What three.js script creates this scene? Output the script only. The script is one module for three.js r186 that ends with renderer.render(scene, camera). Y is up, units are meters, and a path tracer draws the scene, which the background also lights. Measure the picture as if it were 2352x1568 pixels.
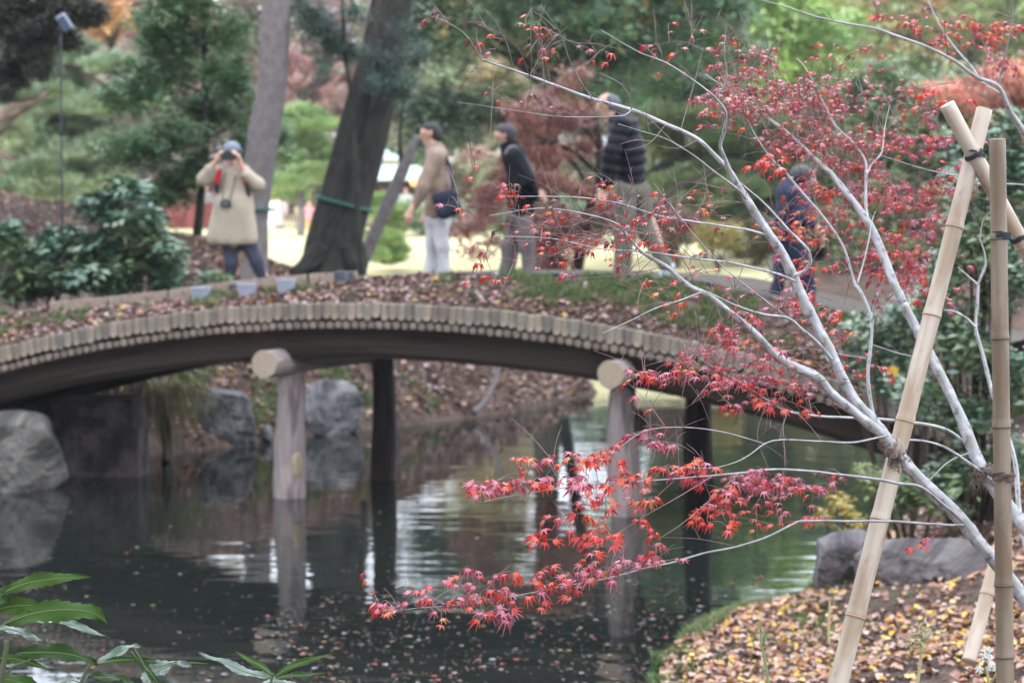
import * as THREE from 'three';
import { mergeGeometries, mergeVertices } from 'three/addons/utils/BufferGeometryUtils.js';
import { RoundedBoxGeometry } from 'three/addons/geometries/RoundedBoxGeometry.js';

// ------------------------------------------------------------------ camera, sky, sun, exposure
const W = 1024, H = 682;
const scene = new THREE.Scene();
const camera = new THREE.PerspectiveCamera(16.0, W / H, 0.3, 1500);
const EYE = new THREE.Vector3(0, 3.0, 0), PITCH = Math.atan((784 - 450) / 5578.45);
camera.position.copy(EYE); camera.rotation.set(-PITCH, 0, 0);
camera.focus = 7.3; camera.userData.fStop = 4.6;
scene.add(camera);
const renderer = new THREE.WebGLRenderer({ antialias: true });
renderer.setSize(W, H);
renderer.toneMapping = THREE.LinearToneMapping;
renderer.toneMappingExposure = 2.72;
renderer.shadowMap.enabled = true;
{ // an overcast sky: brighter towards the zenith, faintly blue
  const w = 256, h = 128, data = new Float32Array(w * h * 4);
  for (let j = 0; j < h; j++) for (let i = 0; i < w; i++) {
    const el = ((j + 0.5) / h - 0.5) * Math.PI, s = Math.max(0, Math.sin(el));
    const az = (i / w) * Math.PI * 2;
    const cl = 1 + 0.06 * Math.sin(az * 3 + 1 + 4 * s) + 0.05 * Math.sin(az * 7 + 9 * s);
    const L = (1.02 + 0.5 * s) * cl, k = (j * w + i) * 4;
    data[k] = L * 0.91; data[k + 1] = L * 0.985; data[k + 2] = L * 1.13; data[k + 3] = 1;
  }
  const sky = new THREE.DataTexture(data, w, h, THREE.RGBAFormat, THREE.FloatType);
  sky.mapping = THREE.EquirectangularReflectionMapping; sky.magFilter = THREE.LinearFilter; sky.needsUpdate = true;
  scene.background = sky; scene.environment = sky;
}
const sun = new THREE.DirectionalLight(new THREE.Color(1.0, 0.93, 0.82), 2.1);
sun.position.set(-66, 37, 50); sun.target.position.set(0, 0, -30); // low, from behind the camera's left shoulder: the tall grove there shades the pond
sun.castShadow = true; sun.shadow.radius = 8; sun.shadow.mapSize.set(2048, 2048);
Object.assign(sun.shadow.camera, { left: -90, right: 90, top: 60, bottom: -60, near: 1, far: 320 });
scene.add(sun, sun.target);
scene.fog = new THREE.FogExp2(new THREE.Color(0.86, 0.92, 1.0), 0.00028);

// ------------------------------------------------------------------ small helpers
let seed = 7;
const rnd = () => { seed = (seed + 0x6D2B79F5) | 0; let t = Math.imul(seed ^ (seed >>> 15), 1 | seed); t = (t + Math.imul(t ^ (t >>> 7), 61 | t)) ^ t; return ((t ^ (t >>> 14)) >>> 0) / 4294967296; };
const rr = (a, b) => a + (b - a) * rnd();
const gauss = () => (rnd() + rnd() + rnd() + rnd() - 2) * 0.87;
const pick = (a) => a[Math.floor(rnd() * a.length)];
const clamp = (x, a, b) => Math.min(b, Math.max(a, x));
const sstep = (a, b, x) => { const t = clamp((x - a) / (b - a), 0, 1); return t * t * (3 - 2 * t); };
const lerp = (a, b, t) => a + (b - a) * t;
const V3 = (x, y, z) => new THREE.Vector3(x, y, z);
const C = (r, g, b) => new THREE.Color().setRGB(r, g, b);
const F = 5578.45, cP = Math.cos(PITCH), sP = Math.sin(PITCH);
// a point of the picture (2352 x 1568 units) at a depth along the lens axis
function at(x, y, d) { const a = (x - 1176) / F, b = -(y - 784) / F; return V3(a * d, 3.0 + (cP * b - sP) * d, (-cP - sP * b) * d); }
function ray(x, y) { return at(x, y, 1).sub(EYE); }
function onPlane(x, y, p, n) { const r = ray(x, y); return EYE.clone().addScaledVector(r, p.clone().sub(EYE).dot(n) / r.dot(n)); }
const used = {};
function numbered(n) { const k = used[n] = (used[n] ?? -1) + 1; return k ? n + '_' + String(k).padStart(3, '0') : n; }
function tag(o, label, category, group) { o.userData.label = label; o.userData.category = category; if (group) o.userData.group = group; return o; }
function thing(name, label, category, p = V3(0, 0, 0), group) {
  const o = new THREE.Group(); o.name = numbered(name); o.position.copy(p); scene.add(o); return tag(o, label, category, group);
}
function part(name, geo, mat, parent) { const m = new THREE.Mesh(geo, mat); m.name = name; m.castShadow = m.receiveShadow = true; parent.add(m); return m; }
function single(name, geo, mat, label, category, group) { const m = part(numbered(name), geo, mat, scene); return tag(m, label, category, group); }
function struct(name, geo, mat) { const m = part(numbered(name), geo, mat, scene); m.userData.kind = 'structure'; return m; }

// tileable noise
const hsh = (x, y, s) => { let n = Math.imul(x, 374761393) + Math.imul(y, 668265263) + Math.imul(s, 1274126177); n = Math.imul(n ^ (n >>> 13), 1274126177); return ((n ^ (n >>> 16)) >>> 0) / 4294967296; };
function vn(x, y, per, s) {
  const xi = Math.floor(x), yi = Math.floor(y), fx = x - xi, fy = y - yi, m = (a) => ((a % per) + per) % per;
  const u = fx * fx * (3 - 2 * fx), v = fy * fy * (3 - 2 * fy), x0 = m(xi), x1 = m(xi + 1), y0 = m(yi), y1 = m(yi + 1);
  return lerp(lerp(hsh(x0, y0, s), hsh(x1, y0, s), u), lerp(hsh(x0, y1, s), hsh(x1, y1, s), u), v);
}
function fbm(x, y, per, s, o = 4) { let a = 0, w = 0.5, t = 0; for (let i = 0; i < o; i++) { a += w * vn(x, y, per, s + i); t += w; x *= 2; y *= 2; per *= 2; w *= 0.5; } return a / t; }
function n3(x, y, z, s) { // value noise in space
  const xi = Math.floor(x), yi = Math.floor(y), zi = Math.floor(z), fx = x - xi, fy = y - yi, fz = z - zi, e = (t) => t * t * (3 - 2 * t);
  const g = (k) => lerp(lerp(hsh(xi + k * 57, yi, s), hsh(xi + 1 + k * 57, yi, s), e(fx)), lerp(hsh(xi + k * 57, yi + 1, s), hsh(xi + 1 + k * 57, yi + 1, s), e(fx)), e(fy));
  return lerp(g(zi), g(zi + 1), e(fz));
}
const f3 = (x, y, z, s, o = 3) => { let a = 0, w = 0.5, t = 0; for (let i = 0; i < o; i++) { a += w * n3(x, y, z, s + i * 7); t += w; x *= 2.03; y *= 2.03; z *= 2.03; w *= 0.5; } return a / t; };
const toS = (c) => Math.round(255 * (c <= 0.0031308 ? 12.92 * c : 1.055 * Math.pow(clamp(c, 0, 1), 1 / 2.4) - 0.055));
function tex(w, h, fn, rx = 1, ry = 1, data = false) {
  const a = new Uint8Array(w * h * 4);
  for (let j = 0; j < h; j++) for (let i = 0; i < w; i++) {
    const c = fn(i / w, j / h), k = (j * w + i) * 4;
    for (let q = 0; q < 3; q++) a[k + q] = data ? Math.round(255 * clamp(c[q] ?? c[0], 0, 1)) : toS(c[q]);
    a[k + 3] = 255;
  }
  const t = new THREE.DataTexture(a, w, h); t.wrapS = t.wrapT = THREE.RepeatWrapping; t.magFilter = THREE.LinearFilter; t.minFilter = THREE.LinearMipmapLinearFilter; t.generateMipmaps = true;
  t.repeat.set(rx, ry); if (!data) t.colorSpace = THREE.SRGBColorSpace; t.needsUpdate = true; return t;
}
const mix3 = (a, b, t) => [lerp(a[0], b[0], t), lerp(a[1], b[1], t), lerp(a[2], b[2], t)];
const std = (o) => new THREE.MeshStandardMaterial({ roughness: 0.85, metalness: 0, ...o });
const phy = (o) => new THREE.MeshPhysicalMaterial({ roughness: 0.8, metalness: 0, ...o });

// ------------------------------------------------------------------ textures and materials
const T = {};
const soilFn = (a, b, c) => (u, v) => { const n = fbm(u * 8, v * 8, 8, 3, 5), f = fbm(u * 64, v * 64, 64, 9, 2), sp = vn(u * 90, v * 90, 90, 31); let k = mix3(a, b, sstep(0.3, 0.7, n * 0.6 + f * 0.4)); return sp > 0.8 ? mix3(k, c, 0.7) : k; };
T.soil = tex(512, 512, soilFn([0.045, 0.033, 0.027], [0.11, 0.078, 0.062], [0.2, 0.13, 0.1]), 0.45, 0.45);
T.lawn = tex(256, 256, (u, v) => { const n = fbm(u * 6, v * 6, 6, 5, 5), f = vn(u * 128, v * 128, 128, 77); return mix3(mix3([0.4, 0.37, 0.2], [0.5, 0.45, 0.27], n), [0.36, 0.37, 0.18], f * 0.35); }, 0.3, 0.3);
T.path = tex(256, 256, (u, v) => { const n = fbm(u * 6, v * 6, 6, 15, 5), f = vn(u * 128, v * 128, 128, 71); return mix3([0.075, 0.065, 0.055], [0.13, 0.112, 0.095], n * 0.6 + f * 0.4); }, 0.5, 0.5);
T.barkDark = tex(256, 512, (u, v) => { const r = fbm(u * 14 + 2 * fbm(u * 4, v * 4, 4, 8, 2), v * 5, 14, 21, 4), m = fbm(u * 5, v * 5, 5, 60, 3); return mix3(mix3([0.022, 0.019, 0.016], [0.085, 0.075, 0.062], sstep(0.25, 0.75, r)), [0.05, 0.065, 0.038], sstep(0.55, 0.75, m) * 0.6); });
T.barkLight = tex(256, 512, (u, v) => { const r = fbm(u * 8, v * 16, 8, 41, 4), b = fbm(u * 3, v * 9, 3, 44, 3); return mix3(mix3([0.12, 0.105, 0.1], [0.27, 0.24, 0.23], r), [0.05, 0.042, 0.042], sstep(0.52, 0.66, b) * 0.8); });
T.maple = tex(256, 512, (u, v) => { const r = fbm(u * 6, v * 6, 6, 141, 5), b = fbm(u * 5, v * 12, 5, 144, 4), g = fbm(u * 4, v * 4, 4, 148, 4), l = vn(u * 4, v * 40, 40, 151), w = fbm(u * 3, v * 5, 3, 155, 4); return mix3(mix3(mix3(mix3([0.23, 0.22, 0.22], [0.52, 0.51, 0.52], r), [0.58, 0.58, 0.58], sstep(0.55, 0.68, w) * 0.7), [0.16, 0.145, 0.14], sstep(0.54, 0.72, b) * 0.75), [0.26, 0.29, 0.2], sstep(0.54, 0.68, g) * 0.5).map((c) => c * (l > 0.86 ? 0.78 : 1)); }, 1, 4);
T.wood = tex(256, 256, (u, v) => { const g = fbm(u * 22, v * 3, 22, 55, 4), n = fbm(u * 4, v * 4, 4, 58, 3); const st = fbm(u * 9, v * 2, 9, 401, 4); return mix3(mix3([0.42, 0.42, 0.42], [1.05, 1.02, 1.0], g * 0.6 + n * 0.4), [0.3, 0.3, 0.27], sstep(0.56, 0.72, st) * 0.65); });
T.woodBump = tex(256, 256, (u, v) => [fbm(u * 22, v * 3, 22, 55, 4)], 1, 1, true);
T.rock = tex(512, 512, (u, v) => { const n = fbm(u * 5, v * 5, 5, 81, 6), l = fbm(u * 9, v * 9, 9, 88, 4), d = fbm(u * 16, v * 16, 16, 92, 3); return mix3(mix3(mix3([0.28, 0.275, 0.28], [1.05, 1.01, 0.97], sstep(0.25, 0.75, n)), [1, 0.98, 0.92], sstep(0.6, 0.75, l) * 0.6), [0.2, 0.2, 0.22], sstep(0.6, 0.72, d) * 0.5); }, 0.8, 0.8);
T.rockBump = tex(256, 256, (u, v) => [fbm(u * 8, v * 8, 8, 83, 5)], 1.5, 1.5, true);
T.bamboo = tex(256, 512, (u, v) => { const g = fbm(u * 60, v * 2, 60, 101, 2), n = fbm(u * 3, v * 6, 3, 104, 4), s = fbm(u * 20, v * 30, 20, 107, 2); return mix3(mix3(mix3([0.78, 0.78, 0.78], [1, 1, 1], g), [0.6, 0.53, 0.44], sstep(0.48, 0.72, n) * 0.9), [0.4, 0.36, 0.3], sstep(0.82, 0.9, s) * 0.45); });
T.cloth = tex(256, 256, (u, v) => { const n = fbm(u * 6, v * 6, 6, 111, 4), w = vn(u * 128, v * 128, 128, 113); const k = 0.78 + 0.3 * n - 0.12 * w; return [k, k, k]; }, 2, 2);
T.fine = tex(256, 256, (u, v) => [0.5 * fbm(u * 10, v * 10, 10, 131, 4) + 0.5 * vn(u * 90, v * 90, 90, 137)], 1, 1, true);
T.ripple = tex(512, 512, (u, v) => [fbm(u * 6, v * 6, 6, 201, 3) * 0.75 + 0.25 * fbm(u * 18, v * 18, 18, 207, 2)], 1 / 5, 1 / 2.6, true);
const M = {};
M.soil = phy({ specularIntensity: 0.1, map: T.soil, roughness: 0.95, bumpMap: T.fine, bumpScale: 0.03 });
M.lawn = phy({ specularIntensity: 0.15, map: T.lawn, roughness: 0.95 });
M.path = phy({ specularIntensity: 0.08, map: T.path, roughness: 0.95, bumpMap: T.fine, bumpScale: 0.006 });
M.barkDark = std({ map: T.barkDark, color: C(0.4, 0.39, 0.37), roughness: 0.95, bumpMap: T.barkDark, bumpScale: 0.03 });
M.barkLight = std({ map: T.barkLight, color: C(0.68, 0.66, 0.66), roughness: 0.9, bumpMap: T.barkLight, bumpScale: 0.01 });
M.barkBrown = std({ map: T.barkDark, color: C(1.6, 1.32, 1.2), roughness: 0.95 });
M.maple = std({ map: T.maple, roughness: 0.75, bumpMap: T.maple, bumpScale: 0.002 });
M.twig = std({ color: C(0.2, 0.125, 0.115), roughness: 0.7 });
M.twigGrey = std({ map: T.maple, color: C(0.75, 0.72, 0.72), roughness: 0.75 });
const wood = (r, g, b, extra) => std({ color: C(r, g, b), map: T.wood, roughness: 0.85, bumpMap: T.woodBump, bumpScale: 0.004, ...extra });
M.pickets = [wood(0.31, 0.25, 0.185), wood(0.27, 0.22, 0.165), wood(0.35, 0.285, 0.215), wood(0.21, 0.175, 0.14), wood(0.29, 0.25, 0.195)];
M.decklog = [wood(0.34, 0.265, 0.205), wood(0.38, 0.295, 0.23), wood(0.29, 0.23, 0.185)];
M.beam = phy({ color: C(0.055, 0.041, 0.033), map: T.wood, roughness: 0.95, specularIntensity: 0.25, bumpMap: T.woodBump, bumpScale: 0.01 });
T.post = tex(256, 256, (u, v) => { const g = fbm(u * 16, v * 3, 16, 255, 4), n = fbm(u * 4, v * 4, 4, 258, 4), k = fbm(u * 7, v * 2, 7, 261, 3); return mix3(mix3(mix3([0.2, 0.165, 0.155], [0.42, 0.34, 0.31], g), [0.45, 0.33, 0.31], sstep(0.5, 0.7, n) * 0.6), [0.1, 0.08, 0.075], sstep(0.58, 0.7, k) * 0.6); });
M.post = std({ map: T.post, roughness: 0.95, bumpMap: T.woodBump, bumpScale: 0.02 });
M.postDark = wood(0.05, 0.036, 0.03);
M.knot = wood(0.5, 0.4, 0.26);
T.endgrain = tex(256, 256, (u, v) => { const x = u - 0.5, y = v - 0.5, r = Math.hypot(x, y) * 2, a = Math.atan2(y, x), w = fbm(u * 5, v * 5, 5, 171, 4); const ring = 0.5 + 0.5 * Math.sin(r * 58 + w * 7); const crack = Math.abs(Math.sin(a * 2.5 + w * 1.4)) < 0.06 * (1.2 - r) ? 1 : 0; return mix3(mix3(mix3([0.29, 0.225, 0.155], [0.43, 0.34, 0.24], ring * 0.5 + w * 0.5), [0.22, 0.16, 0.11], crack * 0.6), [0.3, 0.25, 0.18], sstep(0.9, 1, r) * 0.6); });
M.endgrain = std({ map: T.endgrain, roughness: 0.9 });
const rockM = (r, g, b) => std({ color: C(r, g, b), map: T.rock, roughness: 0.9, bumpMap: T.rockBump, bumpScale: 0.06 });
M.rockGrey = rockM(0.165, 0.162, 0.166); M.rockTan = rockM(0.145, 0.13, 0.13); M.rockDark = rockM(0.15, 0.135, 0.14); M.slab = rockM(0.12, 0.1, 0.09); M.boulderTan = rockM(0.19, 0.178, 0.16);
M.bambooPale = std({ color: C(0.57, 0.475, 0.375), map: T.bamboo, roughness: 0.45 });
M.bambooOld = std({ color: C(0.25, 0.19, 0.13), map: T.bamboo, roughness: 0.5 });
M.bambooCut = std({ color: C(0.3, 0.23, 0.15), roughness: 0.9 });
M.ringPale = std({ color: C(0.38, 0.26, 0.16), roughness: 0.8 }); M.ringOld = std({ color: C(0.1, 0.075, 0.055), roughness: 0.8 });
M.hemp = std({ color: C(0.12, 0.085, 0.07), roughness: 1 }); M.hempLight = std({ color: C(0.34, 0.27, 0.215), roughness: 1 });
M.rope = std({ color: C(0.035, 0.04, 0.046), roughness: 0.9 });
const cloth = (r, g, b, ro = 0.9) => phy({ specularIntensity: 0.35, color: C(r, g, b), map: T.cloth, roughness: ro, bumpMap: T.fine, bumpScale: 0.004 });
M.skin = std({ color: C(0.5, 0.29, 0.2), roughness: 0.6 });
M.black = std({ color: C(0.02, 0.021, 0.024), roughness: 0.5 });
M.metalDark = std({ color: C(0.025, 0.028, 0.03), roughness: 0.5, metalness: 0.3 });
M.grey = std({ color: C(0.33, 0.35, 0.4), roughness: 0.8, map: T.cloth });
M.leaf = phy({ color: C(1, 1, 1), roughness: 0.6, transmission: 0.45, thickness: 0, side: THREE.DoubleSide });
M.leafGloss = phy({ color: C(1, 1, 1), roughness: 0.32, specularIntensity: 1, side: THREE.DoubleSide });
M.leafDry = phy({ specularIntensity: 0.3, color: C(1, 1, 1), roughness: 0.8, side: THREE.DoubleSide });

// ------------------------------------------------------------------ geometry helpers
// a tapered tube along points; rough(u, a) returns a factor for the radius
function tube(pts, radii, rad = 8, steps = 0, rough = null, capEnd = true) {
  const curve = pts.length > 2 ? new THREE.CatmullRomCurve3(pts, false, 'centripetal') : new THREE.LineCurve3(pts[0], pts[1]);
  const n = steps || Math.max(2, (pts.length - 1) * 4), pos = [], uv = [], idx = [], P = [];
  for (let i = 0; i <= n; i++) P.push(curve.getPoint(i / n));
  let T0 = P[1].clone().sub(P[0]).normalize();
  let N = Math.abs(T0.y) < 0.9 ? V3(0, 1, 0) : V3(0, 0, 1); N.cross(T0).normalize();
  let len = 0;
  for (let i = 0; i <= n; i++) {
    const t = P[Math.min(n, i + 1)].clone().sub(P[Math.max(0, i - 1)]).normalize();
    N.sub(t.clone().multiplyScalar(N.dot(t))).normalize();
    const B = t.clone().cross(N), f = (i / n) * (radii.length - 1), k = Math.min(radii.length - 2, Math.floor(f));
    const r = radii.length > 1 ? lerp(radii[k], radii[k + 1], f - k) : radii[0];
    if (i) len += P[i].distanceTo(P[i - 1]);
    for (let j = 0; j <= rad; j++) {
      const a = (j / rad) * Math.PI * 2, q = r * (rough ? rough(i / n, a) : 1), c = Math.cos(a) * q, s = Math.sin(a) * q;
      pos.push(P[i].x + N.x * c + B.x * s, P[i].y + N.y * c + B.y * s, P[i].z + N.z * c + B.z * s);
      uv.push(j / rad * Math.max(1, Math.round(r * 6.28 / 0.5)), len * 1.0);
    }
  }
  for (let i = 0; i < n; i++) for (let j = 0; j < rad; j++) { const a = i * (rad + 1) + j, b = a + rad + 1; idx.push(a, a + 1, b, b, a + 1, b + 1); }
  if (capEnd) for (const e of [0, n]) { const c = pos.length / 3; pos.push(P[e].x, P[e].y, P[e].z); uv.push(0.5, 0); for (let j = 0; j < rad; j++) { const a = e * (rad + 1) + j; e ? idx.push(a, a + 1, c) : idx.push(a + 1, a, c); } }
  const g = new THREE.BufferGeometry();
  g.setAttribute('position', new THREE.Float32BufferAttribute(pos, 3)); g.setAttribute('uv', new THREE.Float32BufferAttribute(uv, 2)); g.setIndex(idx); g.computeVertexNormals();
  return g;
}
function raw(pos, uv, idx, flat = false) {
  let g = new THREE.BufferGeometry(); g.setAttribute('position', new THREE.Float32BufferAttribute(pos, 3));
  g.setAttribute('uv', new THREE.Float32BufferAttribute(uv.length ? uv : new Array(pos.length / 3 * 2).fill(0), 2)); g.setIndex(idx);
  if (flat) g = g.toNonIndexed(); g.computeVertexNormals(); return g;
}
const clean = (g) => { const o = g.index ? g.toNonIndexed() : g; for (const k of Object.keys(o.attributes)) if (!['position', 'normal', 'uv'].includes(k)) o.deleteAttribute(k); if (!o.attributes.uv) o.setAttribute('uv', new THREE.Float32BufferAttribute(new Float32Array(o.attributes.position.count * 2), 2)); return o; };
const join = (gs) => mergeGeometries(gs.map(clean));
const box = (w, h, d, x = 0, y = 0, z = 0, r = 0.01) => { const g = new RoundedBoxGeometry(w, h, d, 2, Math.min(r, w / 2.1, h / 2.1, d / 2.1)); g.translate(x, y, z); return g; };
function rock(w, h, d, s, rough = 0.25, cuts = 7) { // a boulder: a sphere cut by planes, then roughened
  const g0 = new THREE.IcosahedronGeometry(1, 22); g0.deleteAttribute('uv'); g0.deleteAttribute('normal'); const g = mergeVertices(g0, 1e-4), p = g.attributes.position, uv = [], planes = [], keep = seed; seed = s * 977 + 5;
  for (let i = 0; i < cuts; i++) planes.push([V3(gauss(), gauss() * 0.7, gauss()).normalize(), rr(0.55, 0.85)]);
  for (let i = 0; i < p.count; i++) {
    const v = V3().fromBufferAttribute(p, i);
    for (const [n, o] of planes) { const k = v.dot(n); if (k > o) v.addScaledVector(n, (o - k) * 0.9); }
    v.multiplyScalar(1 + rough * (f3(v.x * 1.6 + 9, v.y * 1.6 + s, v.z * 1.6, s, 4) - 0.5) + rough * 0.25 * (f3(v.x * 7, v.y * 7 + s, v.z * 7, s + 3, 3) - 0.5));
    p.setXYZ(i, v.x * w, v.y * h, v.z * d); uv.push((v.x * w + v.z * d * 0.6), v.y * h + v.z * d * 0.5);
  }
  seed = keep; g.setAttribute('uv', new THREE.Float32BufferAttribute(uv, 2)); g.computeVertexNormals(); return g;
}
const quat = new THREE.Quaternion(), mat4 = new THREE.Matrix4();
function scatter(name, geo, mat, list, parent, kind = 'stuff') { // list of [position, quaternion, scale, colour]
  const m = new THREE.InstancedMesh(geo, mat, list.length); m.name = name; m.castShadow = m.receiveShadow = true;
  list.forEach(([p, q, s, c], i) => { m.setMatrixAt(i, mat4.compose(p, q, typeof s === 'number' ? V3(s, s, s) : s)); m.setColorAt(i, c); });
  if (kind) m.userData.kind = kind;
  parent.add(m); return m;
}
const randQ = () => new THREE.Quaternion().setFromEuler(new THREE.Euler(rr(0, 6.28), rr(0, 6.28), rr(0, 6.28)));
const flatQ = (tilt) => new THREE.Quaternion().setFromEuler(new THREE.Euler(gauss() * tilt, rr(0, 6.28), gauss() * tilt, 'XYZ'));
const tint = (c, v) => { const k = 1 + gauss() * v; return C(clamp(c[0] * k * (1 + gauss() * v * 0.4), 0, 1), clamp(c[1] * k, 0, 1), clamp(c[2] * k * (1 + gauss() * v * 0.4), 0, 1)); };
const alongY = (dir) => new THREE.Quaternion().setFromUnitVectors(V3(0, 1, 0), dir.clone().normalize());

// ------------------------------------------------------------------ the lie of the land (x to the right, d = -z away from the camera)
const POND = [[-30, 4], [-14, 8], [-4, 9.5], [-0.6, 10], [0.7, 13], [0.95, 15.6], [1.35, 16.8], [1.9, 17.5], [2.35, 18.4], [3.0, 20.2], [3.7, 22.5], [4.8, 26], [7, 32], [12, 39], [14, 46], [6, 48.5], [2, 47], [0.6, 43], [1.35, 37], [0.2, 33.8], [-1.4, 31.6], [-2.4, 30.4], [-3.1, 29.3], [-3.7, 28.5], [-4.6, 27.4], [-5.3, 26.3], [-6.2, 25.2], [-9, 23.6], [-18, 22], [-40, 22]];
function pondDist(x, d) { // > 0 on land
  let best = 1e9, inside = false;
  for (let i = 0, j = POND.length - 1; i < POND.length; j = i++) {
    const [ax, ay] = POND[j], [bx, by] = POND[i], ex = bx - ax, ey = by - ay, t = clamp(((x - ax) * ex + (d - ay) * ey) / (ex * ex + ey * ey), 0, 1);
    best = Math.min(best, Math.hypot(x - ax - ex * t, d - ay - ey * t));
    if ((ay > d) !== (by > d) && x < ex * (d - ay) / ey + ax) inside = !inside;
  }
  return inside ? -best : best;
}
const HEIGHTS = [[0, -4, 1.45], [0, 2, 1.4], [-6, 5, 1.2], [2, 8, 0.95], [3, 8, 1.3], [5, 8, 1.5], [1.4, 12, 0.34], [3.0, 12, 0.72], [2.2, 16, 0.2], [1.6, 15, 0.22], [2.8, 16.6, 0.34], [3.3, 16, 0.56], [5, 15, 1.2], [3.6, 19, 0.6], [2.7, 18, 0.25], [5, 20, 1.2], [5.0, 22.5, 1.5], [6, 24, 1.7], [9, 28, 1.8], [14, 34, 1.8], [-5.6, 25.6, 1.55], [-7, 25, 1.35], [-5.5, 27.2, 1.8], [-8, 27, 1.75], [-4.2, 28.6, 1.95], [-6.5, 30, 2.1],
  [-9, 36, 3.25], [-7, 35, 2.95], [-5.2, 35, 2.55], [-4.2, 34, 2.33], [-2.6, 34.6, 2.1], [-1.2, 36.5, 1.75], [-0.2, 38, 1.1], [0.6, 38.5, 0.75], [0, 43, 1.0], [-3, 40, 1.5], [-6, 44, 1.7], [-12, 42, 3.3], [-14, 32, 2.6], [0, 50, 1.25], [-4, 55, 1.4], [4, 53, 1.25], [8, 52, 1.3], [12, 60, 1.4], [0, 70, 1.45], [-10, 66, 1.55], [0, 105, 1.5], [15, 80, 1.7], [-20, 80, 1.7], [-14, 95, 1.62], [-30, 100, 1.9], [30, 90, 2.4], [-20, 120, 1.9], [10, 130, 2.5], [40, 50, 2.5], [20, 20, 1.8], [-40, 20, 2], [-40, 60, 3.4]];
function plateau(x, d) { let s = 0, w = 0; for (const [px, pd, h] of HEIGHTS) { const q = 1 / Math.pow((px - x) ** 2 + (pd - d) ** 2 + 0.15, 1.7); s += q * h; w += q; } return s / w; }
function ground(x, d) {
  const sd = pondDist(x, d), rough = 0.09 * (f3(x * 0.9, d * 0.9, 3, 5) - 0.5) + 0.05 * (f3(x * 4, d * 4, 1, 8, 2) - 0.5);
  if (sd < 0) return Math.max(-0.8, -0.03 + sd * 0.7);
  return 0.05 * sstep(0, 0.1, sd) + plateau(x, d) * (1 - Math.exp(-sd / (d > 28 && x < 1 ? 1.9 : 1.0))) + rough * sstep(0.05, 0.6, sd) * (d > 46 ? 0.4 : 1) - 0.03 * (1 - sstep(0, 0.1, sd));
}
const onGround = (x, d, up = 0) => V3(x, ground(x, d) + up, -d);
function spread(a, b, step, edge) { const o = []; for (let x = a; x < b; x += step) o.push(x); o.push(b); let s = step; for (let x = b; x < edge[1];) { s *= 1.28; x += s; o.push(x); } s = step; for (let x = a; x > edge[0];) { s *= 1.28; x -= s; o.unshift(x); } return o; }
{
  const xs = spread(-9, 7, 0.22, [-420, 420]), ds = spread(7, 48, 0.22, [-30, 700]), nx = xs.length, pos = [], uv = [], zones = { ground: [], lawn: [] };
  for (const d of ds) for (const x of xs) { pos.push(x, ground(x, d), -d); uv.push(x, d); }
  for (let j = 0; j < ds.length - 1; j++) for (let i = 0; i < nx - 1; i++) {
    const x = (xs[i] + xs[i + 1]) / 2, d = (ds[j] + ds[j + 1]) / 2, a = j * nx + i, b = a + nx;
    const wob = 1.2 * (f3(x * 0.3, d * 0.3, 2, 51) - 0.5);
    const lawn = (d > 46.5 + wob && d < 112 && x > -16 && x < d * 0.112 + wob * 0.5) || (d > 40.2 + wob * 2 && x < 1.5 && x > -12 - wob);
    zones[lawn ? 'lawn' : 'ground'].push(a, a + 1, b, b, a + 1, b + 1);
  }
  const whole = raw(pos, uv, [...zones.ground, ...zones.lawn]);
  for (const k of ['ground', 'lawn']) { const g = new THREE.BufferGeometry(); for (const n of ['position', 'uv', 'normal']) g.setAttribute(n, whole.attributes[n]); g.setIndex(zones[k]); struct(k, g, k === 'lawn' ? M.lawn : M.soil); }
}
{ // the pond
  const g = new THREE.PlaneGeometry(90, 60, 1, 1); g.rotateX(-Math.PI / 2); g.translate(-10, 0, -33);
  const p = g.attributes.position, uv = g.attributes.uv; for (let i = 0; i < 4; i++) uv.setXY(i, p.getX(i), p.getZ(i));
  struct('water', g, phy({ color: C(0.012, 0.0145, 0.0125), roughness: 0.03, ior: 1.34, bumpMap: T.ripple, bumpScale: 0.0045 }));
}

// ------------------------------------------------------------------ the bridge
const B0 = V3(-2.216, 0, -24.056), BU = V3(0.92506, 0, 0.37983), BW = V3(0.37983, 0, -0.92506);   // near left post, along the bridge, across it (away)
const bp = (s, y, t) => B0.clone().addScaledVector(BU, s).addScaledVector(BW, t).setY(y);
const hTop = (s) => 1.975 - 0.0295 * (s - 1.15) ** 2 - 0.0005 * Math.max(0, s - 3.5) ** 3;
const EDGE = [[-6, 1.62], [-4, 1.74], [-1.8, 1.93], [-0.44, 2.12], [0.54, 2.19], [1.5, 2.235], [2.85, 2.25], [4.2, 2.2], [5, 2.04], [5.6, 1.9], [7.5, 1.62]];
const hEdge = (s) => { for (let i = 1; i < EDGE.length; i++) if (s < EDGE[i][0] || i === EDGE.length - 1) { const [a, x] = EDGE[i - 1], [b, y] = EDGE[i]; return lerp(x, y, clamp((s - a) / (b - a), 0, 1)); } };
const hEdgeS = (s) => (hEdge(s - 0.35) + 2 * hEdge(s) + hEdge(s + 0.35)) / 4;
const S0 = -5.2, S1 = 7.0;
function bermH(s, t) { // the earth on the deck
  const lo = hTop(s) - 0.02, hi = hEdgeS(s), n = 0.05 * (f3(s * 3, t * 3, 2, 66, 3) - 0.5);
  if (t < 0.3) return lerp(lo, hi, Math.pow(clamp((t + 0.36) / 0.66, 0, 1), 0.8)) + n * sstep(-0.3, 0, t);
  if (t < 1.95) return hi - 0.03 + n * 0.3;
  return lerp(hi, lo - 0.1, sstep(1.95, 2.5, t));
}
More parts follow.
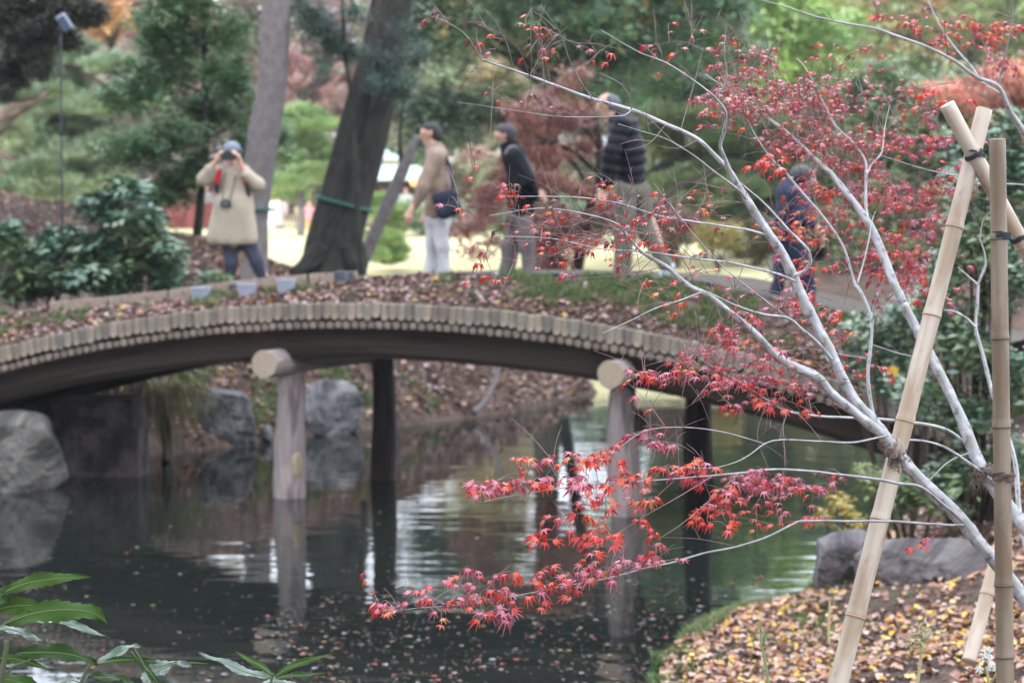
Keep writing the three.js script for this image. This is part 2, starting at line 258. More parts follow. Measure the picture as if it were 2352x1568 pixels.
const bridge = thing('earth_bridge', 'arched earth-covered wooden footbridge on log piers over the dark pond', 'footbridge', B0);
const inBridge = (g) => { g.translate(-B0.x, -B0.y, -B0.z); return g; };
{
  const strip = (t0, t1, nt) => { const ns = 170, pos = [], uv = [], idx = []; for (let i = 0; i <= ns; i++) for (let j = 0; j <= nt; j++) { const s = lerp(S0, S1, i / ns), t = lerp(t0, t1, j / nt), p = bp(s, bermH(s, t), t); pos.push(p.x, p.y, p.z); uv.push(s, t); } for (let i = 0; i < ns; i++) for (let j = 0; j < nt; j++) { const a = i * (nt + 1) + j, b = a + nt + 1; idx.push(a, b, a + 1, b, b + 1, a + 1); } return raw(pos, uv, idx); };
  part('earth_shoulder', inBridge(strip(-0.36, 0.3, 10)), M.soil, bridge);
  part('walkway', inBridge(strip(0.3, 1.95, 8)), M.path, bridge);
  part('earth_shoulder', inBridge(strip(1.95, 2.5, 6)), M.soil, bridge);
  // the squared curved beams
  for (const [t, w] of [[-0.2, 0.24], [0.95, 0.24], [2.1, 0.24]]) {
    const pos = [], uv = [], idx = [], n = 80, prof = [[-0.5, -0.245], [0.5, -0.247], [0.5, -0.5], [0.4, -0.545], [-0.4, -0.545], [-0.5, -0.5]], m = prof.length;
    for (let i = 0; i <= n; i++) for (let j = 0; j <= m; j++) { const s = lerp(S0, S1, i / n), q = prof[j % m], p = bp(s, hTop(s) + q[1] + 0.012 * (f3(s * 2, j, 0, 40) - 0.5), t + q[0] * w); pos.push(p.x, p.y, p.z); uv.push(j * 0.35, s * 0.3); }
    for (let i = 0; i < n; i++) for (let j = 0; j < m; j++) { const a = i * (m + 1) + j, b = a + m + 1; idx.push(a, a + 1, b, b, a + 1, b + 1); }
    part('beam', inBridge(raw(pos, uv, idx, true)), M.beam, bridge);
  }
  // the round deck logs laid crosswise, and the row of upright half logs that holds the earth
  const logG = [0, 1, 2].map((k) => { const g = new THREE.CylinderGeometry(0.036, 0.036, 2.8, 12, 1); g.rotateX(Math.PI / 2); return g; });
  const pkG = [0, 1, 2].map((k) => {
    const w = 0.0385, h = 0.145, sh = new THREE.Shape(); sh.moveTo(-w, 0.0); sh.lineTo(w, 0.0); sh.lineTo(w, -h + 0.034); sh.absarc(0, -h + 0.034, w, 0, -Math.PI, true);
    const g = new THREE.ExtrudeGeometry(sh, { depth: 0.05, bevelEnabled: true, bevelThickness: 0.012, bevelSize: 0.006, bevelSegments: 2, curveSegments: 8 }); const p = g.attributes.position, uv = g.attributes.uv; for (let i = 0; i < p.count; i++) { p.setZ(i, p.getZ(i) - 0.02 + (p.getZ(i) > 0.04 ? 0.012 * (1 - (p.getX(i) / w) ** 2) : 0)); uv.setXY(i, p.getX(i) * 2 + k * 0.3, p.getY(i) * 2); } g.computeVertexNormals(); return g;
  });
  const yaw = Math.atan2(BU.z, BU.x) * -1;
  let i = 0;
  for (let s = S0; s < S1; s += 0.0885, i++) {
    const slope = Math.atan2(hTop(s + 0.05) - hTop(s - 0.05), 0.1);
    const pk = part('picket', pkG[i % 3], M.pickets[Math.floor(rnd() * 5)], bridge);
    pk.position.copy(bp(s + rr(-0.003, 0.003), hTop(s) + rr(-0.012, 0.01), -0.41 + rr(-0.012, 0.01)).sub(B0)); pk.rotation.set(0, yaw, slope * 0.35 + gauss() * 0.012, 'YXZ'); pk.scale.set(rr(0.96, 1.09), rr(0.95, 1.05), 1);
    const lg = part('deck_log', logG[i % 3], M.decklog[Math.floor(rnd() * 3)], bridge);
    lg.position.copy(bp(s + 0.03, hTop(s) - 0.207 + rr(-0.004, 0.004), 0.96 + rr(-0.01, 0.01)).sub(B0)); lg.rotation.set(0, yaw, 0); lg.scale.setScalar(1); lg.scale.x = lg.scale.y = rr(0.95, 1.08);
  }
  // log piers: a cross log on posts
  const crossLog = (s, y, r, t0) => {
    const o = part('cross_log', inBridge(tube([bp(s, y, t0), bp(s + 0.01, y + 0.01, 0.9), bp(s, y, 2.55)], [r, r * 0.98, r * 0.95], 28, 24, (u, a) => 1 + 0.03 * Math.sin(a * 3 + u * 9) + 0.02 * Math.sin(a * 7), false)), M.post, bridge);
    const e = new THREE.CylinderGeometry(r * 0.985, r * 1.0, 0.02, 40); const p = e.attributes.position; for (let k = 0; k < p.count; k++) { const a = Math.atan2(p.getZ(k), p.getX(k)); const f = 1 + 0.03 * Math.sin(a * 3 + 1) + 0.02 * Math.sin(a * 7); p.setX(k, p.getX(k) * f); p.setZ(k, p.getZ(k) * f); } e.computeVertexNormals();
    e.applyQuaternion(alongY(BW.clone().negate())); const c = bp(s, y, t0 - 0.008); e.translate(c.x, c.y, c.z);
    part('cut_end', inBridge(e), M.endgrain, o);
  };
  crossLog(0.05, 1.372, 0.137, -0.6); crossLog(3.62, 1.372, 0.13, -0.6);
  const post = (p0, bend, r0, r1, mat, sd) => {
    const top = V3(p0.x + bend[0], 1.3, p0.z + bend[1]);
    return part('post', inBridge(tube([V3(p0.x, -0.7, p0.z), V3(p0.x, 0.1, p0.z), V3(lerp(p0.x, top.x, 0.3) + bend[2], 0.5, p0.z), V3(lerp(p0.x, top.x, 0.75) + bend[2] * 0.6, 0.95, top.z), top], [r0, r0 * 1.02, r0 * 0.98, lerp(r0, r1, 0.6), r1], 32, 40, (u, a) => 1 + 0.22 * (f3(Math.cos(a) * 1.6 + 5, Math.sin(a) * 1.6 + 5, u * 4, sd) - 0.5) + 0.07 * (f3(Math.cos(a) * 7 + 9, Math.sin(a) * 7 + 9, u * 5, sd + 4) - 0.5) + 0.012 * Math.sin(a * 9 + 3 * u))), mat, bridge);
  };
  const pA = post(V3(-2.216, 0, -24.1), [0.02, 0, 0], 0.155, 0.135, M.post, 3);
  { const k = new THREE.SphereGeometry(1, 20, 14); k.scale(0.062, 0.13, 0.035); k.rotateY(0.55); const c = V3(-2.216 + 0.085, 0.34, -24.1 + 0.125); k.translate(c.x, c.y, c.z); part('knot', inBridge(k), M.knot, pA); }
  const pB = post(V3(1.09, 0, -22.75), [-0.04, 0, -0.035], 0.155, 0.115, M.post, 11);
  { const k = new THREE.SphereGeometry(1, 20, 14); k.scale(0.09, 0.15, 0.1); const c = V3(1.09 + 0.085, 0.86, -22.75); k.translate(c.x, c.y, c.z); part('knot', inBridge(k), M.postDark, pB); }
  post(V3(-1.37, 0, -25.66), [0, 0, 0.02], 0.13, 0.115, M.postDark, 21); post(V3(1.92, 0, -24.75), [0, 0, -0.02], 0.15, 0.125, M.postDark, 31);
}
// low plank edging and dark edging pipe along the walkway; grey tubs set against it
{
  const seg = (s0, s1, dy, t) => { const a = bp(s0, hEdgeS(s0) + dy, t), b = bp(s1, hEdgeS(s1) + dy, t); const g = box(a.distanceTo(b), 0.14, 0.05, 0, 0, 0, 0.008); g.applyQuaternion(new THREE.Quaternion().setFromUnitVectors(V3(1, 0, 0), b.clone().sub(a).normalize())); const c = a.add(b).multiplyScalar(0.5); g.translate(c.x, c.y, c.z); return g; };
  const e = thing('path_edging', 'weathered brown plank edging along the near side of the bridge walkway', 'edging', B0);
  for (const [a, b] of [[-2.9, -2.2], [-2.18, -1.5], [-1.46, -0.75], [-0.72, 0.1], [0.14, 0.66]]) part('plank', inBridge(seg(a, b, -0.005, 0.2)), M.decklog[1], e);
  const pts = []; for (let s = 0.6; s < 6.2; s += 0.4) pts.push(bp(s, hEdgeS(s) - 0.004 + 0.01 * Math.sin(s * 5), 0.3));
  single('edging_pipe', tube(pts, [0.024, 0.022], 8, 50), M.black, 'long thin black edging pipe lying along the walkway beside the green grass', 'pipe');
  const tub = (s, t, r, label, m) => { t = -0.02;
    const o = thing('tub', label, 'tub', bp(s, bermH(s, t) - 0.03, t), 'grey tubs along the bridge walkway');
    part('body', new THREE.LatheGeometry([[0.001, 0], [r * 0.8, 0], [r * 0.83, 0.008], [r, 0.13], [r * 1.03, 0.132], [r * 1.03, 0.146], [r * 0.97, 0.146], [r * 0.94, 0.135], [r * 0.78, 0.03], [0.001, 0.03]].map(([x, y]) => new THREE.Vector2(x, y)), 32), m, o);
    const d = new THREE.CylinderGeometry(r * 0.9, r * 0.88, 0.02, 24); d.translate(0, 0.122, 0); part('soil', d, M.soil, o); return o;
  };
  const at2 = (x, y, t) => { const p = onPlane(x, y, B0.clone().addScaledVector(BW, t), BW); return p.sub(B0).dot(BU); };
  tub(at2(481, 660, 0.16), 0.16, 0.105, 'grey tub with a small green plant growing behind its rim', M.grey);
  tub(at2(586, 655, 0.16), 0.16, 0.1, 'grey tub at the feet of the person taking a photo', M.grey);
  tub(at2(680, 642, 0.2), 0.2, 0.1, 'grey tub to the right of the photographer, in front of the soil slope', M.grey);
  const k = box(0.19, 0.24, 0.12, 0, 0, 0, 0.012); k.applyQuaternion(new THREE.Quaternion().setFromAxisAngle(V3(0, 1, 0), -0.39)); const c = bp(at2(792, 655, 0.18), 0, 0.18); k.translate(c.x, hEdgeS(at2(792, 655, 0.18)) - 0.05, c.z);
  single('kerb_block', k, std({ color: C(0.13, 0.14, 0.16), map: T.rock, roughness: 0.9 }), 'dark grey kerb block at the foot of the dark leaning trunk', 'block');
  const k2 = box(0.12, 0.18, 0.12, 0, 0, 0, 0.012), s2 = at2(540, 660, 0.2), c2 = bp(s2, 0, 0.2); k2.translate(c2.x, hEdgeS(s2) - 0.05, c2.z);
  single('kerb_block', k2, std({ color: C(0.15, 0.155, 0.17), map: T.rock, roughness: 0.9 }), 'dark grey kerb block between two grey tubs', 'block');
}

// ------------------------------------------------------------------ stones at the water
const put = (g, p, q) => { if (q) g.rotateY(q); g.translate(p.x, p.y, p.z); return g; };
{ const b = rock(0.6, 0.52, 0.5, 4, 0.2, 8); single('boulder', put(b, at(28, 1058, 24.9), 0.3), M.boulderTan, 'big grey boulder with a flat front under the near bridge end', 'boulder'); }
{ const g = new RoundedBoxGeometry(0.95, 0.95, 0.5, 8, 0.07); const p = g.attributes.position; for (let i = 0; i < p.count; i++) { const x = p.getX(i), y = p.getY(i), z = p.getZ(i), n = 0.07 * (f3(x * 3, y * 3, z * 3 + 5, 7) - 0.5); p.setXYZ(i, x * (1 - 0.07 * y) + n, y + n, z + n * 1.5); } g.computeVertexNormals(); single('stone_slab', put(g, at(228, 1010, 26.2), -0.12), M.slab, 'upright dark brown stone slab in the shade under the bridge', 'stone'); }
{ const g = new RoundedBoxGeometry(0.74, 0.78, 0.55, 14, 0.12), p = g.attributes.position; for (let i = 0; i < p.count; i++) { const x = p.getX(i), y = p.getY(i), z = p.getZ(i), n = 0.2 * (f3(x * 3, y * 3 + 4, z * 3 + 5, 27) - 0.5) + 0.06 * (f3(x * 11, y * 11, z * 11, 29) - 0.5); p.setXYZ(i, x * (1 - 0.22 * y) + n, y + n * 0.6 - 0.08 * x, z + n * 1.5); } g.computeVertexNormals(); single('boulder', put(g, at(516, 968, 29.3), 0.15), M.rockGrey, 'squarish grey rock at the water beside the hanging grass', 'boulder'); }
single('boulder', put(rock(0.42, 0.46, 0.36, 57, 0.4, 5), at(755, 950, 30.7), 0.4), M.rockGrey, 'rounded pale grey boulder behind the near left bridge post', 'boulder');
single('boulder', put(rock(0.1, 0.13, 0.1, 26, 0.3, 6), at(612, 1000, 29.6), 0), M.rockDark, 'small dark stone at the waterline right of the squarish rock', 'boulder');
single('boulder', put(rock(0.27, 0.34, 0.35, 32, 0.28, 9), at(1938, 1300, 17.7), 0.4), M.rockDark, 'dark purple-grey rock with a pale streak at the edge of the leafy bank', 'boulder');
single('boulder', put(rock(0.58, 0.25, 0.4, 38, 0.22, 8), at(2145, 1296, 17.3), -0.25), M.rockTan, 'broad low brown-grey rock beside the leaning bamboo pole', 'boulder');
single('boulder', put(rock(0.2, 0.2, 0.16, 44, 0.25, 8), at(2250, 1120, 19.4), 0.2), M.rockGrey, 'pale grey stone half hidden in the dark shrub', 'boulder');

// ------------------------------------------------------------------ ground litter
const LITTER = [[0.44, 0.28, 0.2], [0.5, 0.35, 0.27], [0.34, 0.21, 0.155], [0.52, 0.4, 0.32], [0.24, 0.145, 0.11], [0.46, 0.29, 0.15], [0.4, 0.2, 0.12]];
const YELLOW = [[0.74, 0.47, 0.1], [0.68, 0.4, 0.07], [0.74, 0.54, 0.2]];
function ovalLeaf(w = 0.42, curl = 0.22) { // unit long, lying flat, curled up at the rim
  const pos = [0, 0, -0.5], idx = [], rows = [[-0.25, 0.75], [0.05, 1], [0.32, 0.62]];
  for (const [z, k] of rows) pos.push(-w * k, curl * k, z, 0, curl * 0.15 * Math.abs(z), z, w * k, curl * k * 0.7, z);
  pos.push(0, curl * 0.4, 0.55);
  idx.push(0, 2, 1, 0, 3, 2); for (let r = 0; r < 2; r++) { const a = 1 + r * 3; idx.push(a, a + 1, a + 3, a + 1, a + 4, a + 3, a + 1, a + 2, a + 4, a + 2, a + 5, a + 4); } idx.push(7, 8, 10, 8, 9, 10);
  return raw(pos, [], idx);
}
const LITTERG = ovalLeaf(0.4, 0.34);
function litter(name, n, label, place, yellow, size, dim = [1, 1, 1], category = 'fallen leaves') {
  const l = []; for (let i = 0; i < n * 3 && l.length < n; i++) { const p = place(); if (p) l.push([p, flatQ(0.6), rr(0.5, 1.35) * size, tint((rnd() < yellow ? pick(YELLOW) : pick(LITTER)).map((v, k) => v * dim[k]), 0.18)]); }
  return tag(scatter(name, LITTERG, M.leafDry, l, scene), label, category);
}
litter('fallen_leaves', 14000, 'tan, pink-brown and yellow fallen leaves strewn over the sloping bank below the bamboo', () => { const d = Math.sqrt(rr(9.5 ** 2, 21 ** 2)), x = rr(0.3, 5), s = pondDist(x, d); return s > 0.05 && rnd() < (x > 1.9 ? lerp(1, 0.16, sstep(0.38, 0.58, f3(x * 1.1, d * 0.9, 7, 301)) * sstep(1.7, 2.4, x)) : 1) ? onGround(x, d, 0.014) : null; }, 0.135, 0.051, [0.95, 0.92, 0.96]);
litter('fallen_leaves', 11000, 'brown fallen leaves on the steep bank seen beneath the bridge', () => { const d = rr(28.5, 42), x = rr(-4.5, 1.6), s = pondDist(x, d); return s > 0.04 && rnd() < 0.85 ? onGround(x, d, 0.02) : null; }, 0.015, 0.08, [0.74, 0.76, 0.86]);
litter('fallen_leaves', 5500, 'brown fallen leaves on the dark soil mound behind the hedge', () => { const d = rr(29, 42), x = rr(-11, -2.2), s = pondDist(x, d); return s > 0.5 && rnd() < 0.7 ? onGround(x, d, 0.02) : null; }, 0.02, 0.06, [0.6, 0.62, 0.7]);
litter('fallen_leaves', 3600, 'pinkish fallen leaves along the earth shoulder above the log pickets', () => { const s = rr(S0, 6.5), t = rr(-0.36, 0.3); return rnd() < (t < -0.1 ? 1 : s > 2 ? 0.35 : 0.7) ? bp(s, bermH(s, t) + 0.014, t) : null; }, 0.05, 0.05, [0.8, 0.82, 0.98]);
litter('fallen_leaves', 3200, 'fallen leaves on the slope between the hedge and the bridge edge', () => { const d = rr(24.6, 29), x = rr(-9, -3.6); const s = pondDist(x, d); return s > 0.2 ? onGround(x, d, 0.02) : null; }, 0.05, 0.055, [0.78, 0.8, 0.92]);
{ // leaves and specks afloat on the pond
  const FL = [[0.2, 0.12, 0.095], [0.26, 0.075, 0.06], [0.24, 0.18, 0.14], [0.13, 0.085, 0.07], [0.26, 0.18, 0.08], [0.15, 0.14, 0.14], [0.22, 0.21, 0.22], [0.1, 0.08, 0.07]], l = [];
  for (let i = 0; i < 60000 && l.length < 3000; i++) { const d = rr(13.6, 27), x = rr(-5.5, 2.6); if (pondDist(x, d) > -0.05) continue; const dens = (0.1 + 0.9 * sstep(21, 14.5, d)) * (0.12 + 0.88 * sstep(0.44, 0.6, f3(x * 1.3, d * 0.7, 4, 91))); if (rnd() > dens) continue; const q = rnd() < 0.82; l.push([V3(x, 0.004, -d), flatQ(0.04), q ? V3(rr(0.012, 0.03), 0.008, rr(0.012, 0.026)) : V3(rr(0.035, 0.06), 0.02, rr(0.03, 0.055)), tint(pick(FL), 0.25)]); }
  tag(scatter('floating_leaves', LITTERG, M.leafDry, l, scene), 'small fallen leaves and specks floating on the dark pond', 'floating leaves');
}
// ------------------------------------------------------------------ grass
const BLADE = raw([-0.06, 0, 0, 0.06, 0, 0, -0.035, 0.5, 0.12, 0.035, 0.5, 0.12, 0, 0.9, 0.42], [], [0, 1, 2, 1, 3, 2, 2, 3, 4]);
const TUFT = (() => { const gs = []; for (let i = 0; i < 9; i++) { const g = BLADE.clone(); g.scale(rr(0.7, 1.2), rr(0.6, 1.1), rr(0.6, 1.6)); g.rotateY(rr(0, 6.28)); g.translate(rr(-0.15, 0.15), 0, rr(-0.15, 0.15)); gs.push(g); } return join(gs); })();
{
  const GR = [[0.1, 0.17, 0.06], [0.13, 0.2, 0.07], [0.17, 0.2, 0.08], [0.08, 0.14, 0.06], [0.24, 0.22, 0.11]], grow = (n, f, size) => { const l = []; for (let i = 0; i < n * 20 && l.length < n; i++) { const p = f(); if (p) l.push([p, new THREE.Quaternion().setFromEuler(new THREE.Euler(gauss() * 0.2, rr(0, 6.28), gauss() * 0.2)), rr(0.6, 1.3) * size, tint(pick(GR), 0.2)]); } return l; };
  tag(scatter('grass', TUFT, M.leafDry, grow(2600, () => { const s = rr(2.0, 6.3), t = rr(-0.26, 0.29); return rnd() < sstep(0.38, 0.56, f3(s * 2.2, t * 3, 6, 71)) * sstep(1.9, 2.7, s) ? bp(s, bermH(s, t) - 0.005, t) : null; }, 0.075), scene), 'low green grass and ground cover on the bridge shoulder below the walkers', 'grass');
  tag(scatter('grass', TUFT, M.leafDry, grow(700, () => { const s = rr(-5, 2), t = rr(-0.25, 0.26); return rnd() < sstep(0.56, 0.66, f3(s * 2.5, t * 4, 16, 72)) ? bp(s, bermH(s, t) - 0.005, t) : null; }, 0.075), scene), 'sparse green weeds among the fallen leaves near the grey tubs', 'weeds');
  tag(scatter('grass', TUFT, M.leafDry, grow(900, () => { const d = rr(25, 28.5), x = rr(-8, -4.3); return pondDist(x, d) > 0.3 && rnd() < sstep(0.52, 0.66, f3(x * 1.5, d * 2, 16, 73)) ? onGround(x, d) : null; }, 0.09), scene), 'weeds on the leafy slope below the dark hedge', 'weeds');
  tag(scatter('grass', TUFT, M.leafDry, grow(900, () => { const d = rr(14, 18), x = rr(0.6, 2.6), s = pondDist(x, d); return s > -0.03 && s < 0.22 && rnd() < sstep(0.35, 0.6, f3(x * 3, d * 3, 18, 75)) ? V3(x, Math.max(0.01, ground(x, d) - 0.01), -d) : null; }, 0.075), scene), 'green moss and weeds along the water edge of the leafy bank', 'weeds');
  tag(scatter('grass', TUFT, M.leafDry, grow(700, () => { const d = rr(28.8, 32.5), x = rr(-4.5, -0.5), s = pondDist(x, d); return s > 0.1 && s < 1.4 && rnd() < sstep(0.56, 0.66, f3(x * 2, d * 2, 12, 76)) ? onGround(x, d) : null; }, 0.11), scene), 'green weeds growing on the bank behind the grey boulders', 'weeds');
  tag(scatter('grass', TUFT, M.leafDry, grow(420, () => { const d = rr(11, 17.5), x = rr(1.0, 3.4); return pondDist(x, d) > 0.15 && rnd() < sstep(0.55, 0.68, f3(x * 2, d * 1.5, 23, 83)) ? onGround(x, d) : null; }, 0.06), scene), 'small green weeds poking through the leaf litter of the bank', 'weeds');
  { const tw = []; for (let i = 0; i < 160; i++) { const d = rr(10.5, 17.5), x = rr(0.9, 3.6); if (pondDist(x, d) < 0.1) continue; const p = onGround(x, d, 0.02), a = rr(0, 6.28), l = rr(0.05, 0.2), q = p.clone().add(V3(Math.cos(a) * l, rr(-0.005, 0.02), Math.sin(a) * l)); tw.push(tube([p, p.clone().lerp(q, 0.5).add(V3(gauss() * 0.01, 0.008, gauss() * 0.01)), q], [0.003, 0.0025, 0.0012], 4, 4)); } const o = tag(part('fallen_twigs', join(tw), M.barkBrown, scene), 'thin dry twigs lying among the leaves of the bank', 'fallen twigs'); o.userData.kind = 'stuff'; }
  tag(scatter('grass', TUFT, M.leafDry, grow(2600, () => { const d = rr(22, 36), x = rr(3.4, 11); return pondDist(x, d) > 0.2 && rnd() < 0.35 + 0.65 * sstep(0.4, 0.6, f3(x * 1.2, d * 1.2, 5, 87)) ? onGround(x, d) : null; }, 0.12), scene), 'rough grass and ground cover beyond the far right end of the bridge', 'grass');
  // straw-coloured grass and roots that hang down at the end of the stone slab
  const gs = []; for (let i = 0; i < 170; i++) { const x0 = rr(335, 465), y0 = 868 + Math.abs(x0 - 400) * 0.1 + rr(-6, 30), d = rr(27.2, 27.9), L = rr(20, 200) * rr(0.5, 1) * (1 - Math.abs(x0 - 385) / 160), lean = (x0 - 350) * rr(0.1, 0.55) + rr(-8, 14); gs.push(tube([at(x0, y0, d), at(x0 + lean * 0.4, y0 + L * 0.3, d - 0.12), at(x0 + lean, y0 + L, d - 0.1)], [0.006, 0.008, 0.002], 4, 5)); }
  single('hanging_grass', join(gs), std({ color: C(0.26, 0.24, 0.12), roughness: 0.9, side: THREE.DoubleSide }), 'clump of straw-coloured grass hanging to the water beside the stone slab', 'grass clump');
  single('root', tube([at(372, 930, 27.6), at(385, 990, 27.5), at(380, 1060, 27.4)], [0.06, 0.075, 0.05], 12, 20, (u, a) => 1 + 0.2 * Math.sin(a * 3 + u * 8)), M.barkBrown, 'brown root reaching the water beneath the hanging grass', 'root');
}

// ------------------------------------------------------------------ trees and shrubs
const LEAFQ = (l, w) => { const g = raw([0, 0, 0, w, l * 0.1, l * 0.45, 0, 0, l, -w, l * 0.1, l * 0.45], [], [0, 1, 2, 0, 2, 3]); return g; };
function spray(n, R, l, w, flat = 0.7) { const gs = []; for (let i = 0; i < n; i++) { const g = LEAFQ(l * rr(0.7, 1.2), w * rr(0.8, 1.2)); g.applyQuaternion(flatQ(0.55)); g.translate(gauss() * R, gauss() * R * flat, gauss() * R); gs.push(g); } return join(gs); }
const SPRAY = { broad: spray(14, 0.13, 0.11, 0.028), fine: spray(22, 0.14, 0.06, 0.016), big: spray(9, 0.14, 0.16, 0.034, 0.6), far: spray(16, 0.26, 0.2, 0.06), maple: spray(20, 0.17, 0.07, 0.026, 0.28), camellia: spray(8, 0.1, 0.085, 0.022, 0.9) };
SPRAY.pine = (() => { const gs = []; for (let t = 0; t < 5; t++) { const ox = gauss() * 0.13, oz = gauss() * 0.13, oy = gauss() * 0.03; for (let i = 0; i < 12; i++) { const g = LEAFQ(0.14, 0.006); g.rotateX(-rr(0.2, 1.2)); g.rotateY(rr(0, 6.28)); g.translate(ox, oy, oz); gs.push(g); } } return join(gs); })();
// a crown: sprays of leaves gathered in clumps; each clump is [x, y, z, rx, ry, rz, sprays]
function crown(parent, clumps, sprayG, mat, cols, size, name = 'crown', upright = false) {
  const l = [], far = parent.position.z < -43 ? 1.02 : 1;
  for (const [x, y, z, rx, ry, rz, n] of clumps) {
    const base = pick(cols), shade = rr(0.8, 1.15) * far;
    for (let i = 0; i < n; i++) {
      const v = V3(gauss(), gauss(), gauss()); const k = v.length(); if (k > 1.25) v.multiplyScalar(1.25 / k);
      const c = rnd() < 0.6 ? base : pick(cols);
      l.push([V3(x + v.x * rx, y + v.y * ry, z + v.z * rz), upright ? new THREE.Quaternion().setFromEuler(new THREE.Euler(gauss() * 0.25, rr(0, 6.28), gauss() * 0.25)) : flatQ(0.5), rr(0.7, 1.25) * size, tint([c[0] * shade, c[1] * shade, c[2] * shade], 0.14)]);
    }
  }
  return scatter(name, sprayG, mat, l, parent, 'stuff');
}
// clumps through the volume of an ellipsoid, thicker towards its outside
function blobClumps(c, R, n, cr, per, flat = 0.7) { const o = []; for (let i = 0; i < n; i++) { const v = V3(gauss(), gauss(), gauss()).normalize().multiplyScalar(Math.pow(rnd(), 0.45)); const k = rr(0.7, 1.3) * cr; o.push([c.x + v.x * R[0], c.y + v.y * R[1], c.z + v.z * R[2], k, k * flat, k, Math.round(per * rr(0.7, 1.3))]); } return o; }
const limbTo = (from, to, r0, r1, sag = 0.15) => { const m = from.clone().lerp(to, 0.5); m.y += from.distanceTo(to) * sag; m.x += gauss() * 0.1 * from.distanceTo(to); return tube([from, m, to], [r0, (r0 + r1) * 0.6, r1], 7, 10); };
const GREEN = { dark: [[0.04, 0.08, 0.045], [0.05, 0.1, 0.052], [0.065, 0.115, 0.06], [0.045, 0.075, 0.05]], mid: [[0.12, 0.22, 0.08], [0.15, 0.25, 0.09], [0.1, 0.18, 0.08], [0.19, 0.27, 0.1]], pine: [[0.24, 0.34, 0.19], [0.28, 0.38, 0.22], [0.2, 0.29, 0.18], [0.32, 0.38, 0.24]], bright: [[0.36, 0.52, 0.12], [0.44, 0.58, 0.15], [0.28, 0.46, 0.12]], olive: [[0.06, 0.065, 0.032], [0.075, 0.078, 0.038], [0.05, 0.058, 0.032]], red: [[0.3, 0.1, 0.075], [0.36, 0.13, 0.095], [0.24, 0.085, 0.065], [0.42, 0.18, 0.12]], brown: [[0.42, 0.29, 0.26], [0.48, 0.34, 0.3], [0.36, 0.23, 0.21]], orange: [[0.62, 0.38, 0.15], [0.66, 0.44, 0.2], [0.56, 0.3, 0.13], [0.4, 0.36, 0.16]], peach: [[0.75, 0.55, 0.3], [0.7, 0.56, 0.32], [0.62, 0.44, 0.26]], yellow: [[0.5, 0.4, 0.1], [0.55, 0.42, 0.14]], blue: [[0.1, 0.185, 0.11], [0.13, 0.215, 0.13], [0.08, 0.145, 0.09], [0.18, 0.24, 0.15], [0.15, 0.2, 0.09]] };
// the usual tree: trunk, limbs, crown.  p = [picture x, depth, height of the crown's middle, radii, clumps, sprays per clump]
function tree(name, label, px, d, midH, R, n, per, kind, cols, size, trunkR, group, opt = {}) {
  const g = onGround((px - 1176) / F * d, d * 0.998, -0.1), t = thing(name, label, 'tree', g, group), c = V3(opt.dx ?? 0, midH - g.y, 0);
  const top = c.clone().add(V3(0, R[1] * 0.5, 0)), tp = [V3(0, 0, 0), V3(c.x * 0.25 + gauss() * 0.1, c.y * 0.4, gauss() * 0.1), V3(c.x * 0.7, c.y * 0.8, 0), top];
  const tr = [tube(tp, [trunkR * 1.35, trunkR, trunkR * 0.75, trunkR * 0.25], 12, 24, (u, a) => 1 + 0.07 * Math.sin(a * 3 + u * 5) + 0.04 * Math.sin(a * 7))];
  const cl = blobClumps(c, R, n, opt.cr ?? Math.max(...R) * 0.26, per, opt.flat ?? 0.65);
  for (const k of cl.slice(0, 16)) { const q = V3(k[0], k[1], k[2]); if (q.y > c.y * 0.35) tr.push(limbTo(tp[1].clone().lerp(top, clamp((q.y - tp[1].y) / (top.y - tp[1].y) - 0.2, 0, 0.9)), q, trunkR * 0.35, trunkR * 0.06)); }
  part('trunk', join(tr), opt.bark ?? M.barkDark, t);
  crown(t, cl, SPRAY[kind], opt.mat ?? M.leaf, GREEN[cols] ?? cols, size);
  return t;
}

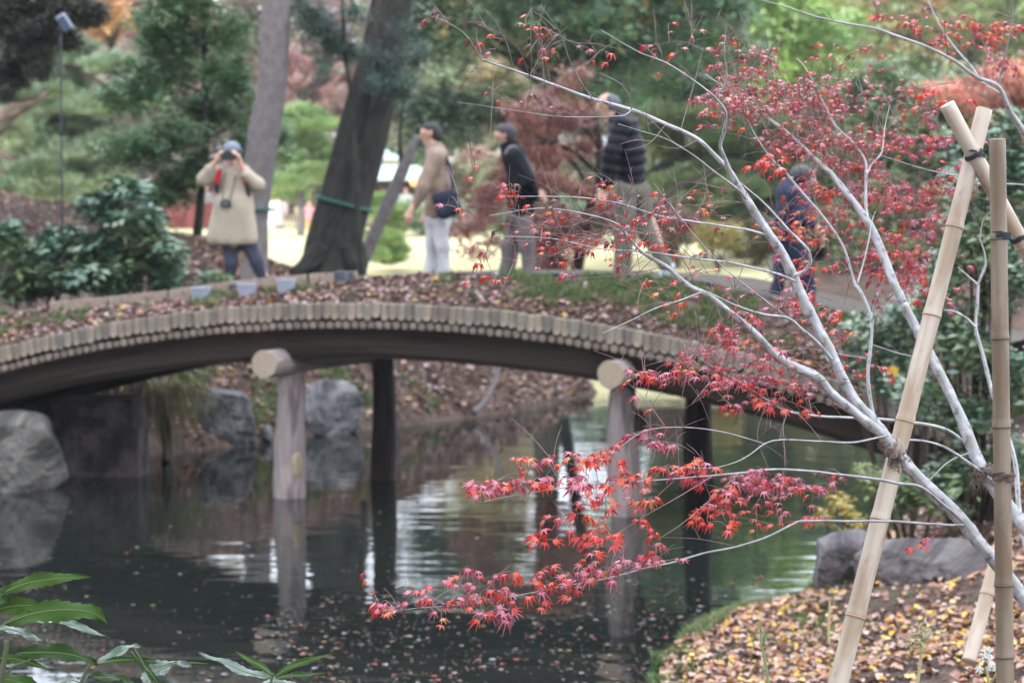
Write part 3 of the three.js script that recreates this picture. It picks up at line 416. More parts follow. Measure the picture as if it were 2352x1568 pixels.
// --- the two big trunks on the bank behind the bridge
function bigTrunk(name, label, pts, d, radii, mat, sd, ridge) {
  const P3 = pts.map(([x, y, dd]) => at(x, y, d + (dd ?? 0))), base = P3[0].clone(), t = thing(name, label, 'tree', base);
  part('trunk', tube(P3.map((p) => p.sub(base)), radii, 40, 60, (u, a) => 1 + ridge * (f3(Math.cos(a) * 3, Math.sin(a) * 3, u * 5, sd) - 0.5) + 0.05 * Math.sin(a * 5 + u * 2)), mat, t);
  return t;
}
const tDark = bigTrunk('leaning_tree', 'big dark leaning tree trunk with a green band round it behind the walkers', [[752, 690], [760, 615], [772, 540], [796, 450], [836, 300], [866, 180], [893, 50], [914, -60], [945, -230], [965, -420]], 34.5, [0.54, 0.42, 0.37, 0.355, 0.35, 0.34, 0.31, 0.29, 0.24, 0.15], M.barkDark, 5, 0.18);
{ // root flare on both sides, green band, high crown
  const b = tDark.position, loc = (x, y, d) => at(x, y, d).sub(b);
  for (const [x0, y0, x1, y1, z] of [[748, 575, 668, 630, -0.1], [806, 570, 828, 640, -0.1]]) part('root', tube([loc(x0, y0, 34.4 + z), loc((x0 + x1) / 2, (y0 + y1) / 2 + 12, 34.3 + z), loc(x1, y1, 34.2 + z)], [0.2, 0.17, 0.08], 14, 14, (u, a) => 1 + 0.12 * Math.sin(a * 4 + u * 3)), M.barkDark, tDark);
  const ring = []; for (let i = 0; i <= 40; i++) { const a = i / 40 * Math.PI * 2; ring.push(loc(790, 468, 34.5).add(V3(Math.cos(a) * 0.385, -Math.cos(a) * 0.1, Math.sin(a) * 0.4))); }
  part('green_band', tube(ring, [0.03, 0.03], 6, 80, null, false), std({ color: C(0.02, 0.1, 0.07), roughness: 0.7 }), tDark);
  crown(tDark, blobClumps(loc(960, -930, 34.5), [3.6, 1.4, 3], 30, 0.8, 22), SPRAY.big, M.leaf, GREEN.dark, 1.4);
}
const tPale = bigTrunk('pale_tree', 'smooth pale grey tree trunk behind the photographer', [[583, 650], [588, 590], [590, 500], [596, 400], [609, 300], [624, 210], [632, 100], [636, 0], [638, -150], [644, -380]], 33, [0.2, 0.165, 0.15, 0.2, 0.215, 0.2, 0.195, 0.195, 0.17, 0.1], M.barkLight, 9, 0.07);
{
  const b = tPale.position, loc = (x, y, d) => at(x, y, d).sub(b), ring = []; for (let i = 0; i <= 32; i++) { const a = i / 32 * Math.PI * 2; ring.push(loc(591, 481, 33).add(V3(Math.cos(a) * 0.2, 0, Math.sin(a) * 0.2))); }
  part('green_band', tube(ring, [0.025, 0.025], 6, 64, null, false), std({ color: C(0.02, 0.1, 0.07), roughness: 0.7 }), tPale);
  crown(tPale, blobClumps(loc(480, -900, 33), [3.4, 1.3, 3], 28, 0.8, 22), SPRAY.big, M.leaf, GREEN.dark, 1.4);
}
{ const b = at(838, 585, 37.5), t = thing('leaning_tree', 'thin grey leaning tree stem between the dark trunk and the man in tan', 'tree', b); part('trunk', tube([[836, 600], [842, 580], [880, 490], [925, 390], [960, 310]].map(([x, y]) => at(x, y, 37.5).sub(b)), [0.085, 0.1, 0.1, 0.095, 0.06], 14, 24, (u, a) => 1 + 0.06 * Math.sin(a * 3 + u * 9)), M.barkLight, t); part('branch', tube([[925, 390], [918, 330], [926, 230]].map(([x, y]) => at(x, y, 37.5).sub(b)), [0.05, 0.035, 0.02], 8, 12), M.barkDark, t); }
// --- slender evergreen with a thin dark trunk (left of the photographer)
{
  const b = at(455, 545, 36), t = thing('slender_tree', 'slender green tree with a thin dark trunk left of the photographer', 'tree', b), loc = (x, y, z = 0) => at(x, y, 36 + z).sub(b);
  part('trunk', tube([loc(450, 560), loc(462, 440), loc(473, 330), loc(470, 200), loc(468, 80), loc(466, -60)], [0.075, 0.06, 0.055, 0.05, 0.04, 0.02], 10, 30), M.barkDark, t);
  const cl = []; for (const [x, y, rx, ry, n] of [[310, 350, 75, 34, 150], [400, 300, 80, 40, 170], [280, 230, 60, 34, 80], [350, 170, 90, 45, 150], [480, 250, 80, 40, 160], [530, 180, 60, 50, 150], [420, 90, 80, 50, 150], [520, 70, 70, 45, 120], [350, 60, 60, 35, 80], [400, 10, 110, 40, 160], [400, 405, 50, 40, 130], [380, 450, 60, 18, 90], [560, 300, 30, 50, 60], [440, 390, 40, 30, 60], [250, 330, 55, 22, 50], [640, 330, 22, 40, 36], [560, 390, 20, 30, 30], [490, -60, 110, 50, 130]]) { const p = loc(x, y, gauss() * 0.5), k = 36 / F; for (let i = 0; i < 3; i++) cl.push([p.x + gauss() * rx * 0.5 * k, p.y + gauss() * ry * 0.5 * k, p.z + gauss() * 0.4, rx * 0.78 * k, ry * 0.85 * k, 0.5, Math.round(n / 3.0)]); }
  const tw = []; for (const c of cl.filter((_, i) => i % 3 === 0)) { const q = V3(c[0], c[1], c[2]), s = loc(470, clamp(784 - (q.y + b.y - 3) * F / 36 - 300, -40, 420)); tw.push(limbTo(s, q, 0.02, 0.005, 0.05)); } part('branch', join(tw), M.barkDark, t);
  crown(t, cl.map((q) => [q[0], q[1] + gauss() * 0.12, q[2], q[3], q[4] * 1.15, q[5], Math.round(q[6] * 1.05)]), SPRAY.broad, M.leaf, [[0.11, 0.23, 0.08], [0.14, 0.26, 0.09], [0.09, 0.19, 0.08], [0.19, 0.28, 0.12]], 0.95);
  crown(t, cl.map((c) => [...c.slice(0, 6), Math.round(c[6] * 0.06)]), SPRAY.broad, M.leaf, GREEN.orange, 0.45, 'faded_leaves');
}
// --- sapling with dark leaves beside the dark trunk, and its hanging foliage over the trunk
{
  const b = at(812, 300, 33.2), t = thing('dark_sapling', 'thin dark-stemmed sapling with dark green leaves across the leaning trunk', 'tree', onGround(b.x + 0.15, 33.2)), loc = (x, y, z = 0) => at(x, y, 33.2 + z).sub(t.position);
  part('trunk', tube([V3(0, 0, 0), loc(818, 420), loc(806, 220), loc(792, 120), loc(787, 20), loc(780, -80)], [0.05, 0.045, 0.035, 0.03, 0.025, 0.01], 9, 30), M.barkDark, t);
  const cl = []; for (const [x, y, rx, ry, n] of [[730, 60, 40, 30, 80], [770, 100, 45, 30, 90], [740, 150, 25, 30, 40], [820, 120, 50, 22, 40], [890, 150, 46, 30, 60], [925, 195, 40, 28, 70], [810, 30, 40, 24, 24], [870, 190, 34, 18, 34], [930, 70, 40, 30, 44], [700, 20, 40, 26, 50], [955, 130, 30, 26, 50]]) { const p = loc(x, y, gauss() * 0.3), k = 33.2 / F; cl.push([p.x, p.y, p.z, rx * 0.85 * k, ry * 1.1 * k, 0.35, n]); }
  crown(t, cl, SPRAY.fine, M.leaf, [[0.045, 0.105, 0.065], [0.055, 0.125, 0.08], [0.04, 0.085, 0.055]], 0.8);
}
// --- dark overhanging boughs at the top left
{
  const t = thing('overhanging_tree', 'dark olive evergreen boughs hanging in at the top left corner over the lamp pole', 'tree', onGround(-9.2, 32)), loc = (x, y, z = 0) => at(x, y, 31.5 + z).sub(t.position), k = 31.5 / F;
  part('trunk', tube([V3(0, 0, 0), V3(0.2, 2.2, 0), loc(-170, -120), loc(-60, -330)], [0.3, 0.26, 0.2, 0.1], 14, 24), M.barkDark, t);
  part('branch', join([limbTo(loc(-170, -100), loc(180, 40), 0.1, 0.02, 0.05), limbTo(loc(-170, -40), loc(60, 150), 0.07, 0.015, 0.05)]), M.barkDark, t);
  const cl = []; for (const [x, y, rx, ry, n] of [[30, 30, 80, 50, 512], [130, 25, 70, 45, 480], [200, 30, 45, 38, 240], [60, 110, 70, 40, 384], [20, 170, 50, 40, 240], [95, 150, 25, 40, 90], [150, 90, 50, 25, 110], [10, 215, 20, 18, 40], [85, 70, 50, 36, 260], [40, 80, 50, 40, 200], [100, -60, 170, 50, 400]]) { const p = loc(x, y, gauss() * 0.3); cl.push([p.x, p.y, p.z, rx * 0.6 * k, ry * 0.6 * k, 0.4, n]); }
  crown(t, cl, SPRAY.fine, M.leaf, GREEN.olive, 0.95);
  crown(t, blobClumps(loc(60, -420, 31.5).setZ(loc(0, 0).z), [3.6, 1.4, 2.5], 30, 0.8, 24), SPRAY.big, M.leaf, GREEN.olive, 1.4);
}
// --- pines: a crooked trunk with flat pads of needles; pads are [picture x, y, half width, half height]
function pine(label, d, base, trunk, pads, cols, size, group, dens = 1) {
  const b = at(base[0], base[1], d), t = thing('pine_tree', label, 'tree', b, group), k = d / F, tp = trunk.map(([x, y]) => at(x, y, d).sub(b)), tr = [tube(tp, [trunk.r, trunk.r * 0.8, trunk.r * 0.5, trunk.r * 0.2], 10, 26, (u, a) => 1 + 0.1 * Math.sin(a * 3 + u * 8))], cl = [];
  for (const [x, y, rx, ry] of pads) { const p = at(x, y, d + gauss() * 1.0).sub(b); let q = tp[0]; for (const s of tp) if (s.distanceTo(p) < q.distanceTo(p)) q = s; tr.push(limbTo(q, p, trunk.r * 0.3, trunk.r * 0.07, 0.02)); for (let i = 0; i < 4; i++) cl.push([p.x + gauss() * rx * 0.45 * k, p.y + gauss() * ry * 0.3 * k, p.z + gauss() * rx * 0.4 * k, rx * 0.4 * k, ry * 0.42 * k, rx * 0.45 * k, Math.max(4, Math.round(rx * ry * 0.014 * dens))]); }
  part('trunk', join(tr), trunk.mat ?? M.barkBrown, t); crown(t, cl, SPRAY.pine, M.leaf, cols, size, 'crown', true); return t;
}
const trunk = (pts, r, mat) => Object.assign(pts, { r, mat });
pine('pale green pine with flat layered pads behind the lamp pole', 62, [40, 470], trunk([[30, 470], [60, 390], [110, 290], [150, 150]], 0.22), [[60, 330, 110, 34], [180, 300, 90, 34], [120, 240, 110, 34], [40, 380, 90, 34], [230, 360, 90, 40], [150, 190, 90, 32], [200, 250, 90, 30], [60, 270, 80, 30], [280, 330, 80, 34], [100, 420, 100, 34], [220, 420, 90, 36], [30, 210, 70, 34], [160, 130, 70, 30], [300, 230, 80, 40], [250, 160, 70, 30], [140, 360, 90, 30]], [[0.3, 0.42, 0.25], [0.34, 0.46, 0.29], [0.24, 0.36, 0.22], [0.38, 0.46, 0.32]], 2.2, 'pine trees beyond the pond', 1);
pine('thick bare leaning pine limb at the left edge above the soil mound', 50, [20, 275], trunk([[-40, 320], [20, 262], [70, 235], [105, 215]], 0.22), [[110, 215, 40, 20], [60, 225, 30, 16], [10, 300, 60, 24], [70, 400, 60, 22], [130, 450, 50, 22], [20, 440, 60, 22]], GREEN.pine, 1.7, 'pine trees beyond the pond', 1.4);
pine('bright green young pine between the pale trunk and the dark trunk', 82, [690, 520], trunk([[690, 540], [692, 440], [694, 330], [698, 250]], 0.14, M.barkLight), [[700, 270, 42, 26], [670, 300, 40, 24], [735, 295, 38, 22], [690, 340, 52, 22], [660, 370, 46, 22], [740, 360, 34, 22], [700, 400, 46, 22], [650, 425, 40, 20], [730, 415, 34, 18], [670, 455, 40, 16]], [[0.34, 0.48, 0.2], [0.4, 0.54, 0.24], [0.28, 0.42, 0.18]], 2.4, 'pine trees beyond the pond', 1.6);
pine('low spreading bright pine shrub on the lawn right of the dark trunk', 52, [880, 600], trunk([[880, 605], [878, 580], [884, 560], [880, 540]], 0.06), [[880, 560, 45, 22], [855, 590, 30, 16], [910, 580, 26, 20], [890, 600, 36, 10]], [[0.3, 0.44, 0.14], [0.34, 0.48, 0.17], [0.26, 0.38, 0.14]], 1.5, 'pine trees beyond the pond', 1.6);
pine('green pine bush under the tea house eaves', 66, [880, 520], trunk([[870, 530], [880, 505], [900, 490], [890, 470]], 0.06), [[875, 500, 46, 20], [915, 495, 34, 18], [860, 470, 26, 16], [900, 520, 44, 14]], [[0.3, 0.44, 0.16], [0.34, 0.48, 0.2], [0.24, 0.36, 0.15]], 1.7, 'pine trees beyond the pond', 1.6);
pine('broad pine with dark leaning limbs behind the man in the puffer jacket', 58, [1500, 560], trunk([[1380, 480], [1500, 395], [1600, 330], [1720, 270]], 0.13, M.barkDark), [[1560, 280, 90, 40], [1660, 330, 90, 36], [1560, 360, 80, 30], [1630, 410, 90, 40], [1540, 430, 70, 30], [1700, 440, 80, 36], [1600, 470, 80, 28], [1740, 380, 70, 36], [1760, 300, 70, 40], [1500, 330, 60, 34], [1640, 500, 80, 24]], [[0.26, 0.36, 0.15], [0.32, 0.42, 0.2], [0.2, 0.3, 0.13], [0.38, 0.44, 0.24]], 2.0, 'pine trees beyond the pond', 1.0);
{ const b = at(1470, 480, 57), t = thing('bare_limb', 'long dark bare limb reaching right behind the puffer jacket', 'branch', b); part('limb', tube([[1400, 520], [1480, 490], [1560, 430], [1640, 385]].map(([x, y]) => at(x, y, 55).sub(b)), [0.1, 0.08, 0.07, 0.03], 8, 16), M.barkDark, t); }
// --- red-brown maple behind the walkers
{
  const b = onGround(0.75, 38.6), t = thing('dull_red_maple', 'dull red-brown maple with layered foliage behind the walkers', 'tree', b), loc = (x, y, z = 0) => at(x, y, 38 + z).sub(b), k = 38 / F, cl = [];
  part('trunk', join([tube([V3(0, 0, 0), loc(1350, 500), loc(1378, 420), loc(1372, 300), loc(1340, 190)], [0.1, 0.095, 0.085, 0.06, 0.02], 10, 24), limbTo(loc(1360, 470), loc(1290, 350), 0.05, 0.012), limbTo(loc(1378, 400), loc(1200, 330), 0.045, 0.01), limbTo(loc(1372, 330), loc(1240, 220), 0.04, 0.01), limbTo(loc(1352, 500), loc(1180, 520), 0.04, 0.01, 0.06)]), M.barkDark, t);
  for (const [x, y, rx, ry, n] of [[1200, 320, 60, 14, 60], [1290, 300, 70, 16, 80], [1260, 370, 80, 14, 80], [1150, 390, 60, 14, 50], [1330, 350, 60, 16, 60], [1110, 440, 50, 12, 40], [1240, 430, 80, 12, 60], [1330, 420, 50, 14, 40], [1270, 240, 70, 18, 70], [1340, 250, 60, 18, 60], [1200, 260, 50, 14, 40], [1150, 490, 90, 14, 70], [1280, 500, 80, 16, 80], [1080, 530, 60, 12, 40], [1230, 550, 100, 16, 90], [1330, 560, 70, 16, 70], [1140, 570, 60, 10, 30], [1380, 500, 50, 16, 40], [1300, 600, 80, 12, 60], [1420, 300, 40, 16, 30], [1090, 350, 30, 12, 16], [1450, 540, 50, 14, 40], [1280, 190, 60, 14, 40]]) for (let i = 0; i < 2; i++) { const p = loc(x + gauss() * rx * 0.6, y + gauss() * ry * 1.5, gauss() * 0.9); cl.push([p.x, p.y, p.z, rx * 0.55 * k, ry * 1.1 * k, 0.5, Math.round(n * 0.5)]); }
  crown(t, cl, SPRAY.maple, M.leaf, GREEN.red, 0.92);
}
// --- the big dark green tree filling the middle of the top edge
{
  const t = tree('broadleaf_tree', 'large dark green broadleaf tree with yellow specks above the walkers', 1260, 55, 7.4, [4.4, 2.6, 2.6], 100, 44, 'broad', [[0.05, 0.13, 0.05], [0.065, 0.155, 0.06], [0.08, 0.18, 0.065], [0.045, 0.1, 0.05]], 1.5, 0.28, undefined, { cr: 0.8 });
  const g = t.position; crown(t, blobClumps(V3(0, 7.2 - g.y, 1.2), [4.2, 2.4, 2.0], 60, 0.6, 3), SPRAY.fine, M.leaf, GREEN.yellow, 0.9, 'yellow_leaves');
  crown(t, blobClumps(V3(-2.2, 4.7 - g.y, 1.0), [1.5, 0.7, 1.0], 16, 0.45, 40), SPRAY.broad, M.leaf, GREEN.dark, 1.5, 'crown');
}
tree('broadleaf_tree', 'green tree with pale sunlit leaves right of the dark middle tree', 1530, 62, 7.0, [2.6, 2.6, 2.2], 60, 34, 'broad', [[0.13, 0.27, 0.08], [0.17, 0.32, 0.1], [0.1, 0.21, 0.08]], 1.7, 0.2, undefined, { cr: 0.8 });
tree('broadleaf_tree', 'bright yellow-green tree at the top edge above the maple twigs', 1730, 85, 8.6, [3.4, 2.6, 2.4], 60, 44, 'broad', 'bright', 2.4, 0.22, undefined, { cr: 1.0 });
tree('autumn_tree', 'peach and pale orange autumn tree at the top edge right of the yellow-green tree', 1950, 120, 11.5, [6, 4, 3], 70, 44, 'far', 'peach', 1.5, 0.3, undefined, { cr: 1.5 });
tree('broadleaf_tree', 'dark green tree under the peach-coloured autumn tree', 1980, 95, 5.8, [2.8, 1.9, 2], 50, 34, 'far', [[0.09, 0.13, 0.1], [0.12, 0.17, 0.11], [0.08, 0.1, 0.08]], 1.1, 0.25, undefined, { cr: 0.9 });
tree('broadleaf_tree', 'soft yellow-green trees rising at the top right corner', 2200, 110, 10.5, [6, 5, 4], 70, 34, 'far', [[0.3, 0.4, 0.16], [0.4, 0.46, 0.2], [0.5, 0.46, 0.22]], 1.5, 0.3, undefined, { cr: 1.5 });
tree('broadleaf_tree', 'muted green tree beyond the pond behind the navy-clad walker', 1880, 62, 3.6, [3.0, 1.9, 2], 70, 34, 'broad', [[0.18, 0.26, 0.1], [0.23, 0.3, 0.13], [0.14, 0.2, 0.09], [0.34, 0.34, 0.15]], 1.9, 0.15, undefined, { cr: 0.8 });
tree('broadleaf_tree', 'green shrubby tree beyond the pond behind the red maple leaves', 2150, 58, 3.6, [3.0, 2.6, 2], 76, 38, 'broad', [[0.16, 0.25, 0.1], [0.21, 0.3, 0.12], [0.12, 0.19, 0.09]], 1.9, 0.15, undefined, { cr: 0.8 });
tree('autumn_tree', 'orange-red maple beyond the pond at the right edge', 2330, 52, 5.2, [1.6, 1.2, 1.3], 30, 14, 'maple', [[0.6, 0.24, 0.16], [0.58, 0.3, 0.16], [0.5, 0.18, 0.13]], 1.5, 0.1, undefined, { cr: 0.6, flat: 0.35 });
// far left and middle: bare brown trees, an orange maple, and the far row that closes the view
tree('autumn_tree', 'small orange and yellow maple glowing behind the slender green tree', 262, 88, 9.2, [1.25, 0.8, 1], 22, 26, 'far', 'orange', 0.9, 0.12, undefined, { cr: 0.5, flat: 0.4 });
tree('autumn_tree', 'crimson maple top peeking out above the orange maple', 330, 96, 10.2, [1.6, 1.0, 1], 26, 30, 'far', [[0.4, 0.07, 0.08], [0.45, 0.1, 0.09]], 0.9, 0.12, undefined, { cr: 0.5, flat: 0.4 });
const barkPink = std({ map: T.barkLight, color: C(1.7, 1.45, 1.4), roughness: 0.95 });
tree('bare_tree', 'pinkish-brown half-bare tree behind the gap between the two big trunks', 735, 120, 9.5, [4.6, 5.8, 3], 130, 28, 'far', 'brown', 1.1, 0.22, undefined, { cr: 1.2, bark: barkPink });
tree('bare_tree', 'pinkish-brown half-bare tree behind the slender green tree', 420, 118, 9.8, [5.8, 6.0, 3], 140, 32, 'far', [[0.46, 0.34, 0.29], [0.52, 0.4, 0.34], [0.38, 0.3, 0.25], [0.34, 0.4, 0.25]], 1.2, 0.25, undefined, { cr: 1.3, bark: barkPink });
tree('autumn_tree', 'tall pale straw-coloured tree rising above the tea house roof', 1115, 125, 11.6, [2.2, 6.8, 2.4], 80, 30, 'far', [[0.7, 0.58, 0.36], [0.66, 0.58, 0.36], [0.5, 0.5, 0.28]], 1.2, 0.2, undefined, { cr: 1.2, bark: barkPink });
tree('autumn_tree', 'dark red maple behind the pale trunk', 690, 100, 7.8, [1.6, 1.4, 1.2], 20, 11, 'far', [[0.4, 0.2, 0.18], [0.46, 0.28, 0.25], [0.36, 0.15, 0.14]], 0.8, 0.12, undefined, { cr: 0.6, flat: 0.5 });
{
  const far = [[-60, 132, 7, 5, 'mid'], [120, 128, 8, 5, 'pine'], [300, 138, 8.5, 5, 'brown'], [560, 140, 8, 5, 'mid'], [860, 145, 9, 5.4, 'peach'], [1090, 138, 8, 5, 'mid'], [1330, 145, 9, 5, 'pine'], [1560, 140, 8.4, 5, 'mid'], [1800, 150, 9, 5.5, 'mid'], [2040, 140, 7, 5, 'pine'], [2400, 140, 9, 6, 'mid']];
  const cap = { mid: 'green', pine: 'grey-green', brown: 'brown', peach: 'pale orange' }, where = ['past the left edge', 'behind the lamp pole', 'behind the orange maple', 'behind the pale trunk', 'above the tea house', 'behind the man in tan', 'behind the red-brown maple', 'behind the broad pine', 'behind the yellow-green tree', 'behind the dark tree at the right', 'at the right edge'];
  far.forEach(([x, d, h, r, c], i) => tree('distant_tree', 'hazy ' + cap[c] + ' tree in the far wood ' + where[i], x, d, h, [r, r * 0.95, 3], 64, 34, 'far', c === 'mid' ? [[0.22, 0.3, 0.16], [0.28, 0.36, 0.18], [0.34, 0.38, 0.22]] : c, 1.6, 0.25, 'trees of the far wood', { cr: 1.5 }));
}
{
  const sh = [[120, 116, 'mid', 'green', 'behind the lamp pole'], [380, 114, 'brown', 'pinkish-brown', 'behind the red counter'], [620, 117, 'pine', 'grey-green', 'behind the pink coat'], [860, 118, 'mid', 'green', 'behind the tea house'], [1080, 115, [[0.3, 0.36, 0.18], [0.4, 0.4, 0.22], [0.44, 0.34, 0.26]], 'pale green', 'behind the man in tan'], [1330, 112, [[0.3, 0.34, 0.18], [0.44, 0.34, 0.26], [0.24, 0.3, 0.16]], 'mottled green', 'behind the red-brown maple'], [1560, 110, 'pine', 'grey-green', 'behind the puffer jacket'], [1800, 112, 'mid', 'green', 'behind the navy-clad walker']];
  for (const [x, d, c, nm, where] of sh) { const k = d / F, g = onGround((x - 1176) * k, d, -0.1), t = thing('distant_shrub', 'hazy ' + nm + ' thicket at the far end of the lawn ' + where, 'shrub', g, 'thickets at the far end of the lawn'), cl = blobClumps(V3(0, 1.9, 0), [2.9, 1.9, 1.4], 46, 0.75, 30); part('stem', join(cl.slice(0, 12).map((q) => tube([V3(q[0] * 0.3, 0, q[2] * 0.3), V3(q[0] * 0.8, q[1] * 0.6, q[2]), V3(q[0], q[1], q[2])], [0.06, 0.04, 0.015], 6, 6))), M.barkBrown, t); crown(t, cl, SPRAY.far, M.leaf, GREEN[c] ?? c, 1.1, 'foliage'); }
}
// low shrubs on the far lawn
function shrub(name, label, x, y, d, w, h, kind, cols, size, n, per, group, mat) { const p = at(x, y, d), g = onGround(p.x, d), t = thing(name, label, 'shrub', g, group), st = []; const cl = blobClumps(V3(0, p.y - g.y, 0), [w, h, w * 0.7], n, Math.min(w, h) * 0.42, per, 0.8); for (const c of cl.slice(0, 14)) st.push(tube([V3(gauss() * w * 0.15, 0, gauss() * 0.1), V3(c[0] * 0.5 + gauss() * 0.04, c[1] * 0.55, c[2] * 0.5), V3(c[0], c[1], c[2])], [0.018, 0.013, 0.005], 6, 8)); part('stem', join(st), M.barkBrown, t); crown(t, cl, SPRAY[kind], mat ?? M.leaf, GREEN[cols] ?? cols, size, 'foliage'); return t; }
shrub('clipped_shrub', 'rounded brown-green clipped shrub at the edge of the pale lawn', 1740, 550, 57, 0.75, 0.42, 'fine', [[0.2, 0.2, 0.1], [0.24, 0.23, 0.12], [0.16, 0.17, 0.08]], 1.6, 26, 30);
shrub('yellow_shrub', 'small yellow-leaved shrub beside the pale lawn', 1650, 540, 54, 0.42, 0.26, 'fine', [[0.45, 0.38, 0.1], [0.35, 0.36, 0.12], [0.5, 0.4, 0.14]], 1.4, 16, 24);
shrub('clipped_shrub', 'dark red-brown low shrub on the lawn behind the puffer jacket', 1550, 520, 56, 0.8, 0.3, 'fine', [[0.25, 0.1, 0.09], [0.3, 0.14, 0.12], [0.15, 0.16, 0.08]], 1.6, 24, 26);
shrub('clipped_shrub', 'dark green clipped hedge across the lawn behind the man in black', 1280, 500, 76, 3.2, 0.5, 'fine', 'mid', 2.2, 60, 34);
shrub('clipped_shrub', 'pale green clipped hedge at the far end of the lawn', 1020, 505, 84, 2.2, 0.45, 'fine', 'pine', 2.4, 40, 30);
for (const [x, y, d, w] of [[1620, 565, 60, 'left'], [1772, 600, 52, 'right']]) { const p = at(x, y, d), g = onGround(p.x, d); single('stone_post', tube([V3(g.x, g.y - 0.1, g.z), V3(g.x, g.y + 0.45, g.z)], [0.06, 0.05], 10, 4), M.rockGrey, w === 'left' ? 'small pale stone post at the far edge of the pale lawn' : 'small pale stone post near the lawn edge by the navy-clad walker', 'stone post'); }

// --- dark hedge on the left, potted plant, shrubs on the right
function bush(label, blobs, d, cols, size, kind, mat, base, name = 'evergreen_shrub') {
  const b = base.isVector3 ? base : onGround(base[0], base[1], -0.05), t = thing(name, label, 'shrub', b), k = d / F, cl = [], st = [];
  for (const [x, y, rx, ry, n, dz = 0] of blobs) { const p = at(x, y, d + dz).sub(b); for (let i = 0; i < 4; i++) { const c = [p.x + gauss() * rx * 0.45 * k, p.y + gauss() * ry * 0.45 * k, p.z + gauss() * 0.3, rx * 0.45 * k, ry * 0.45 * k, 0.3, Math.round(n / 4)]; cl.push(c); if (i < 2) st.push(tube([V3(p.x * 0.4 + gauss() * 0.1, 0, gauss() * 0.1), V3(c[0] * 0.75, c[1] * 0.5, c[2] * 0.7), V3(c[0], c[1], c[2])], [0.02, 0.014, 0.005], 6, 8)); } }
  part('stem', join(st), M.barkBrown, t); crown(t, cl, SPRAY[kind], mat, cols, size, 'foliage'); return t;
}
bush('low dark green hedge at the left edge below the soil mound', [[40, 600, 80, 50, 130], [130, 560, 70, 50, 130], [60, 660, 90, 40, 140], [150, 640, 70, 50, 130], [20, 540, 40, 40, 50]], 28.4, GREEN.blue, 0.95, 'big', M.leafGloss, [-5.7, 28.6]);
bush('tall dark bluish-green shrub between the lamp pole and the photographer', [[240, 470, 60, 45, 110], [300, 520, 80, 55, 180], [230, 560, 70, 50, 150], [330, 590, 70, 50, 170], [260, 640, 80, 45, 170], [380, 630, 45, 40, 90], [190, 620, 50, 50, 90], [390, 580, 30, 30, 40], [300, 440, 35, 20, 30]], 28.2, GREEN.blue, 0.95, 'big', M.leafGloss, [-4.6, 28.3]);
bush('small fresh green plant growing by the tub at the photographer\'s feet', [[480, 636, 26, 14, 44], [515, 642, 22, 10, 30]], 25.2, [[0.12, 0.2, 0.07], [0.16, 0.24, 0.09], [0.09, 0.15, 0.06]], 0.4, 'big', M.leaf, bp(-1.75, hEdgeS(-1.75) - 0.05, 0.45), 'small_plant');
bush('glossy dark camellia shrub behind the bamboo poles at the right edge', [[2150, 700, 60, 60, 60], [2240, 520, 70, 90, 190], [2320, 400, 60, 90, 190], [2200, 800, 80, 80, 180], [2300, 640, 70, 90, 200], [2180, 640, 60, 70, 120], [2230, 400, 60, 60, 110], [2310, 860, 70, 90, 130], [2120, 900, 60, 60, 80], [2220, 950, 80, 70, 100], [2320, 1050, 60, 80, 90], [2190, 1080, 70, 50, 70], [2260, 330, 60, 50, 60], [2340, 280, 40, 40, 40]], 18.6, GREEN.blue, 1.0, 'camellia', M.leafGloss, [3.7, 19.0], 'camellia_shrub');
bush('dark camellia shrub over the far end of the bridge', [[1990, 760, 60, 50, 70], [2060, 820, 60, 50, 80], [1960, 830, 40, 40, 40], [2080, 720, 60, 50, 70], [2020, 890, 50, 34, 44], [2150, 780, 60, 60, 70]], 20.8, GREEN.blue, 1.0, 'camellia', M.leafGloss, [3.6, 21.2], 'camellia_shrub');
bush('low yellow-green leafy shrub beside the low brown rock', [[2060, 1110, 50, 24, 50], [2000, 1090, 30, 20, 20], [2110, 1140, 40, 24, 30], [2170, 1160, 50, 22, 30]], 18.5, [[0.16, 0.24, 0.06], [0.24, 0.28, 0.08], [0.1, 0.16, 0.06]], 0.6, 'broad', M.leaf, [3.1, 18.7], 'low_shrub');
bush('small bright yellow-leaved shrub at the water behind the dark rock', [[1925, 1150, 20, 24, 13], [1902, 1196, 18, 14, 6], [1948, 1180, 16, 16, 6]], 18.6, [[0.6, 0.48, 0.06], [0.55, 0.4, 0.06], [0.3, 0.3, 0.06]], 0.6, 'broad', M.leaf, [2.62, 18.75], 'yellow_shrub');
{ const l = LEAFQ(0.12, 0.05); l.rotateX(-1.1); l.rotateZ(0.4); const p = at(2057, 868, 18.0); l.translate(p.x, p.y, p.z); const s = tube([p.clone(), p.clone().add(V3(0.015, 0.05, -0.02)), p.clone().add(V3(0.03, 0.1, -0.4))], [0.003, 0.002], 5, 6); const o = thing('hanging_leaf', 'single bright yellow leaf caught in the dark shrub left of the bamboo pole', 'leaf', V3(0, 0, 0)); part('blade', l, std({ color: C(0.75, 0.5, 0.05), roughness: 0.7, side: THREE.DoubleSide }), o); part('stalk', s, M.twig, o); }

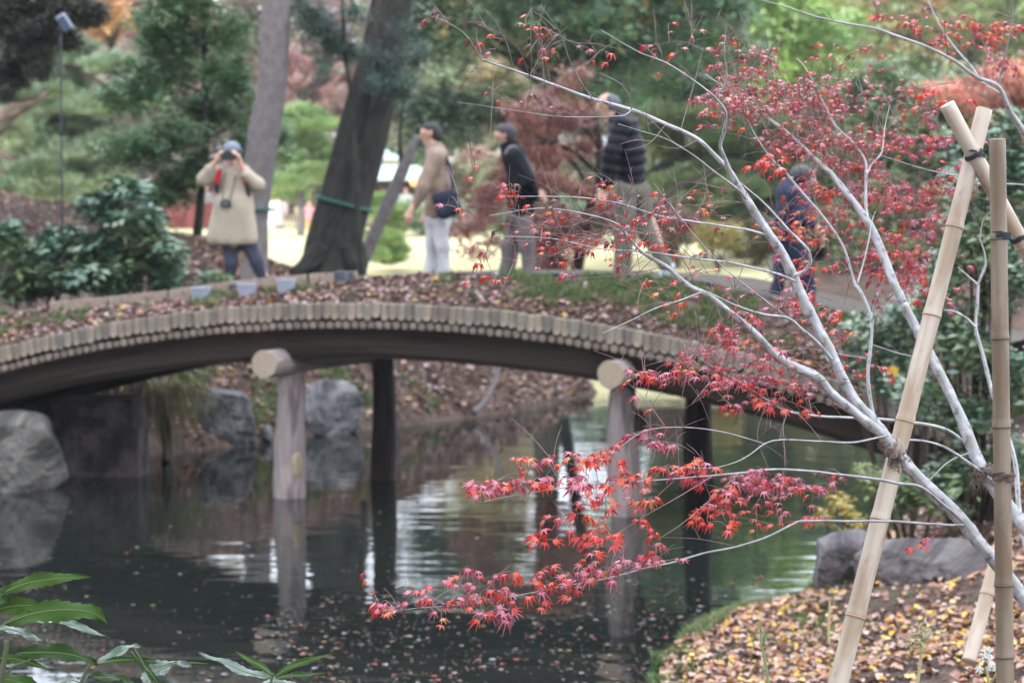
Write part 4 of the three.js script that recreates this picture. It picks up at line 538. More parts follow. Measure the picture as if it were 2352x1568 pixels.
bush('mixed green shrubs across the water behind the navy-clad walker and the red leaves', [[1900, 520, 80, 60, 120], [1990, 560, 80, 60, 130], [2080, 600, 90, 60, 140], [1930, 620, 70, 40, 90], [2180, 560, 80, 70, 130], [2280, 600, 80, 80, 140], [2040, 480, 80, 60, 110], [2160, 460, 80, 60, 110], [2280, 480, 80, 70, 110], [2120, 680, 80, 40, 80]], 53, [[0.2, 0.28, 0.12], [0.28, 0.34, 0.15], [0.17, 0.23, 0.11], [0.4, 0.38, 0.18]], 1.9, 'broad', M.leaf, [8.6, 53.6], 'mixed_shrub');
// --- lamp pole and stake among the hedge
{
  const p = at(143, 690, 28.0), top = at(138, 62, 28.0), b = V3(p.x, p.y - 0.1, p.z), t = thing('garden_lamp', 'tall thin black pole with a tilted grey floodlight in front of the hedge', 'lamp', b);
  part('pole', tube([V3(0, 0, 0), top.clone().sub(b).multiplyScalar(0.5), top.clone().sub(b)], [0.015, 0.013, 0.012], 10, 6), M.metalDark, t);
  const h = box(0.12, 0.2, 0.1, 0, 0, 0, 0.02); h.rotateZ(0.5); h.rotateX(0.3); const q = at(147, 52, 27.95).sub(b); h.translate(q.x, q.y, q.z); const L = part('floodlight', h, std({ color: C(0.13, 0.16, 0.22), roughness: 0.4, metalness: 0.4 }), t);
  const br = tube([q.clone().add(V3(-0.07, -0.04, 0)), q.clone().add(V3(-0.06, -0.12, 0)), top.clone().sub(b)], [0.01, 0.01], 6, 8); part('bracket', br, M.metalDark, L);
  single('stake', put(box(0.1, 0.16, 0.1, 0, 0, 0, 0.02), at(150, 692, 27.6)), M.pickets[1], 'short tan wooden stake at the foot of the lamp pole', 'stake');
}
// --- sapling stem leaning on the bank beneath the bridge
single('sapling_stem', tube([at(1088, 948, 32.6), at(1108, 928, 32.7), at(1135, 880, 32.9), at(1152, 815, 33.1), at(1165, 740, 33.4)], [0.045, 0.04, 0.034, 0.028, 0.02], 10, 24), M.barkLight, 'thin grey curved sapling stem rising from the bank beneath the bridge', 'sapling');

// --- the tall grove behind the camera's left shoulder, whose shade lies over the pond and the bridge
for (let i = 0; i < 11; i++) { const x = -58 + i * 5.6 + rr(-1, 1), z = rr(4, 12) + (i > 8 ? 3 : 0), t = thing('grove_tree', 'tall dark evergreen of the grove that shades the pond, behind the viewpoint', 'tree', V3(x, ground(x, -z) - 0.1, z), 'evergreens of the shading grove'), h = rr(23, 26); part('trunk', tube([V3(0, 0, 0), V3(0.2, h * 0.5, 0), V3(0, h * 0.95, 0)], [0.42, 0.3, 0.06], 10, 16), M.barkDark, t); crown(t, blobClumps(V3(0, h * 0.58, 0), [4.2, h * 0.4, 3.0], 90, 1.5, 26, 0.9), SPRAY.far, M.leaf, GREEN.dark, 2.6); }

// ------------------------------------------------------------------ people: smooth surfaces drawn round a posed skeleton
// bones: [[x,y,z], [x,y,z], ra, rb, squash of z]  or  [[x,y,z], [rx,ry,rz]] (an ellipsoid)
function field(bones) {
  return (x, y, z, k) => {
    let s = 0, m = 1e9; const ds = [];
    for (const b of bones) {
      let d;
      if (b.length === 2) { const [c, r] = b, dx = (x - c[0]) / r[0], dy = (y - c[1]) / r[1], dz = (z - c[2]) / r[2]; d = (Math.sqrt(dx * dx + dy * dy + dz * dz) - 1) * Math.min(r[0], r[1], r[2]); }
      else { const [p, q, ra, rb, sz = 1] = b, ex = q[0] - p[0], ey = q[1] - p[1], ez = (q[2] - p[2]) / sz, px = x - p[0], py = y - p[1], pz = (z - p[2]) / sz, t = clamp((px * ex + py * ey + pz * ez) / (ex * ex + ey * ey + ez * ez + 1e-9), 0, 1); d = Math.hypot(px - ex * t, py - ey * t, pz - ez * t) - lerp(ra, rb, t); }
      ds.push(d); if (d < m) m = d;
    }
    for (const d of ds) s += Math.exp(-(d - m) / k);
    return m - k * Math.log(s);
  };
}
function bodyGeo(bones, cell, k = 0.012, extra = null) { // surface nets over the field
  const lo = [1e9, 1e9, 1e9], hi = [-1e9, -1e9, -1e9];
  for (const b of bones) { if (b.length === 2) for (let i = 0; i < 3; i++) { lo[i] = Math.min(lo[i], b[0][i] - b[1][i]); hi[i] = Math.max(hi[i], b[0][i] + b[1][i]); } else for (let i = 0; i < 3; i++) { const r = Math.max(b[2], b[3]) * (i === 2 ? b[4] ?? 1 : 1); lo[i] = Math.min(lo[i], b[0][i] - r, b[1][i] - r); hi[i] = Math.max(hi[i], b[0][i] + r, b[1][i] + r); } }
  for (let i = 0; i < 3; i++) { lo[i] -= cell * 2.5 + 2 * k; hi[i] += cell * 2.5 + 2 * k; }
  const n = lo.map((v, i) => Math.ceil((hi[i] - v) / cell) + 1), f0 = field(bones), f = extra ? (x, y, z) => f0(x, y, z, k) + extra(x, y, z) : (x, y, z) => f0(x, y, z, k);
  const g = new Float32Array(n[0] * n[1] * n[2]), I = (i, j, l) => i + n[0] * (j + n[1] * l);
  for (let l = 0; l < n[2]; l++) for (let j = 0; j < n[1]; j++) for (let i = 0; i < n[0]; i++) g[I(i, j, l)] = f(lo[0] + i * cell, lo[1] + j * cell, lo[2] + l * cell);
  const vid = new Int32Array(g.length).fill(-1), pos = [], idx = [];
  for (let l = 0; l < n[2] - 1; l++) for (let j = 0; j < n[1] - 1; j++) for (let i = 0; i < n[0] - 1; i++) {
    let c = 0, sx = 0, sy = 0, sz = 0, neg = 0;
    for (let q = 0; q < 8; q++) if (g[I(i + (q & 1), j + ((q >> 1) & 1), l + (q >> 2))] < 0) neg++;
    if (neg === 0 || neg === 8) continue;
    for (const [u, v] of [[0, 1], [2, 3], [4, 5], [6, 7], [0, 2], [1, 3], [4, 6], [5, 7], [0, 4], [1, 5], [2, 6], [3, 7]]) { const A = g[I(i + (u & 1), j + ((u >> 1) & 1), l + (u >> 2))], B = g[I(i + (v & 1), j + ((v >> 1) & 1), l + (v >> 2))]; if (A < 0 === B < 0) continue; const t = A / (A - B); sx += lerp(u & 1, v & 1, t); sy += lerp((u >> 1) & 1, (v >> 1) & 1, t); sz += lerp(u >> 2, v >> 2, t); c++; }
    vid[I(i, j, l)] = pos.length / 3; pos.push(lo[0] + (i + sx / c) * cell, lo[1] + (j + sy / c) * cell, lo[2] + (l + sz / c) * cell);
  }
  const q4 = (a, b, c, d, flip) => { if (a < 0 || b < 0 || c < 0 || d < 0) return; flip ? idx.push(a, c, b, a, d, c) : idx.push(a, b, c, a, c, d); };
  for (let l = 1; l < n[2] - 1; l++) for (let j = 1; j < n[1] - 1; j++) for (let i = 1; i < n[0] - 1; i++) {
    const o = g[I(i, j, l)] < 0;
    if (o !== g[I(i + 1, j, l)] < 0) q4(vid[I(i, j - 1, l - 1)], vid[I(i, j, l - 1)], vid[I(i, j, l)], vid[I(i, j - 1, l)], !o);
    if (o !== g[I(i, j + 1, l)] < 0) q4(vid[I(i - 1, j, l - 1)], vid[I(i - 1, j, l)], vid[I(i, j, l)], vid[I(i, j, l - 1)], !o);
    if (o !== g[I(i, j, l + 1)] < 0) q4(vid[I(i - 1, j - 1, l)], vid[I(i, j - 1, l)], vid[I(i, j, l)], vid[I(i - 1, j, l)], !o);
  }
  const uv = []; for (let i = 0; i < pos.length; i += 3) uv.push(pos[i] + pos[i + 2], pos[i + 1]);
  return raw(pos, uv, idx);
}
// a hand at p, fingers along dir, palm facing n: palm, four unequal bent fingers and a thumb
function hand(p, dir, n, s = 1, curl = 0.5) {
  const d = V3(...dir).normalize(), m = V3(...n).normalize(), w = d.clone().cross(m).normalize(), P = V3(...p), B = [], a = (v) => [v.x, v.y, v.z], L = (f, u, q) => P.clone().addScaledVector(d, f * s).addScaledVector(w, u * s).addScaledVector(m, q * s);
  B.push([a(L(0, 0, 0)), a(L(0.07, 0, 0)), 0.026 * s, 0.03 * s]); B.push([a(L(0.06, -0.025, 0)), a(L(0.06, 0.028, 0)), 0.014 * s, 0.014 * s]);
  [[-0.03, 0.075], [-0.01, 0.085], [0.011, 0.078], [0.031, 0.06]].forEach(([u, len]) => { const k1 = L(0.08, u, 0), k2 = L(0.08 + len * 0.5, u * 1.1, curl * len * 0.3), k3 = L(0.08 + len * (0.95 - curl * 0.5), u * 1.15, curl * len * 0.85); B.push([a(k1), a(k2), 0.0095 * s, 0.0088 * s], [a(k2), a(k3), 0.0088 * s, 0.007 * s]); });
  B.push([a(L(0.02, -0.03, 0.005)), a(L(0.055, -0.055, 0.02)), 0.013 * s, 0.011 * s], [a(L(0.055, -0.055, 0.02)), a(L(0.085, -0.05, 0.035)), 0.011 * s, 0.008 * s]);
  return B;
}
// a head centred at c, looking along the yaw angle (0 towards the camera, -90 to picture left), with nose, brow, eye sockets, mouth, chin and ears
function head(c, yaw, pitch = 0, s = 1) {
  const E = new THREE.Euler(pitch, yaw, 0, 'YXZ'), R = (x, y, z) => { const v = V3(x, y, z).multiplyScalar(s).applyEuler(E); return [v.x + c[0], v.y + c[1], v.z + c[2]]; };
  return [[R(0, 0.03, -0.012), R(0, 0.03, 0.012), 0.082 * s, 0.08 * s], [R(0, -0.02, 0.03), R(0, -0.075, 0.05), 0.062 * s, 0.034 * s], [R(0, 0.015, 0.092), R(0, -0.018, 0.106), 0.009 * s, 0.014 * s], [R(-0.028, 0.03, 0.084), R(0.028, 0.03, 0.084), 0.011 * s, 0.011 * s], [R(-0.02, -0.05, 0.083), R(0.02, -0.05, 0.083), 0.007 * s, 0.007 * s], [R(0, -0.09, 0.064), R(0, -0.088, 0.068), 0.016 * s, 0.016 * s], [R(0.079, -0.015, 0), R(0.083, 0.025, -0.012), 0.009 * s, 0.012 * s], [R(-0.079, -0.015, 0), R(-0.083, 0.025, -0.012), 0.009 * s, 0.012 * s]];
}
function person(label, anchor, d, parts, group) {
  const g = at(anchor[0], anchor[1], d), t = thing('person', label, 'person', g, group), k = d / F;
  const pt = (x, y, z = 0) => [(x - anchor[0]) * k, (anchor[1] - y) * k, z];
  parts(t, pt, (name, bones, cell, mat, parent = t, sm = 0.012, extra = null) => part(name, bodyGeo(bones, cell, sm, extra), mat, parent), k);
  return t;
}
const eyes = (c, yaw, pitch, parent) => { const E = new THREE.Euler(pitch, yaw, 0, 'YXZ'), gs = []; for (const s of [-1, 1]) { const g = new THREE.SphereGeometry(0.011, 10, 8), v = V3(0.031 * s, 0.012, 0.078).applyEuler(E); g.translate(v.x + c[0], v.y + c[1], v.z + c[2]); gs.push(g); } part('eyes', join(gs), M.black, parent); };
const fold = (a, sc, ph) => (x, y, z) => 1.5 * a * (f3(x * sc + ph, y * sc * 0.6 + x * 2, z * sc, 17, 2) - 0.5) + 0.5 * a * (f3(x * sc * 2.4 + y * 6, y * sc + ph, z * sc * 2.4, 19, 2) - 0.5);

person('person in a long beige coat and hat holding up a phone to take a photo', [555, 650], 26.1, (t, p, B, k) => {
  const hc = p(534, 358, 0.02), hr = hand(p(503, 372, 0.16), [0.25, 0.75, 0.35], [1, 0, 0.2], 0.95, 0.7), hl = hand(p(556, 372, 0.16), [-0.25, 0.75, 0.35], [-1, 0, 0.2], 0.95, 0.7);
  B('body', [...head(hc, 0, 0, 0.92), [p(535, 374), p(535, 395), 0.05, 0.055], [p(484, 388, 0.13), p(502, 374, 0.16), 0.034, 0.027], [p(566, 400, 0.13), p(557, 374, 0.16), 0.034, 0.027], ...hr, ...hl, [p(535, 400), p(537, 550), 0.1, 0.11], [p(527, 560), p(529, 640), 0.06, 0.045], [p(570, 560), p(606, 634), 0.06, 0.045]], 0.0085, M.skin, t, 0.006);
  eyes(hc, 0, 0, t);
  const coat = cloth(0.41, 0.345, 0.26);
  B('coat', [[p(512, 396, 0), p(558, 396, 0), 0.075, 0.075, 1.25], [p(530, 410, 0), p(534, 470, 0), 0.135, 0.15, 0.85], [p(546, 410, 0), p(546, 470, 0), 0.135, 0.16, 0.85], [p(520, 470, 0.02), p(503, 545, 0.02), 0.13, 0.12, 1.0], [p(552, 470, 0), p(566, 545, 0.02), 0.14, 0.13, 1.0], [p(536, 470, 0.03), p(534, 546, 0.04), 0.15, 0.15, 0.95], [p(508, 398, 0), p(472, 412, 0.06), 0.075, 0.07], [p(472, 412, 0.06), p(486, 389, 0.13), 0.068, 0.055], [p(562, 398, 0), p(594, 424, 0.06), 0.075, 0.07], [p(594, 424, 0.06), p(569, 402, 0.13), 0.068, 0.052]], 0.012, coat, t, 0.02, (x, y, z) => { const hem = p(0, 561)[1]; return Math.max(0, hem - y) * 6 + 0.016 * Math.sin(Math.atan2(z, x + 0.08) * 7 + y * 4) * sstep(0.95, 0.3, y) + 0.012 * (f3(x * 9, y * 6, z * 9, 17, 2) - 0.5); });
  B('scarf', [[p(520, 385, 0.03), p(550, 385, 0.03), 0.045, 0.045, 1.1], [p(523, 380, -0.03), p(548, 380, -0.03), 0.045, 0.045]], 0.012, cloth(0.52, 0.34, 0.36), t);
  B('trousers', [[p(534, 552), p(562, 552), 0.1, 0.1], [p(527, 560), p(531, 603, 0.02), 0.082, 0.068], [p(531, 603, 0.02), p(529, 644), 0.066, 0.058], [p(572, 560), p(590, 600, 0.03), 0.084, 0.068], [p(590, 600, 0.03), p(606, 640), 0.066, 0.058]], 0.012, cloth(0.05, 0.053, 0.075), t, 0.012, fold(0.02, 9, 2));
  B('shoe', [[p(528, 648, 0), p(526, 651, 0.13), 0.042, 0.034]], 0.011, M.black); B('shoe', [[p(606, 645, 0), p(612, 648, 0.12), 0.042, 0.034]], 0.011, M.black);
  const hat = B('hat', [[p(534, 343, -0.01), [0.094, 0.075, 0.1]], [p(534, 338, 0.0), [0.07, 0.06, 0.075]]], 0.01, cloth(0.22, 0.25, 0.29)); B('brim', [[p(533, 349, 0.05), [0.1, 0.016, 0.095]], [p(533, 347, -0.02), [0.108, 0.02, 0.11]]], 0.009, cloth(0.06, 0.075, 0.1), hat);
  const ph = box(0.165, 0.078, 0.012, 0, 0, 0, 0.005), q = p(532, 360, 0.215); ph.rotateX(0.05); ph.translate(...q); const P = part('phone', ph, M.black, t); const ln = new THREE.CylinderGeometry(0.007, 0.007, 0.004, 14); ln.rotateX(Math.PI / 2); ln.translate(q[0] + 0.062, q[1] + 0.022, q[2] + 0.007); part('lens', ln, M.metalDark, P);
  const cb = [box(0.112, 0.07, 0.045, 0, 0, 0, 0.01), box(0.045, 0.02, 0.04, 0, 0.04, 0, 0.008)]; const c = p(524, 468, 0.185); const cg = join(cb); cg.translate(...c); const cam = part('camera', cg, M.black, t); const lens = new THREE.LatheGeometry([[0.001, 0], [0.028, 0], [0.03, 0.004], [0.03, 0.03], [0.022, 0.034], [0.001, 0.03]].map((v) => new THREE.Vector2(...v)), 24); lens.rotateX(Math.PI / 2); lens.translate(c[0], c[1] - 0.004, c[2] + 0.022); part('lens', lens, std({ color: C(0.08, 0.08, 0.09), roughness: 0.3 }), cam);
  for (const s of [[[516, 460, 0.185], [518, 430, 0.165], [521, 400, 0.12], [524, 384, 0.075]], [[533, 460, 0.185], [541, 430, 0.165], [546, 402, 0.12], [544, 384, 0.075]]]) part('neck_strap', tube(s.map((v) => V3(...p(...v))), [0.006, 0.006], 6, 16), M.black, t);
  const red = cloth(0.5, 0.02, 0.045), strap = (pts, m, r) => { const g = tube(pts.map((v) => V3(...p(...v))), [r, r * 1.05, r], 10, 16); return part('backpack_strap', g, m, t); };
  strap([[514, 384, -0.02], [509, 394, 0.09], [504, 408, 0.115], [502, 424, 0.12]], red, 0.026); strap([[556, 385, -0.02], [562, 396, 0.09], [567, 410, 0.115], [569, 422, 0.12]], red, 0.026); strap([[502, 422, 0.12], [501, 436, 0.1], [505, 448, 0.05]], M.black, 0.02); strap([[569, 420, 0.12], [573, 440, 0.1], [573, 462, 0.03]], M.black, 0.02);
  B('backpack', [[p(537, 400, -0.2), p(538, 455, -0.2), 0.12, 0.13, 0.7]], 0.018, red);
});

person('man in a tan jacket and pale trousers with a navy shoulder bag', [1005, 632], 25.0, (t, p, B) => {
  const hc = p(988, 309, 0), yaw = -1.45;
  B('body', [...head(hc, yaw, 0.2, 0.98), [p(996, 328), p(1002, 350), 0.056, 0.06], [p(953, 470, 0.2), p(946, 484, 0.21), 0.034, 0.028], ...hand(p(946, 484, 0.21), [-0.25, -1, 0.05], [0.2, 0, -1], 0.95, 0.6), ...hand(p(976, 488, -0.2), [-0.2, -1, 0], [0.2, 0, 1], 0.9, 0.6), [p(1003, 355), p(1006, 500), 0.1, 0.1], [p(1012, 510, 0.08), p(1020, 622, 0.08), 0.06, 0.045], [p(998, 510, -0.08), p(988, 622, -0.08), 0.06, 0.045], [p(984, 480, -0.2), p(976, 488, -0.2), 0.03, 0.027]], 0.0085, M.skin, t, 0.006);
  eyes(hc, yaw, 0.2, t);
  B('hair', [[p(991, 298, 0), [0.098, 0.07, 0.083]], [p(1003, 310, 0), [0.06, 0.085, 0.08]], [p(981, 292, 0), [0.04, 0.032, 0.058]]], 0.009, std({ color: C(0.018, 0.017, 0.018), roughness: 0.7 }));
  B('jacket', [[p(1003, 356, -0.12), p(1003, 356, 0.12), 0.085, 0.085], [p(1004, 362), p(1009, 430), 0.125, 0.135, 1.35], [p(1009, 430), p(1004, 490), 0.135, 0.128, 1.35], [p(991, 340), p(1003, 341), 0.065, 0.065], [p(1004, 362, 0.18), p(976, 428, 0.24), 0.08, 0.064], [p(976, 428, 0.24), p(953, 474, 0.2), 0.064, 0.05], [p(1004, 362, -0.18), p(990, 430, -0.24), 0.08, 0.064], [p(990, 430, -0.24), p(984, 482, -0.2), 0.064, 0.05]], 0.012, cloth(0.3, 0.215, 0.165), t, 0.016, fold(0.03, 8, 5));
  B('trousers', [[p(1003, 500), p(1010, 505), 0.115, 0.115, 1.3], [p(1010, 512, 0.08), p(1017, 566, 0.08), 0.092, 0.076], [p(1017, 566, 0.08), p(1021, 624, 0.08), 0.076, 0.068], [p(1000, 512, -0.08), p(994, 566, -0.08), 0.09, 0.075], [p(994, 566, -0.08), p(988, 624, -0.08), 0.075, 0.066]], 0.012, cloth(0.56, 0.55, 0.55), t, 0.014, fold(0.035, 8, 9));
  B('shoe', [[p(1026, 630, 0.08), p(1000, 634, 0.09), 0.045, 0.036]], 0.012, M.black); B('shoe', [[p(992, 630, -0.08), p(966, 634, -0.08), 0.045, 0.036]], 0.012, M.black);
  B('shoulder_bag', [[p(1012, 458, 0.26), p(1038, 452, 0.26), 0.075, 0.075, 0.7], [p(1022, 485, 0.27), p(1042, 476, 0.27), 0.085, 0.085, 0.7]], 0.012, cloth(0.022, 0.027, 0.045, 0.7));
  part('bag_strap', tube([[1042, 450, 0.26], [1040, 410, 0.2], [1030, 375, 0.12], [1012, 340, 0.06], [990, 352, -0.1]].map((v) => V3(...p(...v))), [0.016, 0.018, 0.016], 8, 24), cloth(0.03, 0.04, 0.06), t);
});

person('dark-haired person in a black fleece and grey trousers, hands clasped behind the back', [1185, 632], 24.6, (t, p, B) => {
  const hc = p(1159, 313, 0), yaw = -1.5;
  B('body', [...head(hc, yaw, 0.42, 0.96), [p(1166, 328), p(1176, 352), 0.054, 0.06], [p(1220, 440, 0.14), p(1236, 450, 0.05), 0.032, 0.028], ...hand(p(1234, 450, 0.06), [0.4, 0.1, -1], [1, 0, 0.4], 0.9, 0.8), ...hand(p(1236, 458, -0.05), [0.4, 0, 1], [1, 0, -0.3], 0.9, 0.8), [p(1178, 356), p(1195, 490), 0.1, 0.1], [p(1205, 510, 0.08), p(1214, 622, 0.08), 0.06, 0.045], [p(1180, 510, -0.08), p(1164, 622, -0.08), 0.06, 0.045]], 0.0085, M.skin, t, 0.006);
  eyes(hc, yaw, 0.42, t);
  B('hair', [[p(1165, 303, 0), [0.1, 0.08, 0.09]], [p(1171, 314, 0), [0.058, 0.078, 0.078]], [p(1152, 300, 0), [0.06, 0.05, 0.07]]], 0.009, std({ color: C(0.045, 0.038, 0.042), roughness: 0.8 }));
  B('fleece', [[p(1180, 358, -0.12), p(1180, 358, 0.12), 0.085, 0.085], [p(1182, 362), p(1196, 425), 0.125, 0.145, 1.3], [p(1196, 425), p(1196, 485), 0.145, 0.135, 1.3], [p(1166, 336), p(1176, 340), 0.07, 0.07], [p(1186, 362, 0.18), p(1212, 415, 0.25), 0.08, 0.066], [p(1212, 415, 0.25), p(1226, 446, 0.12), 0.062, 0.048], [p(1186, 362, -0.18), p(1212, 415, -0.25), 0.08, 0.066], [p(1212, 415, -0.25), p(1228, 452, -0.12), 0.062, 0.048]], 0.012, cloth(0.01, 0.011, 0.014), t, 0.016, fold(0.025, 7, 15));
  B('trousers', [[p(1188, 496), p(1200, 500), 0.12, 0.12, 1.3], [p(1203, 508, 0.08), p(1209, 566, 0.08), 0.095, 0.08], [p(1209, 566, 0.08), p(1216, 626, 0.08), 0.08, 0.072], [p(1184, 508, -0.08), p(1172, 566, -0.08), 0.093, 0.08], [p(1172, 566, -0.08), p(1164, 626, -0.08), 0.08, 0.07]], 0.012, cloth(0.15, 0.125, 0.12), t, 0.014, fold(0.035, 8, 19));
  B('shoe', [[p(1222, 631, 0.08), p(1196, 635, 0.09), 0.045, 0.036]], 0.012, M.black); B('shoe', [[p(1170, 631, -0.08), p(1144, 635, -0.08), 0.045, 0.036]], 0.012, M.black);
  part('bag_strap', tube([[1160, 356, 0.16], [1176, 338, 0.12], [1194, 348, 0.13], [1214, 378, 0.1], [1228, 410, -0.02]].map((v) => V3(...p(...v))), [0.018, 0.02, 0.018], 8, 24), cloth(0.2, 0.17, 0.17), t);
});

person('grey-haired man in a black puffer jacket and olive trousers striding left', [1455, 638], 23.8, (t, p, B) => {
  const hc = p(1394, 243, 0), yaw = -1.2;
  B('body', [...head(hc, yaw, 0.25, 1.0), [p(1404, 262), p(1424, 284), 0.058, 0.064], [p(1384, 425, 0.24), p(1380, 440, 0.24), 0.034, 0.028], ...hand(p(1380, 440, 0.24), [-0.2, -1, 0], [0.5, 0, -1], 1, 0.6), ...hand(p(1400, 440, -0.24), [-0.3, -1, 0], [0.4, 0, 1], 1, 0.6), [p(1432, 290), p(1440, 430), 0.1, 0.1], [p(1434, 440, 0.09), p(1428, 618, 0.09), 0.06, 0.048], [p(1470, 440, -0.09), p(1530, 610, -0.09), 0.06, 0.048], [p(1402, 424, -0.24), p(1400, 440, -0.24), 0.03, 0.027]], 0.0085, M.skin, t, 0.006);
  eyes(hc, yaw, 0.25, t);
  B('hair', [[p(1399, 234, 0), [0.1, 0.07, 0.088]], [p(1407, 243, 0), [0.07, 0.085, 0.085]]], 0.009, std({ color: C(0.11, 0.11, 0.12), roughness: 0.9 }));
  B('puffer_jacket', [[p(1428, 288, -0.14), p(1428, 288, 0.14), 0.1, 0.1], [p(1432, 292), p(1444, 350), 0.15, 0.165, 1.25], [p(1444, 350), p(1446, 404), 0.165, 0.16, 1.25], [p(1414, 272), p(1426, 276), 0.075, 0.075], [p(1424, 290, 0.2), p(1402, 352, 0.27), 0.1, 0.085], [p(1402, 352, 0.27), p(1386, 424, 0.24), 0.082, 0.062], [p(1424, 290, -0.2), p(1410, 352, -0.27), 0.1, 0.085], [p(1410, 352, -0.27), p(1402, 424, -0.24), 0.082, 0.062]], 0.011, phy({ color: C(0.009, 0.009, 0.014), roughness: 0.6, specularIntensity: 0.3 }), t, 0.014, (x, y, z) => 0.013 * Math.pow(Math.abs(Math.cos((y - 0.35 * Math.abs(x + 0.06) * 0.5) * Math.PI / 0.098)), 3) * (0.7 + 0.6 * f3(x * 6, y * 6, z * 6, 3, 2)));
  B('trousers', [[p(1440, 428), p(1454, 432), 0.14, 0.14, 1.2], [p(1438, 440, 0.09), p(1434, 535, 0.09), 0.112, 0.092], [p(1434, 535, 0.09), p(1427, 618, 0.09), 0.092, 0.08], [p(1468, 442, -0.09), p(1488, 535, -0.09), 0.11, 0.09], [p(1488, 535, -0.09), p(1530, 606, -0.09), 0.09, 0.075]], 0.013, cloth(0.155, 0.15, 0.115), t, 0.014, fold(0.045, 7, 29));
  B('shoe', [[p(1434, 628, 0.09), p(1404, 634, 0.1), 0.048, 0.038]], 0.012, cloth(0.08, 0.08, 0.07)); B('shoe', [[p(1541, 612, -0.09), p(1522, 636, -0.09), 0.048, 0.04]], 0.012, cloth(0.55, 0.6, 0.68));
});

person('person in navy jacket and trousers leaning forward behind the maple twigs', [1840, 705], 23.2, (t, p, B) => {
  const hc = p(1846, 411, 0.03), yaw = 1.1;
  B('body', [...head(hc, yaw, 0.35, 0.96), [p(1836, 424), p(1826, 440), 0.055, 0.06], [p(1862, 512, 0.16), p(1870, 522, 0.18), 0.034, 0.028], ...hand(p(1868, 520, 0.18), [0.7, -0.7, 0.2], [0, -0.3, -1], 0.95, 0.8), [p(1824, 440), p(1812, 540), 0.1, 0.1], [p(1826, 560, 0.09), p(1852, 690, 0.05), 0.06, 0.045], [p(1808, 560, -0.09), p(1780, 690, -0.09), 0.06, 0.045]], 0.0085, M.skin, t, 0.006);
  eyes(hc, yaw, 0.35, t);
  B('hair', [[p(1840, 400, 0.03), [0.105, 0.085, 0.105]], [p(1832, 409, 0.02), [0.085, 0.1, 0.1]], [p(1842, 402, 0.09), [0.07, 0.06, 0.05]]], 0.009, M.black);
  B('face_mask', [[p(1861, 419, 0.06), [0.04, 0.042, 0.055]]], 0.008, cloth(0.6, 0.63, 0.72));
  B('jacket', [[p(1822, 444, -0.13), p(1822, 444, 0.13), 0.095, 0.095], [p(1820, 446), p(1822, 490), 0.15, 0.165, 1.25], [p(1822, 490), p(1812, 528), 0.165, 0.15, 1.25], [p(1832, 430), p(1826, 436), 0.075, 0.075], [p(1824, 448, 0.2), p(1836, 500, 0.27), 0.088, 0.074], [p(1836, 500, 0.27), p(1862, 514, 0.17), 0.07, 0.052], [p(1824, 448, -0.2), p(1840, 496, -0.27), 0.088, 0.074], [p(1840, 496, -0.27), p(1868, 508, -0.2), 0.07, 0.05]], 0.012, phy({ color: C(0.014, 0.019, 0.045), roughness: 0.6, specularIntensity: 0.4 }), t, 0.016, fold(0.04, 6, 37));
  B('trousers', [[p(1810, 540), p(1818, 545), 0.13, 0.13, 1.25], [p(1822, 555, 0.09), p(1846, 612, 0.1), 0.1, 0.085], [p(1846, 612, 0.1), p(1854, 690, 0.06), 0.083, 0.068], [p(1808, 556, -0.09), p(1798, 620, -0.09), 0.1, 0.085], [p(1798, 620, -0.09), p(1780, 686, -0.09), 0.08, 0.066]], 0.013, cloth(0.025, 0.034, 0.062), t, 0.014, fold(0.04, 7, 41));
  B('shoe', [[p(1852, 702, 0.06), p(1872, 706, 0.1), 0.048, 0.038]], 0.012, M.black); B('shoe', [[p(1778, 694, -0.09), p(1794, 704, -0.08), 0.046, 0.038]], 0.012, M.black);
});

